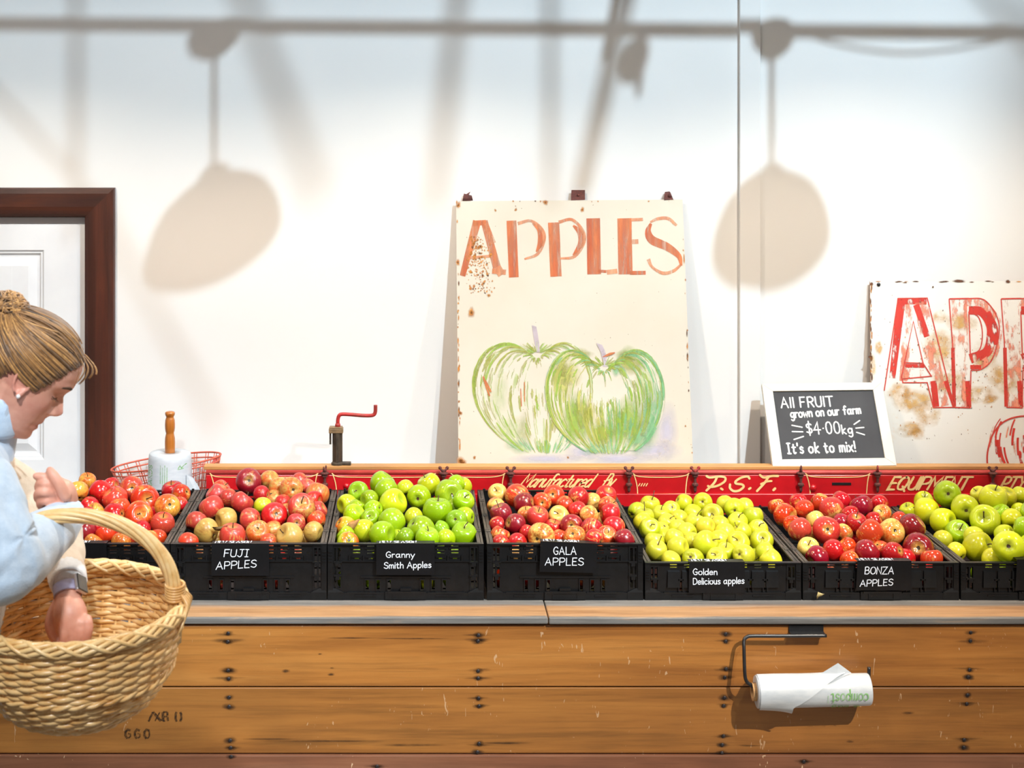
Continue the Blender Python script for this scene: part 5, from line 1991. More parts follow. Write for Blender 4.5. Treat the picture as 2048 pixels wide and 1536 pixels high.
DATA = [
    ((0, 920), 3.84, "600,240,85,y 670,165,68,yu 770,250,98,r 850,205,60,r 885,300,107,p 1010,215,97,pc 1110,300,118,os 1330,245,98,ru 1440,258,80,o 1310,355,102,yc 1450,350,62,r 920,365,88,o 690,360,82,r 730,400,66,y 880,420,92,r 1070,425,112,os 1250,490,97,pu 1165,430,62,r 650,555,102,d 810,570,82,o 930,630,72,y 1010,590,82,r 1090,540,82,r 1210,605,66,o 715,640,52,y 735,520,72,r 560,420,84,r 470,300,88,r 440,440,88,o 500,560,88,r 360,380,86,p 340,520,88,r 400,620,80,o 250,470,86,r 230,590,84,r 330,250,80,o"),
    ((340, 900), 4.8, "755,300,132,dc 960,290,102,y 1050,372,115,yc 1165,370,117,yc 1245,300,86,p 1320,355,82,p 1500,420,122,y 490,372,92,o 450,430,112,p 565,460,84,p 690,505,117,p 880,430,82,r 890,540,92,l 1000,625,132,rc 1265,550,142,ps 1380,480,94,r 400,560,132,p 540,660,117,k 255,690,112,p 350,775,127,k 770,665,112,p 600,825,137,pu 845,790,122,ys 1150,830,137,c 1210,700,97,pc 1375,785,102,k 1455,670,87,o 1500,580,64,p 165,885,104,o 945,895,84,o 1085,515,64,r"),
    ((640, 900), 4.8, "370,400,107,Gs 600,330,132,g 635,385,122,g 475,475,97,g 700,510,142,l 820,372,87,l 950,450,122,gc 1050,332,117,l 1235,420,142,gs 1310,325,92,g 1430,490,112,gs 1125,590,152,gu 1310,680,112,Gc 1430,640,102,g 325,625,112,g 355,560,74,g 490,650,97,gs 515,570,74,g 685,690,137,g 900,645,97,l 965,760,142,g 420,775,117,l 595,810,137,g 1030,850,122,gu 1210,855,84,g 1400,820,134,gu 245,825,78,g 268,890,112,yc 820,840,66,G 1160,770,66,G 1395,350,56,l"),
    ((940, 900), 4.8, "265,415,97,cs 450,440,122,o 520,515,112,d 690,500,97,oc 805,440,112,oc 1040,455,110,r 1305,440,107,r 1325,545,107,o 1345,615,112,r 1145,620,97,y 1030,580,92,r 910,530,64,o 1180,500,64,k 855,635,107,cs 650,645,112,pu 545,625,64,yu 435,710,107,d 300,610,112,du 250,540,72,y 265,730,68,r 290,820,97,o 455,890,97,rc 272,905,82,r 680,830,137,yc 800,750,74,r 975,720,112,dc 1165,760,112,r 1005,830,112,yc 1200,855,102,r 1310,830,107,os 1380,740,112,r 1500,865,112,d 560,805,66,r 862,855,64,o 1230,795,64,c"),
    ((1240, 900), 4.8, "285,540,107,lu 145,590,74,l 235,650,102,lu 190,690,66,L 285,755,107,ls 490,575,94,lc 390,620,74,Lu 615,510,82,l 795,500,97,lc 450,705,97,L 570,660,84,L 700,610,92,l 720,700,97,Lu 820,735,87,L 890,620,112,ls 1010,520,82,L 1095,560,102,lc 1200,545,64,L 1280,640,102,l 1125,700,107,lu 960,720,77,L 1010,800,102,L 1320,770,107,lu 640,790,102,L 560,760,72,L 330,885,102,L 430,845,56,l 520,850,74,L 555,930,107,L 350,970,112,Lu 820,900,127,l 950,860,64,L 690,885,56,L 1140,890,112,Ls 1360,870,117,ls 1185,1010,112,lc 1400,980,102,l 1450,1062,112,L 1010,980,87,lu 930,1040,107,Ls 700,1050,112,lc 490,1065,92,L 1170,785,56,l"),
    ((1540, 900), 4.0315, "50,460,77,o 110,525,102,o 230,420,77,rc 280,475,82,o 400,430,87,o 500,480,107,p 575,410,82,r 740,455,97,d 880,430,67,r 905,510,77,ys 1045,570,67,o 650,530,82,r 700,590,92,ru 365,560,64,c 180,600,74,os 240,640,102,p 455,645,117,pc 590,672,46,y 805,665,115,o 840,570,74,r 980,660,112,yc 1175,622,117,d 1195,795,137,dc 310,790,92,cs 380,868,102,d 515,810,97,r 620,780,82,o 785,825,110,d 990,832,95,r 890,805,46,o 640,893,46,o"),
    ((1540, 900), 4.0315, "1240,412,84,lu 1262,492,112,l 1100,492,58,l 1430,352,112,gc 1395,577,112,l 1570,470,115,lc 1515,672,112,gs 1735,565,132,ls 1690,362,66,L 1800,390,117,lu 1900,382,92,l 1950,560,92,l 2025,372,84,l 2042,622,84,g 1895,690,92,l 1680,790,147,l 1940,790,132,lc 1390,722,60,L 1492,822,64,L 1650,702,92,l 2012,500,66,l 2130,500,110,g 2180,640,115,ls 2120,770,115,l 2250,420,105,lc 2270,560,105,l 2260,780,120,g 2360,480,100,l 2380,640,110,lu 2400,790,110,l 2480,420,95,g"),
]
CNAME = ['the leftmost crate', 'the mottled pink crate', 'the bright green crate', 'the orange-red crate', 'the yellow-green crate', 'the dark red crate', 'the rightmost crate']
ORD = ['first', 'second', 'third', 'fourth', 'fifth', 'sixth', 'seventh', 'eighth', 'ninth', 'tenth', 'eleventh', 'twelfth']
eye = Vector((0, 0, ZC))
ar = random.Random(77)


def facing_quat(direction, spin):
    """rotation that points the apple's stem (+z) along direction"""
    q = Vector(direction).normalized().to_track_quat('Z', 'Y')
    return q @ Vector((0, 0, 1)).rotation_difference(Vector((0, 0, 1))) @ Matrix.Rotation(spin, 3, 'Z').to_quaternion()


def place_apple(ci, pos, R_, hue, pose, label, group, stem):
    o = bpy.data.objects.new('apple', AMESH[ci][ar.randint(0, 2)])
    COL.objects.link(o)
    o.location = pos
    o.rotation_mode = 'QUATERNION'
    to_eye = (eye - Vector(pos)).normalized()
    j = Vector((ar.uniform(-1, 1), ar.uniform(-1, 1), ar.uniform(-1, 1)))
    if pose == 's':
        d = to_eye + Vector((0, 0, 0.30)) + j * 0.32
    elif pose == 'c':
        d = -(to_eye + j * 0.35 + Vector((0, 0, 0.05)))
    elif pose == 'u':
        d = Vector((0, -0.30, 1)) + j * 0.35
    else:
        for _ in range(20):
            d = Vector((ar.uniform(-1, 1), ar.uniform(-1, 1), ar.uniform(-0.5, 1.0)))
            if d.length > 0.2 and abs(d.normalized().dot(to_eye)) < 0.62:
                break
    o.rotation_quaternion = facing_quat(d, ar.uniform(0, 6.28))
    o.scale = (R_, R_, R_)
    c = HUE[hue]
    f = ar.uniform(0.9, 1.08)
    c = tuple(min(255, max(0, v * f * (0.94 if hue in 'rdoypkc' else 1.08 if ci == 6 else 0.98) + ar.uniform(-6, 6))) for v in c)
    L_ = lin(c)
    cv = COVER[hue] * ar.uniform(0.9, 1.06)
    o.color = (L_[0], L_[1], L_[2], min(1.0, cv))
    tag(o, label, 'apple', group)
    if stem:
        s = bpy.data.objects.new('stem', STEMS[stem - 1])
        COL.objects.link(s)
        s.parent = o
    return o


for ci, ((ox, oy), k, txt) in enumerate(DATA):
    h = CR_H[ci]
    rim = TZ + h
    front_y = 1087 if h == HT else 1125
    cxw = CRATES[ci].location.x
    A = []
    for tok in txt.split():
        x, y, r, c = tok.split(',')
        px, py = ox + float(x) / k, oy + float(y) / k
        rp_ = float(r) / k
        Y = 4.178 + (front_y - py) * 0.37 / 128
        if py < front_y - 132:
            Y = min(Y, 4.60)
        if float(r) < 76:
            Y += 0.022
        A.append(dict(px=px, py=py, r=rp_, Y=Y, hue=c[0], pose=c[1:] or ''))
    for a in A:
        a['R'] = min(0.0435, max(0.0265, a['r'] * a['Y'] / F))
        a['p'] = P(a['px'], a['py'], a['Y'])
        a['ray'] = (a['p'] - eye).normalized()
    # settle the heap: overlapping apples part, mostly along the lines of sight
    for it in range(140):
        for i in range(len(A)):
            for j in range(i):
                d = A[i]['p'] - A[j]['p']
                need = (A[i]['R'] + A[j]['R']) * 0.93
                L_ = d.length
                if L_ < need:
                    if L_ < 1e-5:
                        d = Vector((0, 0.001, 0))
                        L_ = 0.001
                    g = (need - L_) * 0.5
                    # the one lower in the picture is nearer
                    dr = 1.0 if d.dot(A[i]['ray']) > 0 else -1.0
                    A[i]['p'] += d / L_ * g * 0.16 + A[i]['ray'] * dr * g * 0.8
                    A[j]['p'] -= d / L_ * g * 0.16 + A[j]['ray'] * dr * g * 0.8
        for a in A:
            t = (a['p'] - eye).dot(a['ray'])
            on = eye + a['ray'] * t
            a['p'] = a['p'].lerp(on, 0.4)
            a['p'].y = min(max(a['p'].y, YC + 0.014 + a['R'] * 0.9), YC + CD - 0.02 - a['R'] * 0.85)
            a['p'].x = min(max(a['p'].x, cxw - CW / 2 + 0.014 + a['R'] * 0.9), cxw + CW / 2 - 0.014 - a['R'] * 0.9)
            a['p'].z = max(a['p'].z, TZ + 0.012 + a['R'])
    # rows from front to back, counted from the left
    order = sorted(A, key=lambda a: -a['py'])
    nrow = 5
    per = math.ceil(len(order) / nrow)
    names = ['front row', 'second row', 'middle row', 'fourth row', 'back row']
    for rk in range(nrow):
        row = sorted(order[rk * per:(rk + 1) * per], key=lambda a: a['px'])
        for q, a in enumerate(row):
            half = len(row) / 2
            if q < half or len(row) - q > 12:
                pos_ = '%s from left' % ORD[q]
                if q == 0:
                    pos_ = 'leftmost'
            else:
                e = len(row) - 1 - q
                pos_ = 'rightmost' if e == 0 else '%s from right' % ORD[e]
            lab = '%s apple, %s in the %s of %s' % (WORD[a['hue']], pos_, names[rk], CNAME[ci])
            if a['pose'] in POSE:
                ext = {'s': ', stem outward', 'c': ', base outward', 'u': ', stem up'}[a['pose']]
                if len((lab + ext).split()) <= 16:
                    lab += ext
            a['lab'] = lab
    for a in A:
        stem = 0
        if a['pose'] in ('s', 'u'):
            stem = 3 if ci == 4 else ar.choice((1, 2))
        elif a['pose'] == '' and ar.random() < 0.35:
            stem = 2 if ci == 4 else 1
        place_apple(ci, a['p'], a['R'], a['hue'], a['pose'], a['lab'], 'apples in ' + CNAME[ci], stem)
    # apples glimpsed through the gaps of the heap and through the slots
    H = [a['hue'] for a in A]
    fill = []
    xl = (cxw - CW / 2 + 0.02)
    xr = (cxw + CW / 2 - 0.02)
    Yb = front_y - (94 if h == HT else 100)
    for py in range(front_y - 6, int(Yb), -9):
        Y = 4.178 + (front_y - py) * 0.37 / 128
        x0 = PX + xl * F / Y
        x1 = PX + xr * F / Y
        px = x0 + 14
        while px < x1 - 10:
            ok = all((a['px'] - px) ** 2 + (a['py'] - py) ** 2 > (a['r'] * 1.0) ** 2 for a in A) and all((f[0] - px) ** 2 + (f[1] - py) ** 2 > 22 ** 2 for f in fill)
            if ok and px > 135:
                fill.append((px, py, Y))
            px += 9
    pts = []
    for px, py, Y in fill[:9]:
        R_ = 0.029
        best = None
        for s in range(0, 12):
            p = P(px, py, Y + 0.008 * s)
            p.z = max(p.z, TZ + 0.012 + R_)
            p.y = min(p.y, YC + CD - 0.045)
            cl = min([(p - a['p']).length - a['R'] - R_ for a in A] + [(p - q).length - 2 * R_ for q in pts])
            if best is None or cl > best[0]:
                best = (cl, p)
            if cl > -0.004:
                break
        pts.append(best[1])
    nslot = 5
    for q in range(nslot):
        R_ = 0.030
        p = Vector((cxw - 0.128 + 0.064 * q, YC + 0.017 + R_, TZ + (0.094 if h == HT else 0.050)))
        if P(40, 0, YC).x < p.x and all((p - a['p']).length > (a['R'] + R_) * 0.72 for a in A) and all((p - g).length > 2 * R_ * 0.8 for g in pts):
            pts.append(p)
        p2 = Vector((cxw - 0.15 + 0.068 * q, YC + 0.016 + R_, TZ + 0.042))
        if h == HT:
            if all((p2 - g).length > 2 * R_ * 0.85 for g in pts):
                pts.append(p2)
    for p in pts:
        hue = ar.choice(H)
        place_apple(ci, p, 0.030, hue, '', 'apple mostly hidden under the upper apples in %s' % CNAME[ci], 'hidden apples in ' + CNAME[ci], 0)

# dry leaves among the fruit
M_LEAF = pmat('dry_tan_leaf', (186, 140, 84), (150, 106, 60), 60, rough=0.8)
M_LEAFG = pmat('withered_olive_leaf', (120, 96, 50), (96, 78, 40), 60, rough=0.7)


def leaf(name, label, pts, Y, mt, depth):
    o = MB()
    c = P(sum(p[0] for p in pts) / len(pts), sum(p[1] for p in pts) / len(pts), Y)
    ids = []
    cc = o.vert(c + Vector((0, -0.004, 0.004)))
    for k, p in enumerate(pts):
        ids.append(o.vert(P(p[0], p[1], Y) + Vector((0, depth * math.sin(k * 1.7), 0))))
    for k in range(len(ids)):
        o.face((cc, ids[k], ids[(k + 1) % len(ids)]))
    ob = o.build(name, mt, smooth=True)
    so = ob.modifiers.new('thickness', 'SOLIDIFY')
    so.thickness = 0.0006
    tag(ob, label, 'leaf')


leaf('dry_leaf', 'dry tan leaf lying among the bright green apples', [(688, 1056), (698, 1046), (712, 1040), (720, 1037), (714, 1050), (708, 1058), (702, 1065), (694, 1060)], 4.235, M_LEAF, 0.003)
leaf('dry_leaf', 'withered olive leaf lying among the mottled pinkish apples', [(424, 1054), (434, 1055), (446, 1054), (456, 1050), (450, 1058), (438, 1062), (430, 1060)], 4.215, M_LEAFG, 0.003)
leaf('dry_leaf', 'small pale curled leaf at the foot of the dark red apple crate', [(1636, 1184), (1642, 1187), (1649, 1188), (1643, 1191), (1637, 1194), (1634, 1199), (1633, 1192)], 4.098, pmat('pale_dry_leaf', (196, 180, 130), (160, 146, 96), 60, rough=0.8), 0.002)
# ------------------------------------------------------------------ wicker basket
def wicker_mat(name, c1, c2, c3):
    m, t, b = new_mat(name)
    v = t.coords()
    n = t.noise(v, 26, 4, 0.6)
    f = t.noise(t.coords((1, 1, 1)), 300, 2)
    col = t.ramp(n, [(0.3, lin(c1)), (0.5, lin(c2)), (0.7, lin(c3))])
    t.link(col, b.inputs['Base Color'])
    b.inputs['Roughness'].default_value = 0.34
    b.inputs['Coat Weight'].default_value = 0.25
    b.inputs['Coat Roughness'].default_value = 0.25
    t.link(t.bump(f, 0.15, 0.0006), b.inputs['Normal'])
    return m


M_WICK = wicker_mat('pale_straw_wicker', (204, 148, 80), (228, 182, 118), (240, 202, 144))
M_WICKR = wicker_mat('pale_straw_willow_rods', (216, 166, 98), (236, 196, 134), (243, 210, 156))
BY = 3.10
bk_c = P(150, 1212, BY)
bas = thing('wicker_basket', 'round wicker shopping basket with a twisted handle, hung on the woman\'s arm', 'basket', tuple(bk_c))
bas.rotation_euler = (math.radians(5.5), math.radians(0.5), 0)
BH = 0.205
BPROF = [(0.0, 0.098), (0.05, 0.118), (0.12, 0.138), (0.22, 0.156), (0.35, 0.172), (0.55, 0.188), (0.8, 0.199), (1.0, 0.204)]
bas.location.z += 0.0


def brad(t):
    return lerp_table(BPROF, t)[0]


NST = 38
m = MB()
rows = 25
for r_ in range(rows):
    t = (r_ + 0.5) / rows * 0.97
    pts, n = [], NST * 4
    for k in range(n):
        a = 2 * math.pi * k / n
        wv_ = math.cos(NST / 2 * a + math.pi * (r_ % 2))
        R_ = brad(t) + 0.0030 * wv_ + 0.0008 * math.sin(7 * a + r_)
        z = -BH + t * BH + 0.0010 * math.sin(3 * a + r_ * 1.7) + 0.0014 * math.sin(NST / 2 * a + math.pi * (r_ % 2)) * 0.6
        pts.append((R_ * math.cos(a), R_ * math.sin(a), z))
    m.tube(pts, 0.0051, 7, closed=True, flat=1.0)
# a paired waling band a third of the way down
for ph_ in (0, math.pi):
    pts = []
    for k in range(NST * 6):
        a = 2 * math.pi * k / (NST * 6)
        R_ = brad(0.44) + 0.0055 + 0.003 * math.cos(NST / 2 * a + ph_)
        pts.append((R_ * math.cos(a), R_ * math.sin(a), -BH + 0.44 * BH + 0.0035 * math.sin(NST / 2 * a + ph_)))
    m.tube(pts, 0.0042, 6, closed=True)
for s in range(NST):
    a = 2 * math.pi * s / NST
    pts = [(brad(t) * math.cos(a), brad(t) * math.sin(a), -BH + t * BH) for t in (0.0, 0.05, 0.12, 0.22, 0.35, 0.55, 0.8, 1.0)]
    m.tube([(0.03 * math.cos(a), 0.03 * math.sin(a), -BH + 0.006)] + pts, 0.0032, 6)
for k in range(11):
    R_ = 0.012 + k * 0.0085
    m.tube([(R_ * math.cos(2 * math.pi * j / 48), R_ * math.sin(2 * math.pi * j / 48), -BH + 0.005 + 0.0018 * math.cos(12 * 2 * math.pi * j / 48 + math.pi * (k % 2))) for j in range(48)], 0.0042, 6, closed=True)
m.build('woven_body', M_WICK, bas, smooth=True, local=True)
m = MB()
for q in range(9):
    pts = []
    n = 320
    for k in range(n):
        a = 2 * math.pi * k / n
        ph_ = 2 * math.pi * q / (6 if q < 6 else 3) + (7 if q < 6 else -9) * a
        R_ = 0.205 + (0.0095 if q < 6 else 0.0115) * math.cos(ph_)
        z = 0.001 + (0.0105 if q < 6 else 0.0120) * math.sin(ph_)
        pts.append((R_ * math.cos(a), R_ * math.sin(a), z))
    m.tube(pts, 0.0046 if q < 6 else 0.0040, 7, closed=True)
m.build('rim', M_WICKR, bas, smooth=True, local=True)
m = MB()
HA, HHT = 0.192, 0.178
arch = []
for k in range(61):
    a = math.pi * k / 60
    x = HA * math.cos(a)
    z = HHT * math.sin(a) ** 0.82
    arch.append(Vector((x, 0.0, z)))
arch = [Vector((HA - 0.004, 0, -0.07))] + arch + [Vector((-HA + 0.004, 0, -0.07))]
for q in range(8):
    pts = []
    for k, c in enumerate(arch):
        d = (arch[min(k + 1, len(arch) - 1)] - arch[max(k - 1, 0)]).normalized()
        nn = Vector((0, 1, 0))
        bb = d.cross(nn)
        ph_ = 2 * math.pi * q / 8 + 0.118 * k
        pts.append(c + nn * (0.0100 * math.cos(ph_)) + bb * (0.0100 * math.sin(ph_)))
    m.tube(pts, 0.0050, 7)
m.tube(arch, 0.0085, 8)
m.build('handle', M_WICKR, bas, smooth=True, local=True)
for s in (1, -1):
    m = MB()
    # rods lashed round the foot of the handle, fanned over the rim
    for k in range(6):
        z = 0.018 + k * 0.0052
        m.tube([(s * (HA - 0.0005) + 0.0175 * math.cos(2 * math.pi * j / 16), 0.0175 * math.sin(2 * math.pi * j / 16), z + 0.002 * math.sin(2 * math.pi * j / 16)) for j in range(16)], 0.0029, 6, closed=True)
    for k in range(-2, 3):
        y1_ = 0.0135 * k
        pts = [(s * (HA + 0.012), 0.0058 * k, 0.030), (s * (HA + 0.026), y1_ * 0.9, 0.012), (s * (HA + 0.0225), y1_ * 1.3 + 0.006, -0.008), (s * (HA + 0.016), y1_ * 1.5 + 0.012, -0.026), (s * (HA + 0.004), y1_ * 1.6 + 0.016, -0.040)]
        m.tube(spline(pts, 5), 0.0026, 7)
        pts = [(s * (HA + 0.013), 0.0058 * k, 0.026), (s * (HA + 0.024), y1_ * 0.9, 0.010), (s * (HA + 0.0215), y1_ * 1.3 - 0.006, -0.010), (s * (HA + 0.014), y1_ * 1.5 - 0.012, -0.026), (s * (HA + 0.003), y1_ * 1.6 - 0.016, -0.040)]
        m.tube(spline(pts, 5), 0.0026, 7)
    m.build('handle_binding', M_WICK, bas, smooth=True, local=True)
# ------------------------------------------------------------------ woman with the basket
HY = 3.185
EAR = P(46, 762, 3.10)
HC = Vector((EAR.x * HY / 3.10 * 0 + P(46, 762, HY).x, HY, P(46, 762, HY).z))
PHI, PSI = math.radians(32), math.radians(6)
fwd = Vector((math.cos(PHI) * math.cos(PSI), math.cos(PHI) * math.sin(PSI), -math.sin(PHI)))
left = Vector((-math.sin(PSI), math.cos(PSI), 0))
upv_ = fwd.cross(left).normalized()
HSC = 1.0 * HY / 3.10


def hp(f, y, u):
    return HC + (fwd * f + left * y + upv_ * u) * HSC


def tohead(p):
    d = (p - HC) / HSC
    return d.dot(fwd), d.dot(left), d.dot(upv_)


MID = [(-.104, .030), (-.096, .052), (-.090, .0655), (-.081, .0685), (-.074, .0670), (-.0685, .0672), (-.063, .0722), (-.0585, .0705), (-.0556, .0680), (-.0520, .0735), (-.0465, .0745), (-.040, .0735), (-.030, .0790), (-.026, .0900), (-.0195, .0970), (-.0120, .0985), (-.005, .0935), (.004, .0880), (.0145, .0815), (.021, .0825), (.030, .0872), (.038, .0890), (.055, .0888), (.072, .0860), (.088, .0800), (.102, .066), (.113, .044), (.121, .012), (.1235, -.015)]
BASE = [  # u, front without nose and lips, back, half width
    (-.104, .026, -.010, .020), (-.096, .047, -.012, .033), (-.088, .058, -.018, .041), (-.075, .062, -.028, .050), (-.060, .064, -.050, .0565), (-.045, .067, -.066, .0615), (-.030, .0695, -.078, .0655),
    (-.012, .0710, -.090, .0695), (.005, .0725, -.098, .0725), (.020, .0755, -.103, .0740), (.036, .0830, -.106, .0750), (.055, .0850, -.107, .0755), (.072, .0820, -.105, .0735), (.088, .0750, -.098, .0680), (.102, .060, -.086, .0580), (.113, .039, -.068, .0430), (.121, .008, -.042, .0220), (.1235, -.014, -.018, .002)]


def gs(x, s):
    return math.exp(-(x / s) ** 2)


def head_mesh(mb, ns=96, nu=110):
    u0, u1 = -.104, .1235
    rows = []
    for j in range(nu + 1):
        u = u0 + (u1 - u0) * j / nu
        f0, bk, w = lerp_table(BASE, u)
        fm = lerp_table(MID, u)[0]
        c = (f0 + bk) / 2 * 0.35
        row = []
        for i in range(ns):
            th = 2 * math.pi * i / ns
            ct, sn = math.cos(th), math.sin(th)
            y = w * (abs(sn) ** 0.86) * (1 if sn >= 0 else -1)
            if ct >= 0:
                f = c + (f0 - c) * ct ** 0.82
                sg = 0.0105 if -.030 < u < .016 else 0.022
                if -.034 < u < -.022:
                    sg = 0.012
                wgt = gs(y, sg) * (ct > 0.05)
                f += (fm - f0) * wgt
                # eye sockets, closed lids, cheek, nostril wings, mouth corners
                ay_ = abs(y)
                f -= 0.0085 * gs(ay_ - 0.031, 0.015) * gs(u - 0.017, 0.0105) * ct
                f += 0.0068 * gs(ay_ - 0.0315, 0.0115) * gs(u - 0.0135, 0.0085) * ct
                f += 0.0030 * gs(ay_ - 0.030, 0.018) * gs(u - 0.038, 0.007) * ct
                f += 0.0042 * gs(ay_ - 0.044, 0.018) * gs(u + 0.010, 0.016) * ct
                f += 0.0075 * gs(ay_ - 0.0125, 0.0050) * gs(u + 0.0225, 0.0065) * ct
                f -= 0.0030 * gs(ay_ - 0.008, 0.020) * gs(u + 0.0556, 0.0026) * ct
                f -= 0.0020 * gs(ay_ - 0.027, 0.005) * gs(u + 0.045, 0.02) * ct
            else:
                f = c + (bk - c) * abs(ct) ** 0.9 * 1.0
            row.append(mb.vert(hp(f, y, u)))
        rows.append(row)
    for a, b in zip(rows, rows[1:]):
        for i in range(ns):
            i2 = (i + 1) % ns
            mb.face((a[i], a[i2], b[i2], b[i]))
    mb.face(list(reversed(rows[0])))
    mb.face(rows[-1])


def Q(px, py, Y):
    return P(px, py, Y)


def z2p(x, y, Y):
    return P(x / 3.84, 920 + y / 3.84, Y)


body = MB()
head_mesh(body)
# ears
for s in (-1, 1):
    EF, EU = 0.006, 0.015
    rim_pts = []
    for k in range(15):
        a = math.radians(250 - k * 20)
        rim_pts.append(hp(EF - 0.004 + 0.0155 * math.cos(a) - 0.10 * 0.027 * math.sin(a), s * (0.0800 - 0.0035 * math.cos(a)), EU + 0.002 + 0.0275 * math.sin(a)))
    body.tube(rim_pts, [0.0035] * 3 + [0.0036] * 12, 8)
    body.ellipsoid(hp(EF - 0.003, s * 0.0755, EU + 0.001), (1, 1, 1), Matrix(((fwd.x * 0.0145, left.x * 0.0035, upv_.x * 0.027), (fwd.y * 0.0145, left.y * 0.0035, upv_.y * 0.027), (fwd.z * 0.0145, left.z * 0.0035, upv_.z * 0.027))), 16, 12)
    body.limb([hp(EF + 0.006, s * 0.078, EU - 0.018), hp(EF + 0.003, s * 0.080, EU - 0.026)], [0.0058, 0.0062], 10, 3)
    body.limb([hp(EF + 0.010, s * 0.075, EU + 0.004), hp(EF + 0.010, s * 0.0765, EU - 0.004)], [0.004, 0.004], 8, 3)
# neck, trunk, arms, legs
SHN, SHF = Q(-52, 962, 3.02), Q(-30, 950, 3.385)
NECKB = Q(-48, 910, 3.20)
body.limb([hp(-0.030, 0, 0.0), hp(-0.034, 0, -0.06), NECKB.lerp(hp(-0.034, 0, -0.06), 0.45), NECKB + Vector((-0.01, 0, -0.03))], [0.056, 0.053, 0.054, 0.066], 28)
CH = Q(-95, 1010, 3.20)
WA = Q(-165, 1330, 3.20)
HIP = Vector((-1.06, 3.20, 0.83))
body.limb([NECKB + Vector((-0.02, 0, -0.05)), CH, WA, HIP], [0.075, 0.115, 0.100, 0.125], 28)
body.limb([SHN + Vector((-0.02, 0.02, 0)), NECKB + Vector((-0.02, 0, -0.02)), SHF + Vector((-0.02, -0.02, 0))], [0.050, 0.062, 0.050], 20)
EL = Q(4, 1128, 2.93)
WR = z2p(512, 372, 3.20)
body.limb([SHN, SHN.lerp(EL, 0.5), EL], [0.047, 0.042, 0.036], 20)
body.limb([EL, EL.lerp(WR, 0.4), WR], [0.037, 0.036, 0.0225], 20)
ELF = Q(112, 1062, 3.40)
WRF = Q(139, 1184, 3.165)
body.limb([SHF, SHF.lerp(ELF, 0.5), ELF], [0.046, 0.041, 0.035], 20)
body.limb([ELF, ELF.lerp(WRF, 0.45), WRF], [0.035, 0.032, 0.0232], 20)
for sy in (-1, 1):
    hip = HIP + Vector((0, sy * 0.085, -0.02))
    kn = Vector((-1.02, 3.20 + sy * 0.09, 0.46))
    an = Vector((-1.07, 3.20 + sy * 0.095, 0.075))
    body.limb([hip, hip.lerp(kn, 0.5), kn], [0.085, 0.075, 0.055], 20)
    body.limb([kn, kn.lerp(an, 0.35), an], [0.055, 0.053, 0.035], 20)
    body.limb([an + Vector((-0.02, 0, -0.03)), an + Vector((0.06, 0, -0.045)), an + Vector((0.15, 0, -0.055))], [0.035, 0.034, 0.02], 16)
# near hand: wrist bent back toward her, fingers loosely curled
pal = [z2p(512, 372, 3.20), z2p(505, 310, 3.195), z2p(478, 240, 3.185), z2p(440, 195, 3.18)]
body.limb(pal, [0.0225, 0.0245, 0.0255, 0.0185], 18)
body.limb([z2p(505, 330, 3.20), z2p(450, 290, 3.19), z2p(405, 285, 3.185)], [0.021, 0.022, 0.018], 16)
for pts, rad in (
        ([(475, 205, 3.175), (415, 160, 3.165), (340, 132, 3.16), (280, 124, 3.16)], [.0105, .0098, .0088, .0074]),
        ([(500, 270, 3.165), (452, 185, 3.155), (410, 120, 3.155), (385, 82, 3.158)], [.0125, .0115, .0105, .0082]),
        ([(440, 230, 3.175), (360, 188, 3.155), (312, 180, 3.160), (296, 214, 3.172), (322, 240, 3.182)], [.0105, .0100, .0094, .0086, .0078]),
        ([(440, 262, 3.175), (352, 246, 3.150), (296, 256, 3.156), (292, 296, 3.170), (325, 312, 3.182)], [.0105, .0100, .0092, .0084, .0076]),
        ([(445, 300, 3.178), (365, 312, 3.155), (312, 322, 3.160), (314, 356, 3.172), (345, 366, 3.182)], [.0100, .0092, .0084, .0076, .0070])):
    body.limb([z2p(*p) for p in pts], rad, 12, 5)
# far hand: reaching down into the basket, back of the hand toward the viewer
def z6p(x, y, Y):
    return P(x / 5.908, 1040 + y / 5.908, Y)


body.limb([z6p(800, 850, 3.165), z6p(805, 960, 3.150), z6p(830, 1090, 3.135), z6p(850, 1240, 3.130)], [0.0232, 0.0262, 0.0320, 0.0315], 20)
body.limb([z6p(740, 960, 3.160), z6p(665, 1120, 3.150), z6p(620, 1240, 3.140), z6p(640, 1370, 3.128), z6p(690, 1450, 3.120)], [.018, .0185, .0155, .0115, .0085], 14)
for k, (x, l_) in enumerate(((760, 0), (850, 14), (940, 8), (1020, -30))):
    body.limb([z6p(x, 1180 + (k == 3) * 10, 3.128 - 0.003 * k), z6p(x + 12, 1290 + l_ * .5, 3.112), z6p(x - 4, 1420 + l_, 3.115), z6p(x - 40, 1500 + l_, 3.130)], [.0125, .0118, .0100, .0082], 12, 5)
    body.ellipsoid(z6p(x + 6, 1225, 3.112), (.0118, .010, .0118), None, 12, 8)


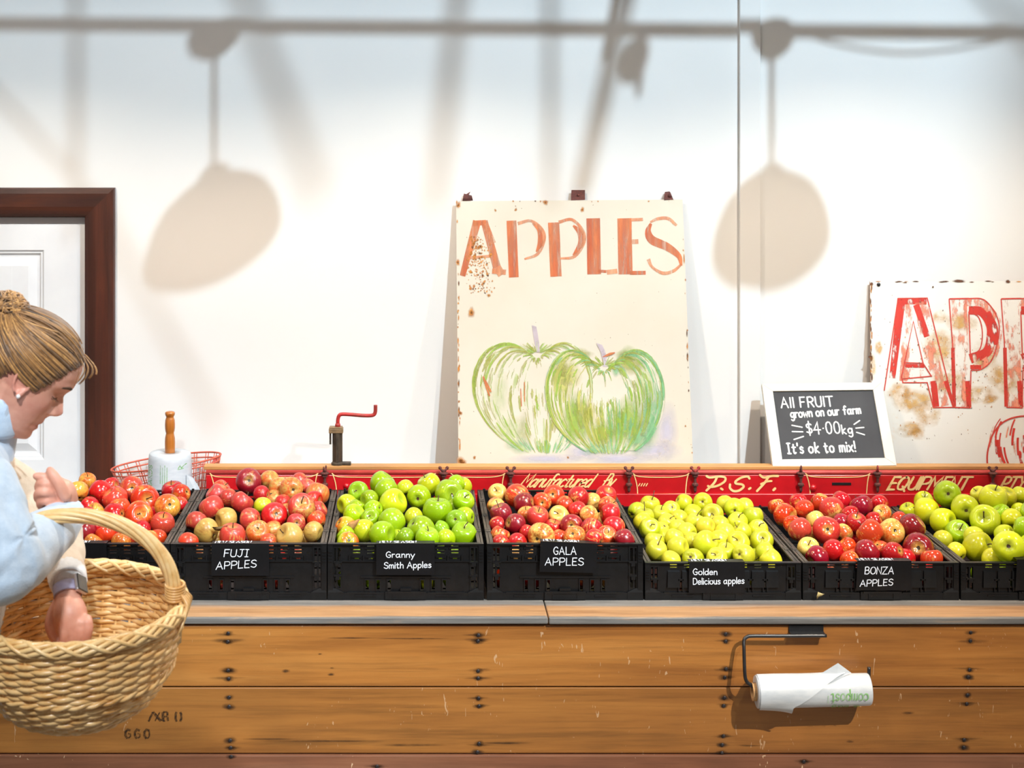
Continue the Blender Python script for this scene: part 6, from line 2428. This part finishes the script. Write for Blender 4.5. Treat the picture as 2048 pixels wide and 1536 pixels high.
def remesh(mb, name, vox, smooth_it=2, post=None, mats=None, parent=None):
    me = bpy.data.meshes.new(name)
    me.from_pydata(mb.v, [], mb.f)
    bm = bmesh.new()
    bm.from_mesh(me)
    bmesh.ops.recalc_face_normals(bm, faces=bm.faces)
    bm.to_mesh(me)
    bm.free()
    o = bpy.data.objects.new(name + '_raw', me)
    COL.objects.link(o)
    r = o.modifiers.new('r', 'REMESH')
    r.mode = 'VOXEL'
    r.voxel_size = vox
    if smooth_it:
        s = o.modifiers.new('s', 'SMOOTH')
        s.factor = 0.5
        s.iterations = smooth_it
    dg = bpy.context.evaluated_depsgraph_get()
    dg.update()
    new = bpy.data.meshes.new_from_object(o.evaluated_get(dg))
    COL.objects.unlink(o)
    bpy.data.objects.remove(o)
    new.name = name
    if post:
        post(new)
    new.materials.clear()
    for m_ in mats:
        new.materials.append(m_)
    new.polygons.foreach_set('use_smooth', [True] * len(new.polygons))
    ob = bpy.data.objects.new(name, new)
    COL.objects.link(ob)
    if parent is not None:
        off = world_loc(parent)
        for v in new.vertices:
            v.co -= off
        ob.parent = parent
    return ob


def skin_material():
    m, t, b = new_mat('fair_pink_skin')
    v = t.coords()
    n = t.noise(v, 40, 4)
    col = t.ramp(n, [(0.3, lin((228, 168, 144))), (0.7, lin((219, 153, 130)))])
    at = t.add('ShaderNodeAttribute', attribute_name='pink')
    col = t.mix(at.outputs['Fac'], col, lin((186, 96, 92)))
    t.link(col, b.inputs['Base Color'])
    b.inputs['Roughness'].default_value = 0.45
    b.inputs['Subsurface Weight'].default_value = 0.12
    b.inputs['Subsurface Radius'].default_value = (0.012, 0.005, 0.003)
    t.link(t.bump(t.noise(v, 420, 2), 0.08, 0.0005), b.inputs['Normal'])
    return m


M_SKIN = skin_material()


def skin_post(me):
    at = me.attributes.new('pink', 'FLOAT', 'POINT')
    vals = []
    for v in me.vertices:
        f, y, u = tohead(v.co)
        k = 0.0
        if f > 0.02 and abs(y) < 0.09 and -0.11 < u < 0.13:
            k += 0.85 * gs(abs(y), 0.020) * gs(u + 0.0565, 0.0075) * (f > 0.055)
            k += 0.28 * gs(abs(y) - 0.048, 0.02) * gs(u + 0.018, 0.022)
            k += 0.25 * gs(y, 0.012) * gs(u + 0.015, 0.010) * (f > 0.085)
            k += 0.30 * gs(abs(y) - 0.031, 0.013) * gs(u - 0.013, 0.006)
        elif abs(y) > 0.07 and -0.04 < f < 0.03 and abs(u) < 0.05:
            k += 0.25
        vals.append(min(1, k))
    # knuckles and finger ends
    at.data.foreach_set('value', vals)


wm = remesh(body, 'person', 0.0026, 2, skin_post, [M_SKIN])
# make the body itself the top-level object at her feet
off = Vector((HIP.x, HIP.y, 0))
for v in wm.data.vertices:
    v.co -= off
wm.location = off
tag(wm, 'woman with tied-up blonde hair in a pale blue sweater, looking down, basket on her arm', 'person')

# ---- sweater
def sweater_material(name, c1, c2):
    m, t, b = new_mat(name)
    v = t.coords()
    n = t.noise(v, 55, 5, 0.7)
    t.link(t.ramp(n, [(0.3, lin(c1)), (0.7, lin(c2))]), b.inputs['Base Color'])
    b.inputs['Roughness'].default_value = 0.95
    b.inputs['Sheen Weight'].default_value = 0.5
    b.inputs['Sheen Roughness'].default_value = 0.5
    n2 = t.noise(v, 260, 3, 0.7)
    t.link(t.bump(n2, 0.5, 0.002), b.inputs['Normal'])
    return m


M_BLUE = sweater_material('pale_blue_brushed_knit', (186, 206, 226), (206, 222, 238))
M_BEIGE = sweater_material('oatmeal_brushed_knit', (222, 198, 170), (232, 212, 188))
M_CUFFW = sweater_material('off_white_brushed_knit', (226, 222, 218), (236, 233, 230))
sw = MB()
sw.limb([NECKB + Vector((-0.03, 0, -0.06)), CH + Vector((-0.01, 0, 0.0)), WA, HIP + Vector((0, 0, -0.06))], [0.100, 0.150, 0.140, 0.155], 30)
sw.limb([SHN + Vector((-0.01, 0.03, 0.0)), NECKB + Vector((-0.025, 0, -0.025)), SHF + Vector((-0.01, -0.03, 0))], [0.070, 0.086, 0.070], 24)
sw.limb([SHN, SHN.lerp(EL, 0.5) + Vector((0.004, -0.006, 0)), EL + Vector((-0.004, 0, 0))], [0.074, 0.078, 0.072], 26)
cuffN = z2p(497, 440, 3.185)
sw.limb([EL + Vector((-0.004, 0, 0)), EL.lerp(cuffN, 0.45) + Vector((0, 0, -0.008)), cuffN], [0.072, 0.059, 0.036], 26)
cuffF = z6p(800, 690, 3.20)
sw.limb([SHF, SHF.lerp(ELF, 0.5), ELF], [0.070, 0.064, 0.054], 24)
sw.limb([ELF, ELF.lerp(cuffF, 0.5), cuffF], [0.052, 0.045, 0.0365], 24)
# funnel collar
cc0 = hp(-0.037, 0, -0.045)
cc1 = NECKB + Vector((-0.012, 0, -0.005))
dcl = (cc0 - cc1).normalized()
sw.limb([cc1, cc1.lerp(cc0, 0.6), cc0], [0.084, 0.072, 0.066], 28)
AXN = (EL - SHN).normalized()


def sweater_post(me):
    r_ = random.Random(5)
    nrm = [v.normal.copy() for v in me.vertices]
    for v, nn in zip(me.vertices, nrm):
        p = v.co
        d = 0.006 * noise.noise(p * 9) + 0.003 * noise.noise(p * 22)
        # crease folds gathered at the elbow crook and along the sleeve
        de = (p - (EL + Vector((0.03, -0.03, 0.045)))).length
        ang = math.atan2(p.z - (EL.z + 0.055), p.x - (EL.x + 0.045))
        d += 0.0030 * math.sin(ang * 5 + 4 * noise.noise(p * 12) + de * 30) * math.exp(-((de - 0.06) / 0.06) ** 2)
        d += 0.0040 * noise.noise(Vector((p.x * 26, p.y * 9, p.z * 13)))
        ddf = (p - ELF).length
        d += 0.004 * math.sin(p.x * 170 + 3 * noise.noise(p * 16)) * math.exp(-((p - cuffF.lerp(ELF, 0.4)).length / 0.09) ** 2)
        v.co = p + nn * d


swo = remesh(sw, 'sweater', 0.0042, 3, sweater_post, [M_BLUE, M_BEIGE, M_CUFFW], wm)
off_sw = world_loc(wm)
axf = (cuffF - ELF).normalized()
for pl_ in swo.data.polygons:
    c = pl_.center + off_sw
    # far sleeve and the front panel are oatmeal
    d_far = (c - (ELF + axf * max(-0.05, min((cuffF - ELF).length, (c - ELF).dot(axf))))).length
    t_near = (c - EL).dot((cuffN - EL).normalized())
    d_near = (c - (EL + (cuffN - EL).normalized() * max(0, min((cuffN - EL).length, t_near)))).length
    if d_far < 0.068 and d_near > 0.060:
        pl_.material_index = 1
        if (c - ELF).dot(axf) > (cuffF - ELF).length - 0.012:
            pl_.material_index = 2
    elif d_near < 0.07 and t_near > (cuffN - EL).length - 0.018:
        pl_.material_index = 0
    elif c.y > 3.13 and c.z > 1.03 and c.x > CH.x + 0.04 and (c - cc1).dot(dcl) < 0.03 and d_near > 0.06:
        pl_.material_index = 1
# turned cuffs and collar edge as rolled bands
for nm, c0, ax_, r0, mt in (('cuff', cuffN, (cuffN - EL).normalized(), 0.0335, M_BLUE), ('cuff', cuffF, axf, 0.0335, M_CUFFW)):
    m = MB()
    a_, b_ = frame_of(ax_)
    prof_ = [(-0.020, 1.08), (-0.012, 1.14), (0.0, 1.12), (0.012, 1.10), (0.020, 1.06), (0.024, 0.96), (0.020, 0.86), (0.0, 0.86)]
    rg = []
    for q, kk in prof_:
        rg.append([m.vert(c0 + ax_ * q + (a_ * math.cos(2 * math.pi * k / 48) + b_ * math.sin(2 * math.pi * k / 48)) * r0 * kk * (1 + 0.012 * math.cos(24 * 2 * math.pi * k / 48))) for k in range(48)])
    for a, b in zip(rg, rg[1:]):
        for k in range(48):
            k2 = (k + 1) % 48
            m.face((a[k], a[k2], b[k2], b[k]))
    m.build(nm, mt, swo, smooth=True, recalc=True)
m = MB()
a_, b_ = frame_of(dcl)
rg = []
for rr_, dz in ((0.058, -0.03), (0.060, 0.006), (0.064, 0.016), (0.070, 0.018), (0.076, 0.010), (0.080, -0.008), (0.083, -0.030), (0.084, -0.050), (0.080, -0.060), (0.074, -0.055)):
    rg.append([m.vert(cc0 + dcl * (dz + 0.003 * math.sin(3 * k * 0.157)) + (a_ * math.cos(2 * math.pi * k / 40) + b_ * math.sin(2 * math.pi * k / 40)) * rr_) for k in range(40)])
for a, b in zip(rg, rg[1:]):
    for k in range(40):
        k2 = (k + 1) % 40
        m.face((a[k], a[k2], b[k2], b[k]))
m.build('collar', M_BLUE, swo, smooth=True, recalc=True)
# ---- trousers and shoes (out of the picture)
M_DENIM = pmat('dark_blue_trouser_cloth', (44, 52, 72), (34, 40, 58), 60, rough=0.9)
tr = MB()
tr.limb([HIP + Vector((0, 0, 0.02)), HIP + Vector((0, 0, -0.06))], [0.145, 0.15], 24)
for sy in (-1, 1):
    hip = HIP + Vector((0, sy * 0.085, -0.02))
    kn = Vector((-1.02, 3.20 + sy * 0.09, 0.46))
    an = Vector((-1.07, 3.20 + sy * 0.095, 0.11))
    tr.limb([hip, hip.lerp(kn, 0.5), kn, kn.lerp(an, 0.5), an], [0.10, 0.088, 0.068, 0.066, 0.055], 22)
remesh(tr, 'trousers', 0.009, 2, None, [M_DENIM], wm)
M_SHOE = pmat('white_trainer_leather', (230, 230, 228), (214, 214, 212), 30, rough=0.5)
for sy in (-1, 1):
    m = MB()
    an = Vector((-1.07, 3.20 + sy * 0.095, 0.075))
    m.limb([an + Vector((-0.035, 0, -0.035)), an + Vector((0.05, 0, -0.03)), an + Vector((0.16, 0, -0.045))], [0.042, 0.044, 0.030], 18)
    for k, v in enumerate(m.v):
        m.v[k] = (v[0], v[1], max(v[2], 0.002))
    m.build('shoe', M_SHOE, wm, smooth=True)

# ---- hair
def hair_material():
    m, t, b = new_mat('dark_blonde_hair')
    at = t.add('ShaderNodeAttribute', attribute_name='tone')
    n = t.noise(t.coords(), 90, 3)
    k = t.math('ADD', at.outputs['Fac'], t.math('MULTIPLY', t.math('SUBTRACT', n, 0.5), 0.5))
    t.link(t.ramp(k, [(0.0, lin((58, 42, 27))), (0.4, lin((124, 86, 48))), (0.75, lin((168, 119, 66))), (1.0, lin((214, 160, 94)))]), b.inputs['Base Color'])
    b.inputs['Roughness'].default_value = 0.42
    b.inputs['Specular IOR Level'].default_value = 0.4
    b.inputs['Sheen Weight'].default_value = 0.2
    return m


M_HAIR = hair_material()
HCEN = (-0.012, 0.0, 0.045)
HAX = (0.108, 0.113, 0.0855, 0.094)     # front, back, side, up


def hsurf(d, k=1.0):
    f, y, u = d
    L_ = math.sqrt(f * f + y * y + u * u)
    f, y, u = f / L_, y / L_, u / L_
    af = HAX[0] if f > 0 else HAX[1]
    au = HAX[3] if u > 0 else 0.105
    r = 1 / math.sqrt((f / af) ** 2 + (y / HAX[2]) ** 2 + (u / au) ** 2)
    return (HCEN[0] + f * r * k, y * r * k, HCEN[2] + u * r * k)


HL = [(-.14, -.055), (-.09, -.045), (-.055, -.022), (-.030, .010), (-.018, .038), (.016, .043), (.022, .026), (.0265, .006), (.032, .006), (.042, .024), (.058, .052), (.070, .074), (.082, .088), (.12, .104)]


def hairline(f):
    return lerp_table(HL, f)[0]


hr = MB()
tone = []
hrnd = random.Random(12)
nu_, nv_ = 90, 54
grid = {}
for j in range(nv_ + 1):
    ph_ = math.pi * j / nv_ * 0.86
    for i in range(nu_):
        th = 2 * math.pi * i / nu_
        d = (math.sin(ph_) * math.cos(th), math.sin(ph_) * math.sin(th), math.cos(ph_))
        s = hsurf(d, 0.985)
        grid[i, j] = (s, s[2] > hairline(s[0]))
ids = {}


def gid(i, j):
    if (i, j) not in ids:
        ids[i, j] = hr.vert(hp(*grid[i, j][0]))
        tone.append(0.25)
    return ids[i, j]


for j in range(nv_):
    for i in range(nu_):
        i2 = (i + 1) % nu_
        q = [(i, j), (i, j + 1), (i2, j + 1), (i2, j)]
        if sum(grid[k][1] for k in q) >= 3:
            hr.face([gid(*k) for k in q])
BUN = Vector((-0.090, 0.0, 0.098))


def add_strand(mb, tn, pts, r0, tonev, sides=5):
    n = len(pts)
    c0 = len(mb.v)
    mb.tube([hp(*p) for p in pts], [max(0.0004, r0 * (0.35 + 0.65 * math.sin(math.pi * min(1, (k + 1.5) / (n + 1))) ** 0.6)) for k in range(n)], sides, ref=left)
    tn.extend([tonev] * (len(mb.v) - c0))


def strand_path(s0, s1, lift, wob, seed, n=16):
    r_ = random.Random(seed)
    d0 = Vector((s0[0] - HCEN[0], s0[1], s0[2] - HCEN[2]))
    d1 = Vector((s1[0] - HCEN[0], s1[1], s1[2] - HCEN[2]))
    sg_ = 1 if s0[1] > 0 else -1
    top_ = min(1.0, max(0.0, s0[2] / 0.10))
    if s0[0] > -0.02:
        dm = Vector((-0.55 - 0.15 * (1 - top_), sg_ * (0.95 - 0.45 * top_ * min(1, abs(s0[1]) < 0.03)), -0.10 + 0.85 * top_))
    else:
        dm = Vector((-0.85, sg_ * 0.45, 0.15 + 0.4 * top_))
    ph_ = r_.uniform(0, 6.28)
    out = []
    for k in range(n):
        t = k / (n - 1)
        d = d0.normalized() * (1 - t) ** 2 + dm * (2 * t * (1 - t)) + d1.normalized() * t * t
        s = hsurf((d.x, d.y, d.z), 1.0 + lift * math.sin(math.pi * t) + 0.008 * math.sin(ph_ + 5 * t))
        out.append((s[0], s[1] + wob * math.sin(ph_ + 4 * t), s[2]))
    return out


for k in range(820):
    # start along the hairline, on either side, or inside the cap
    sgn = -1 if hrnd.random() < 0.62 else 1
    f = hrnd.uniform(-0.09, 0.088)
    if hrnd.random() < 0.55:
        u = hairline(f) + hrnd.uniform(0.0, 0.008)
    else:
        u = hairline(f) + hrnd.uniform(0.01, 0.08)
    # point of the cap with this f and u
    au = HAX[3] if u > HCEN[2] else 0.105
    af = HAX[0] if f > HCEN[0] else HAX[1]
    q = 1 - ((f - HCEN[0]) / af) ** 2 - ((u - HCEN[2]) / au) ** 2
    y = sgn * HAX[2] * math.sqrt(max(q, 0.0001))
    if q <= 0:
        continue
    end = (BUN.x + hrnd.uniform(-0.012, 0.018), hrnd.uniform(-0.022, 0.022), BUN.z + hrnd.uniform(-0.022, 0.014))
    add_strand(hr, tone, strand_path((f, y, u), end, hrnd.uniform(0.0, 0.022), hrnd.uniform(0, 0.002), k), hrnd.uniform(0.0008, 0.0021), min(1, max(0, hrnd.gauss(0.50, 0.22))))
# loose wisps over the forehead, temple and nape
for pts, r0 in (([(0.075, -0.02, 0.100), (0.092, -0.022, 0.088), (0.097, -0.020, 0.070), (0.094, -0.016, 0.052)], 0.0012), ([(0.074, -0.012, 0.102), (0.096, -0.010, 0.092), (0.104, -0.006, 0.080), (0.103, -0.004, 0.068)], 0.0011),
                ([(0.072, 0.0, 0.104), (0.095, 0.004, 0.096), (0.108, 0.006, 0.088), (0.112, 0.006, 0.080)], 0.0009), ([(0.070, -0.03, 0.098), (0.088, -0.034, 0.084), (0.090, -0.032, 0.066), (0.088, -0.030, 0.054)], 0.001),
                ([(-0.05, -0.07, -0.02), (-0.052, -0.06, -0.04), (-0.048, -0.052, -0.055)], 0.0012)):
    P_ = [(p.x, p.y, p.z) for p in spline(pts, 5)]
    for e in range(3):
        o_ = hrnd.uniform(-0.003, 0.003)
        add_strand(hr, tone, [(p[0] + o_ * t_ / len(P_), p[1] + o_, p[2] + hrnd.uniform(-.0004, .0004)) for t_, p in enumerate(P_)], r0, hrnd.uniform(0.5, 0.95))


def hair_build(mb, tn, name, parent):
    o = mb.build(name, M_HAIR, parent, smooth=True)
    at = o.data.attributes.new('tone', 'FLOAT', 'POINT')
    at.data.foreach_set('value', tn)
    return o


hob = hair_build(hr, tone, 'hair', wm)
bn = MB()
tn2 = []
c0 = len(bn.v)
Mh = Matrix(((fwd.x, left.x, upv_.x), (fwd.y, left.y, upv_.y), (fwd.z, left.z, upv_.z)))
bn.ellipsoid(hp(BUN.x - 0.004, 0, BUN.z + 0.004), (0.036, 0.036, 0.030), Mh, 20, 14)
tn2.extend([0.3] * (len(bn.v) - c0))
for k in range(120):
    # strands looped over the bun
    a = hrnd.uniform(0, 6.28)
    tl = hrnd.uniform(-0.9, 0.9)
    pts = []
    st0 = hrnd.uniform(0, 6.28)
    ln = hrnd.uniform(1.5, 3.6)
    for j in range(14):
        q = st0 + ln * j / 13
        v3 = Vector((math.cos(q), math.sin(q) * math.cos(tl), math.sin(q) * math.sin(tl)))
        v3.rotate(Matrix.Rotation(a, 3, 'Y'))
        k_ = hrnd.uniform(1.0, 1.10)
        pts.append((BUN.x - 0.004 + v3.x * 0.038 * k_, v3.y * 0.038 * k_, BUN.z + 0.004 + v3.z * 0.033 * k_))
    c0 = len(bn.v)
    bn.tube([hp(*p) for p in pts], 0.0016, 5)
    tn2.extend([min(1, max(0, hrnd.gauss(0.62, 0.2)))] * (len(bn.v) - c0))
bno = hair_build(bn, tn2, 'bun', None)
bno.parent = hob
bno.matrix_parent_inverse = Matrix.Translation(-world_loc(wm))
# ---- brows, lashes, earring
M_BROW = pmat('brown_eyebrow_hair', (104, 72, 52), (84, 58, 42), 200, rough=0.8)


def face_pt(y, u, lift):
    """point on the front of the face"""
    f0, bk, w = lerp_table(BASE, u)
    fm = lerp_table(MID, u)[0]
    c = (f0 + bk) / 2 * 0.35
    sn = min(0.999, (abs(y) / w)) ** (1 / 0.86)
    ct = math.sqrt(1 - sn * sn)
    f = c + (f0 - c) * ct ** 0.82
    ay_ = abs(y)
    f += (fm - f0) * gs(y, 0.0105 if -.030 < u < .016 else 0.022)
    f -= 0.0085 * gs(ay_ - 0.031, 0.015) * gs(u - 0.017, 0.0105) * ct
    f += 0.0068 * gs(ay_ - 0.0315, 0.0115) * gs(u - 0.0135, 0.0085) * ct
    f += 0.0030 * gs(ay_ - 0.030, 0.018) * gs(u - 0.038, 0.007) * ct
    return hp(f + lift, y, u)


for s in (-1, 1):
    m = MB()
    for k in range(3):
        m.tube([face_pt(s * (0.014 + 0.0055 * j), 0.033 + 0.0016 * k + 0.0042 * math.sin(math.pi * j / 6.5), 0.0008) for j in range(7)], [0.0008, 0.0013, 0.0015, 0.0015, 0.0013, 0.001, 0.0006], 6)
    m.build('eyebrow', M_BROW, wm, smooth=True)
    m = MB()
    m.tube([face_pt(s * (0.0195 + 0.004 * j), 0.0095 - 0.0022 * math.sin(math.pi * j / 6) + 0.0004 * j, 0.0006) for j in range(7)], 0.0008, 6)
    for j in range(9):
        y_ = s * (0.0225 + 0.0025 * j)
        p0 = face_pt(y_, 0.0085, 0.0004)
        m.tube([p0, p0 + (fwd * 0.0045 - upv_ * 0.003 + left * s * 0.0008 * (j - 3)), p0 + (fwd * 0.0075 - upv_ * 0.0035 + left * s * 0.0014 * (j - 3))], [0.0004, 0.00035, 0.0002], 4)
    m.build('eyelashes', M_BROW, wm, smooth=True)
M_PEARL = pmat('white_pearl', (246, 240, 234), (236, 230, 226), 40, rough=0.2, coat=0.5)
for s in (-1, 1):
    m = MB()
    m.ellipsoid(hp(0.010, s * 0.0855, -0.0115), (0.0042, 0.0042, 0.0042), None, 14, 10)
    m.build('earring', M_PEARL, wm, smooth=True)
# ---- wrist watch
M_STRAP = pmat('lavender_grey_watch_strap', (170, 164, 190), (158, 152, 180), 60, rough=0.55)
M_CASE = pmat('silver_pink_watch_case', (216, 206, 206), (196, 188, 190), 60, rough=0.25, metal=0.8)
M_GLASS = pmat('dark_watch_glass', (46, 44, 38), (30, 30, 28), 20, rough=0.08, coat=0.6)
axw = (z6p(830, 1090, 3.135) - z6p(800, 850, 3.165)).normalized()
cw_ = z6p(800, 838, 3.163)
side_ = Vector((0.80, -0.52, 0)).normalized()
side_ = (side_ - axw * side_.dot(axw)).normalized()
oth = axw.cross(side_).normalized()
wt = bpy.data.objects.new('wristwatch', None)
COL.objects.link(wt)
wt.parent = wm
m = MB()
rg = []
for k in range(48):
    a = 2 * math.pi * k / 48
    d = side_ * math.cos(a) * 0.0252 + oth * math.sin(a) * 0.0262
    o_ = d.normalized()
    rg.append([m.vert(cw_ + d + o_ * t_ + axw * h_) for t_, h_ in ((0.0002, -0.011), (0.0026, -0.010), (0.0026, 0.010), (0.0002, 0.011))])
for k in range(48):
    a, b = rg[k], rg[(k + 1) % 48]
    for q in range(4):
        q2 = (q + 1) % 4
        m.face((a[q], b[q], b[q2], a[q2]))
m.build('strap', M_STRAP, wt, smooth=False, recalc=True, bevel=0.0)


def slab(c, ax1, h1, ax2, h2, n_, t0, t1):
    q = []
    for t_ in (t0, t1):
        q += [c + ax1 * (s1 * h1) + ax2 * (s2 * h2) + n_ * t_ for s1, s2 in ((-1, -1), (1, -1), (1, 1), (-1, 1))]
    m_ = MB()
    m_.hexa(q)
    return m_


cwf = cw_ + side_ * 0.0255
slab(cwf, axw, 0.0185, oth, 0.0160, side_, 0.000, 0.0095).build('case', M_CASE, wt, recalc=True, bevel=0.0038)
slab(cwf, axw, 0.0172, oth, 0.0147, side_, 0.0088, 0.0108).build('screen', M_GLASS, wt, recalc=True, bevel=0.0012)
# ------------------------------------------------------------------ pendant lamps, conduit and roof braces above the counter (their shadows fall on the wall)
M_SHADE = pmat('white_enamel_lamp_shade', (236, 234, 228), (226, 224, 218), 20, rough=0.3)
M_CORDM = pmat('grey_lamp_cord', (120, 118, 114), (104, 102, 98), 60, rough=0.6)
M_STEEL = pmat('grey_painted_roof_steel', (150, 152, 156), (132, 134, 138), 6, rough=0.5)
mb_, tb_, bb_ = new_mat('warm_lamp_bulb')
bb_.inputs['Base Color'].default_value = (1, 0.9, 0.75, 1)
bb_.inputs['Emission Color'].default_value = (1.0, 0.74, 0.45, 1)
bb_.inputs['Emission Strength'].default_value = 6.0
M_BULB = mb_
LS = 1.0 / 4.3


def unshadow(px, py, s):
    """place whose shadow from the key spot falls at px, py on the back wall, s metres in front of that wall"""
    Wp = P(px, py, WALL_Y)
    return Wp + (KEY - Wp) * (s / (KEY.y * -1 + WALL_Y))


SP = 1.0
rim_l, rim_r = unshadow(428, 492, SP), unshadow(1543, 478, SP)
top_l, top_r = unshadow(432, 62, SP), unshadow(1545, 72, SP)
dx = rim_r.x - rim_l.x
PLAB = ['white pendant lamp above the wicker basket end of the counter', 'white pendant lamp above the bright green apples', 'white pendant lamp above the yellow-green apples', 'white pendant lamp beyond the right end of the picture']
for k, x in enumerate((rim_l.x - dx, rim_l.x, rim_r.x, rim_r.x + dx)):
    zr = rim_l.z + (rim_r.z - rim_l.z) * 0.5
    y = WALL_Y - SP
    zt_ = (top_l.z + top_r.z) / 2
    R_ = 0.137
    root = thing('pendant_lamp', PLAB[k], 'pendant lamp', (x, y, zr), 'pendant lamps over the counter')
    m = MB()
    pr_ = [(R_, 0.0), (R_ * 0.985, 0.022), (R_ * 0.93, 0.050), (R_ * 0.82, 0.080), (R_ * 0.64, 0.104), (R_ * 0.45, 0.119), (R_ * 0.27, 0.129)]
    inn = [(r_ - 0.003, z_ - 0.002 if z_ > 0 else 0.0) for r_, z_ in reversed(pr_)]
    m.lathe(pr_ + inn + [pr_[0]], 40, Matrix.Translation((x, y, zr)), caps=False)
    m.build('lamp_shade', M_SHADE, root, smooth=True)
    m = MB()
    m.lathe([(0.036, 0.118), (0.036, 0.150), (0.030, 0.166), (0.016, 0.180), (0.007, 0.184)], 24, Matrix.Translation((x, y, zr)))
    m.build('socket', M_SHADE, root, smooth=True, recalc=True)
    m = MB()
    m.tube([(x, y, zr + 0.18), (x, y, zt_)], 0.006, 10)
    m.build('cord', M_CORDM, root, smooth=True)
    m = MB()
    m.lathe([(0.010, zt_ - 0.052), (0.030, zt_ - 0.044), (0.050, zt_ - 0.024), (0.055, zt_), (0.04, zt_ + 0.006)], 24, Matrix.Translation((x, y, 0)))
    m.build('ceiling_rose', M_SHADE, root, smooth=True, recalc=True)
    m = MB()
    m.lathe([(0.001, 0.110), (0.010, 0.111), (0.014, 0.115), (0.014, 0.120), (0.012, 0.124), (0.012, 0.134)], 20, Matrix.Translation((x, y, zr)))
    m.build('bulb', M_BULB, root, smooth=True, recalc=True)
    ld = bpy.data.lights.new('pendant_light', 'POINT')
    ld.energy = PENDANT_POWER
    ld.color = PENDANT_COLOR
    ld.shadow_soft_size = 0.028
    lo_ = bpy.data.objects.new('pendant_light', ld)
    COL.objects.link(lo_)
    lo_.location = (x, y, zr + 0.080)
a, b = unshadow(-900, 50, SP), unshadow(2900, 84, SP)
m = MB()
m.tube([a + Vector((0, 0, 0.012)), b + Vector((0, 0, 0.012))], 0.0145, 12)
co = m.build('conduit', M_STEEL, None, smooth=True)
tag(co, 'thin grey conduit running level above the pendant lamps', 'conduit')
m = MB()
pts = [unshadow(1600, 66, SP), unshadow(1690, 92, SP), unshadow(1800, 106, SP), unshadow(1910, 98, SP), unshadow(2010, 78, SP)]
m.tube(spline(pts, 6), 0.0038, 8)
m.build('drooping_cable', M_CORDM, co, smooth=True)
m = MB()
pts = [unshadow(1310, 60, SP), unshadow(1370, 66, SP), unshadow(1420, 66, SP), unshadow(1470, 58, SP)]
m.tube(spline(pts, 6), 0.004, 8)
m.build('drooping_cable', M_CORDM, co, smooth=True)
tru = thing('roof_truss', 'grey steel roof truss braces and hanging fixture above the counter', 'roof truss', tuple(unshadow(1000, -200, 1.8)))
for (xa, ya, xb, yb_, s0, s1, th) in ((152, -420, 152, 470, 1.75, 1.75, 0.009), (-60, 130, 190, 400, 1.6, 1.6, 0.007), (190, 400, 440, 860, 1.9, 2.0, 0.008), (948, -300, 868, 430, 1.9, 2.3, 0.012),
                                      (1312, -260, 1160, 390, 1.55, 1.75, 0.016), (1276, -260, 1206, 120, 1.1, 1.1, 0.007), (1100, -420, 1100, 420, 1.9, 1.9, 0.008), (380, -300, 640, 400, 2.1, 2.4, 0.011), (1840, -160, 2150, 190, 2.2, 2.2, 0.008)):
    p, q = unshadow(xa, ya, s0), unshadow(xb, yb_, s1)
    m = MB()
    m.tube([p, q], th, 4)
    m.build('brace', M_STEEL, tru)
m = MB()
c = unshadow(1268, 120, 1.15)
m.ellipsoid(c, (0.030, 0.03, 0.055), Matrix.Rotation(0.35, 3, 'Y'), 16, 12)
m.limb([c + Vector((0.01, 0, -0.03)), unshadow(1277, 190, 1.15)], [0.012, 0.006], 10)
m.build('hanging_fixture', M_STEEL, tru, smooth=True)
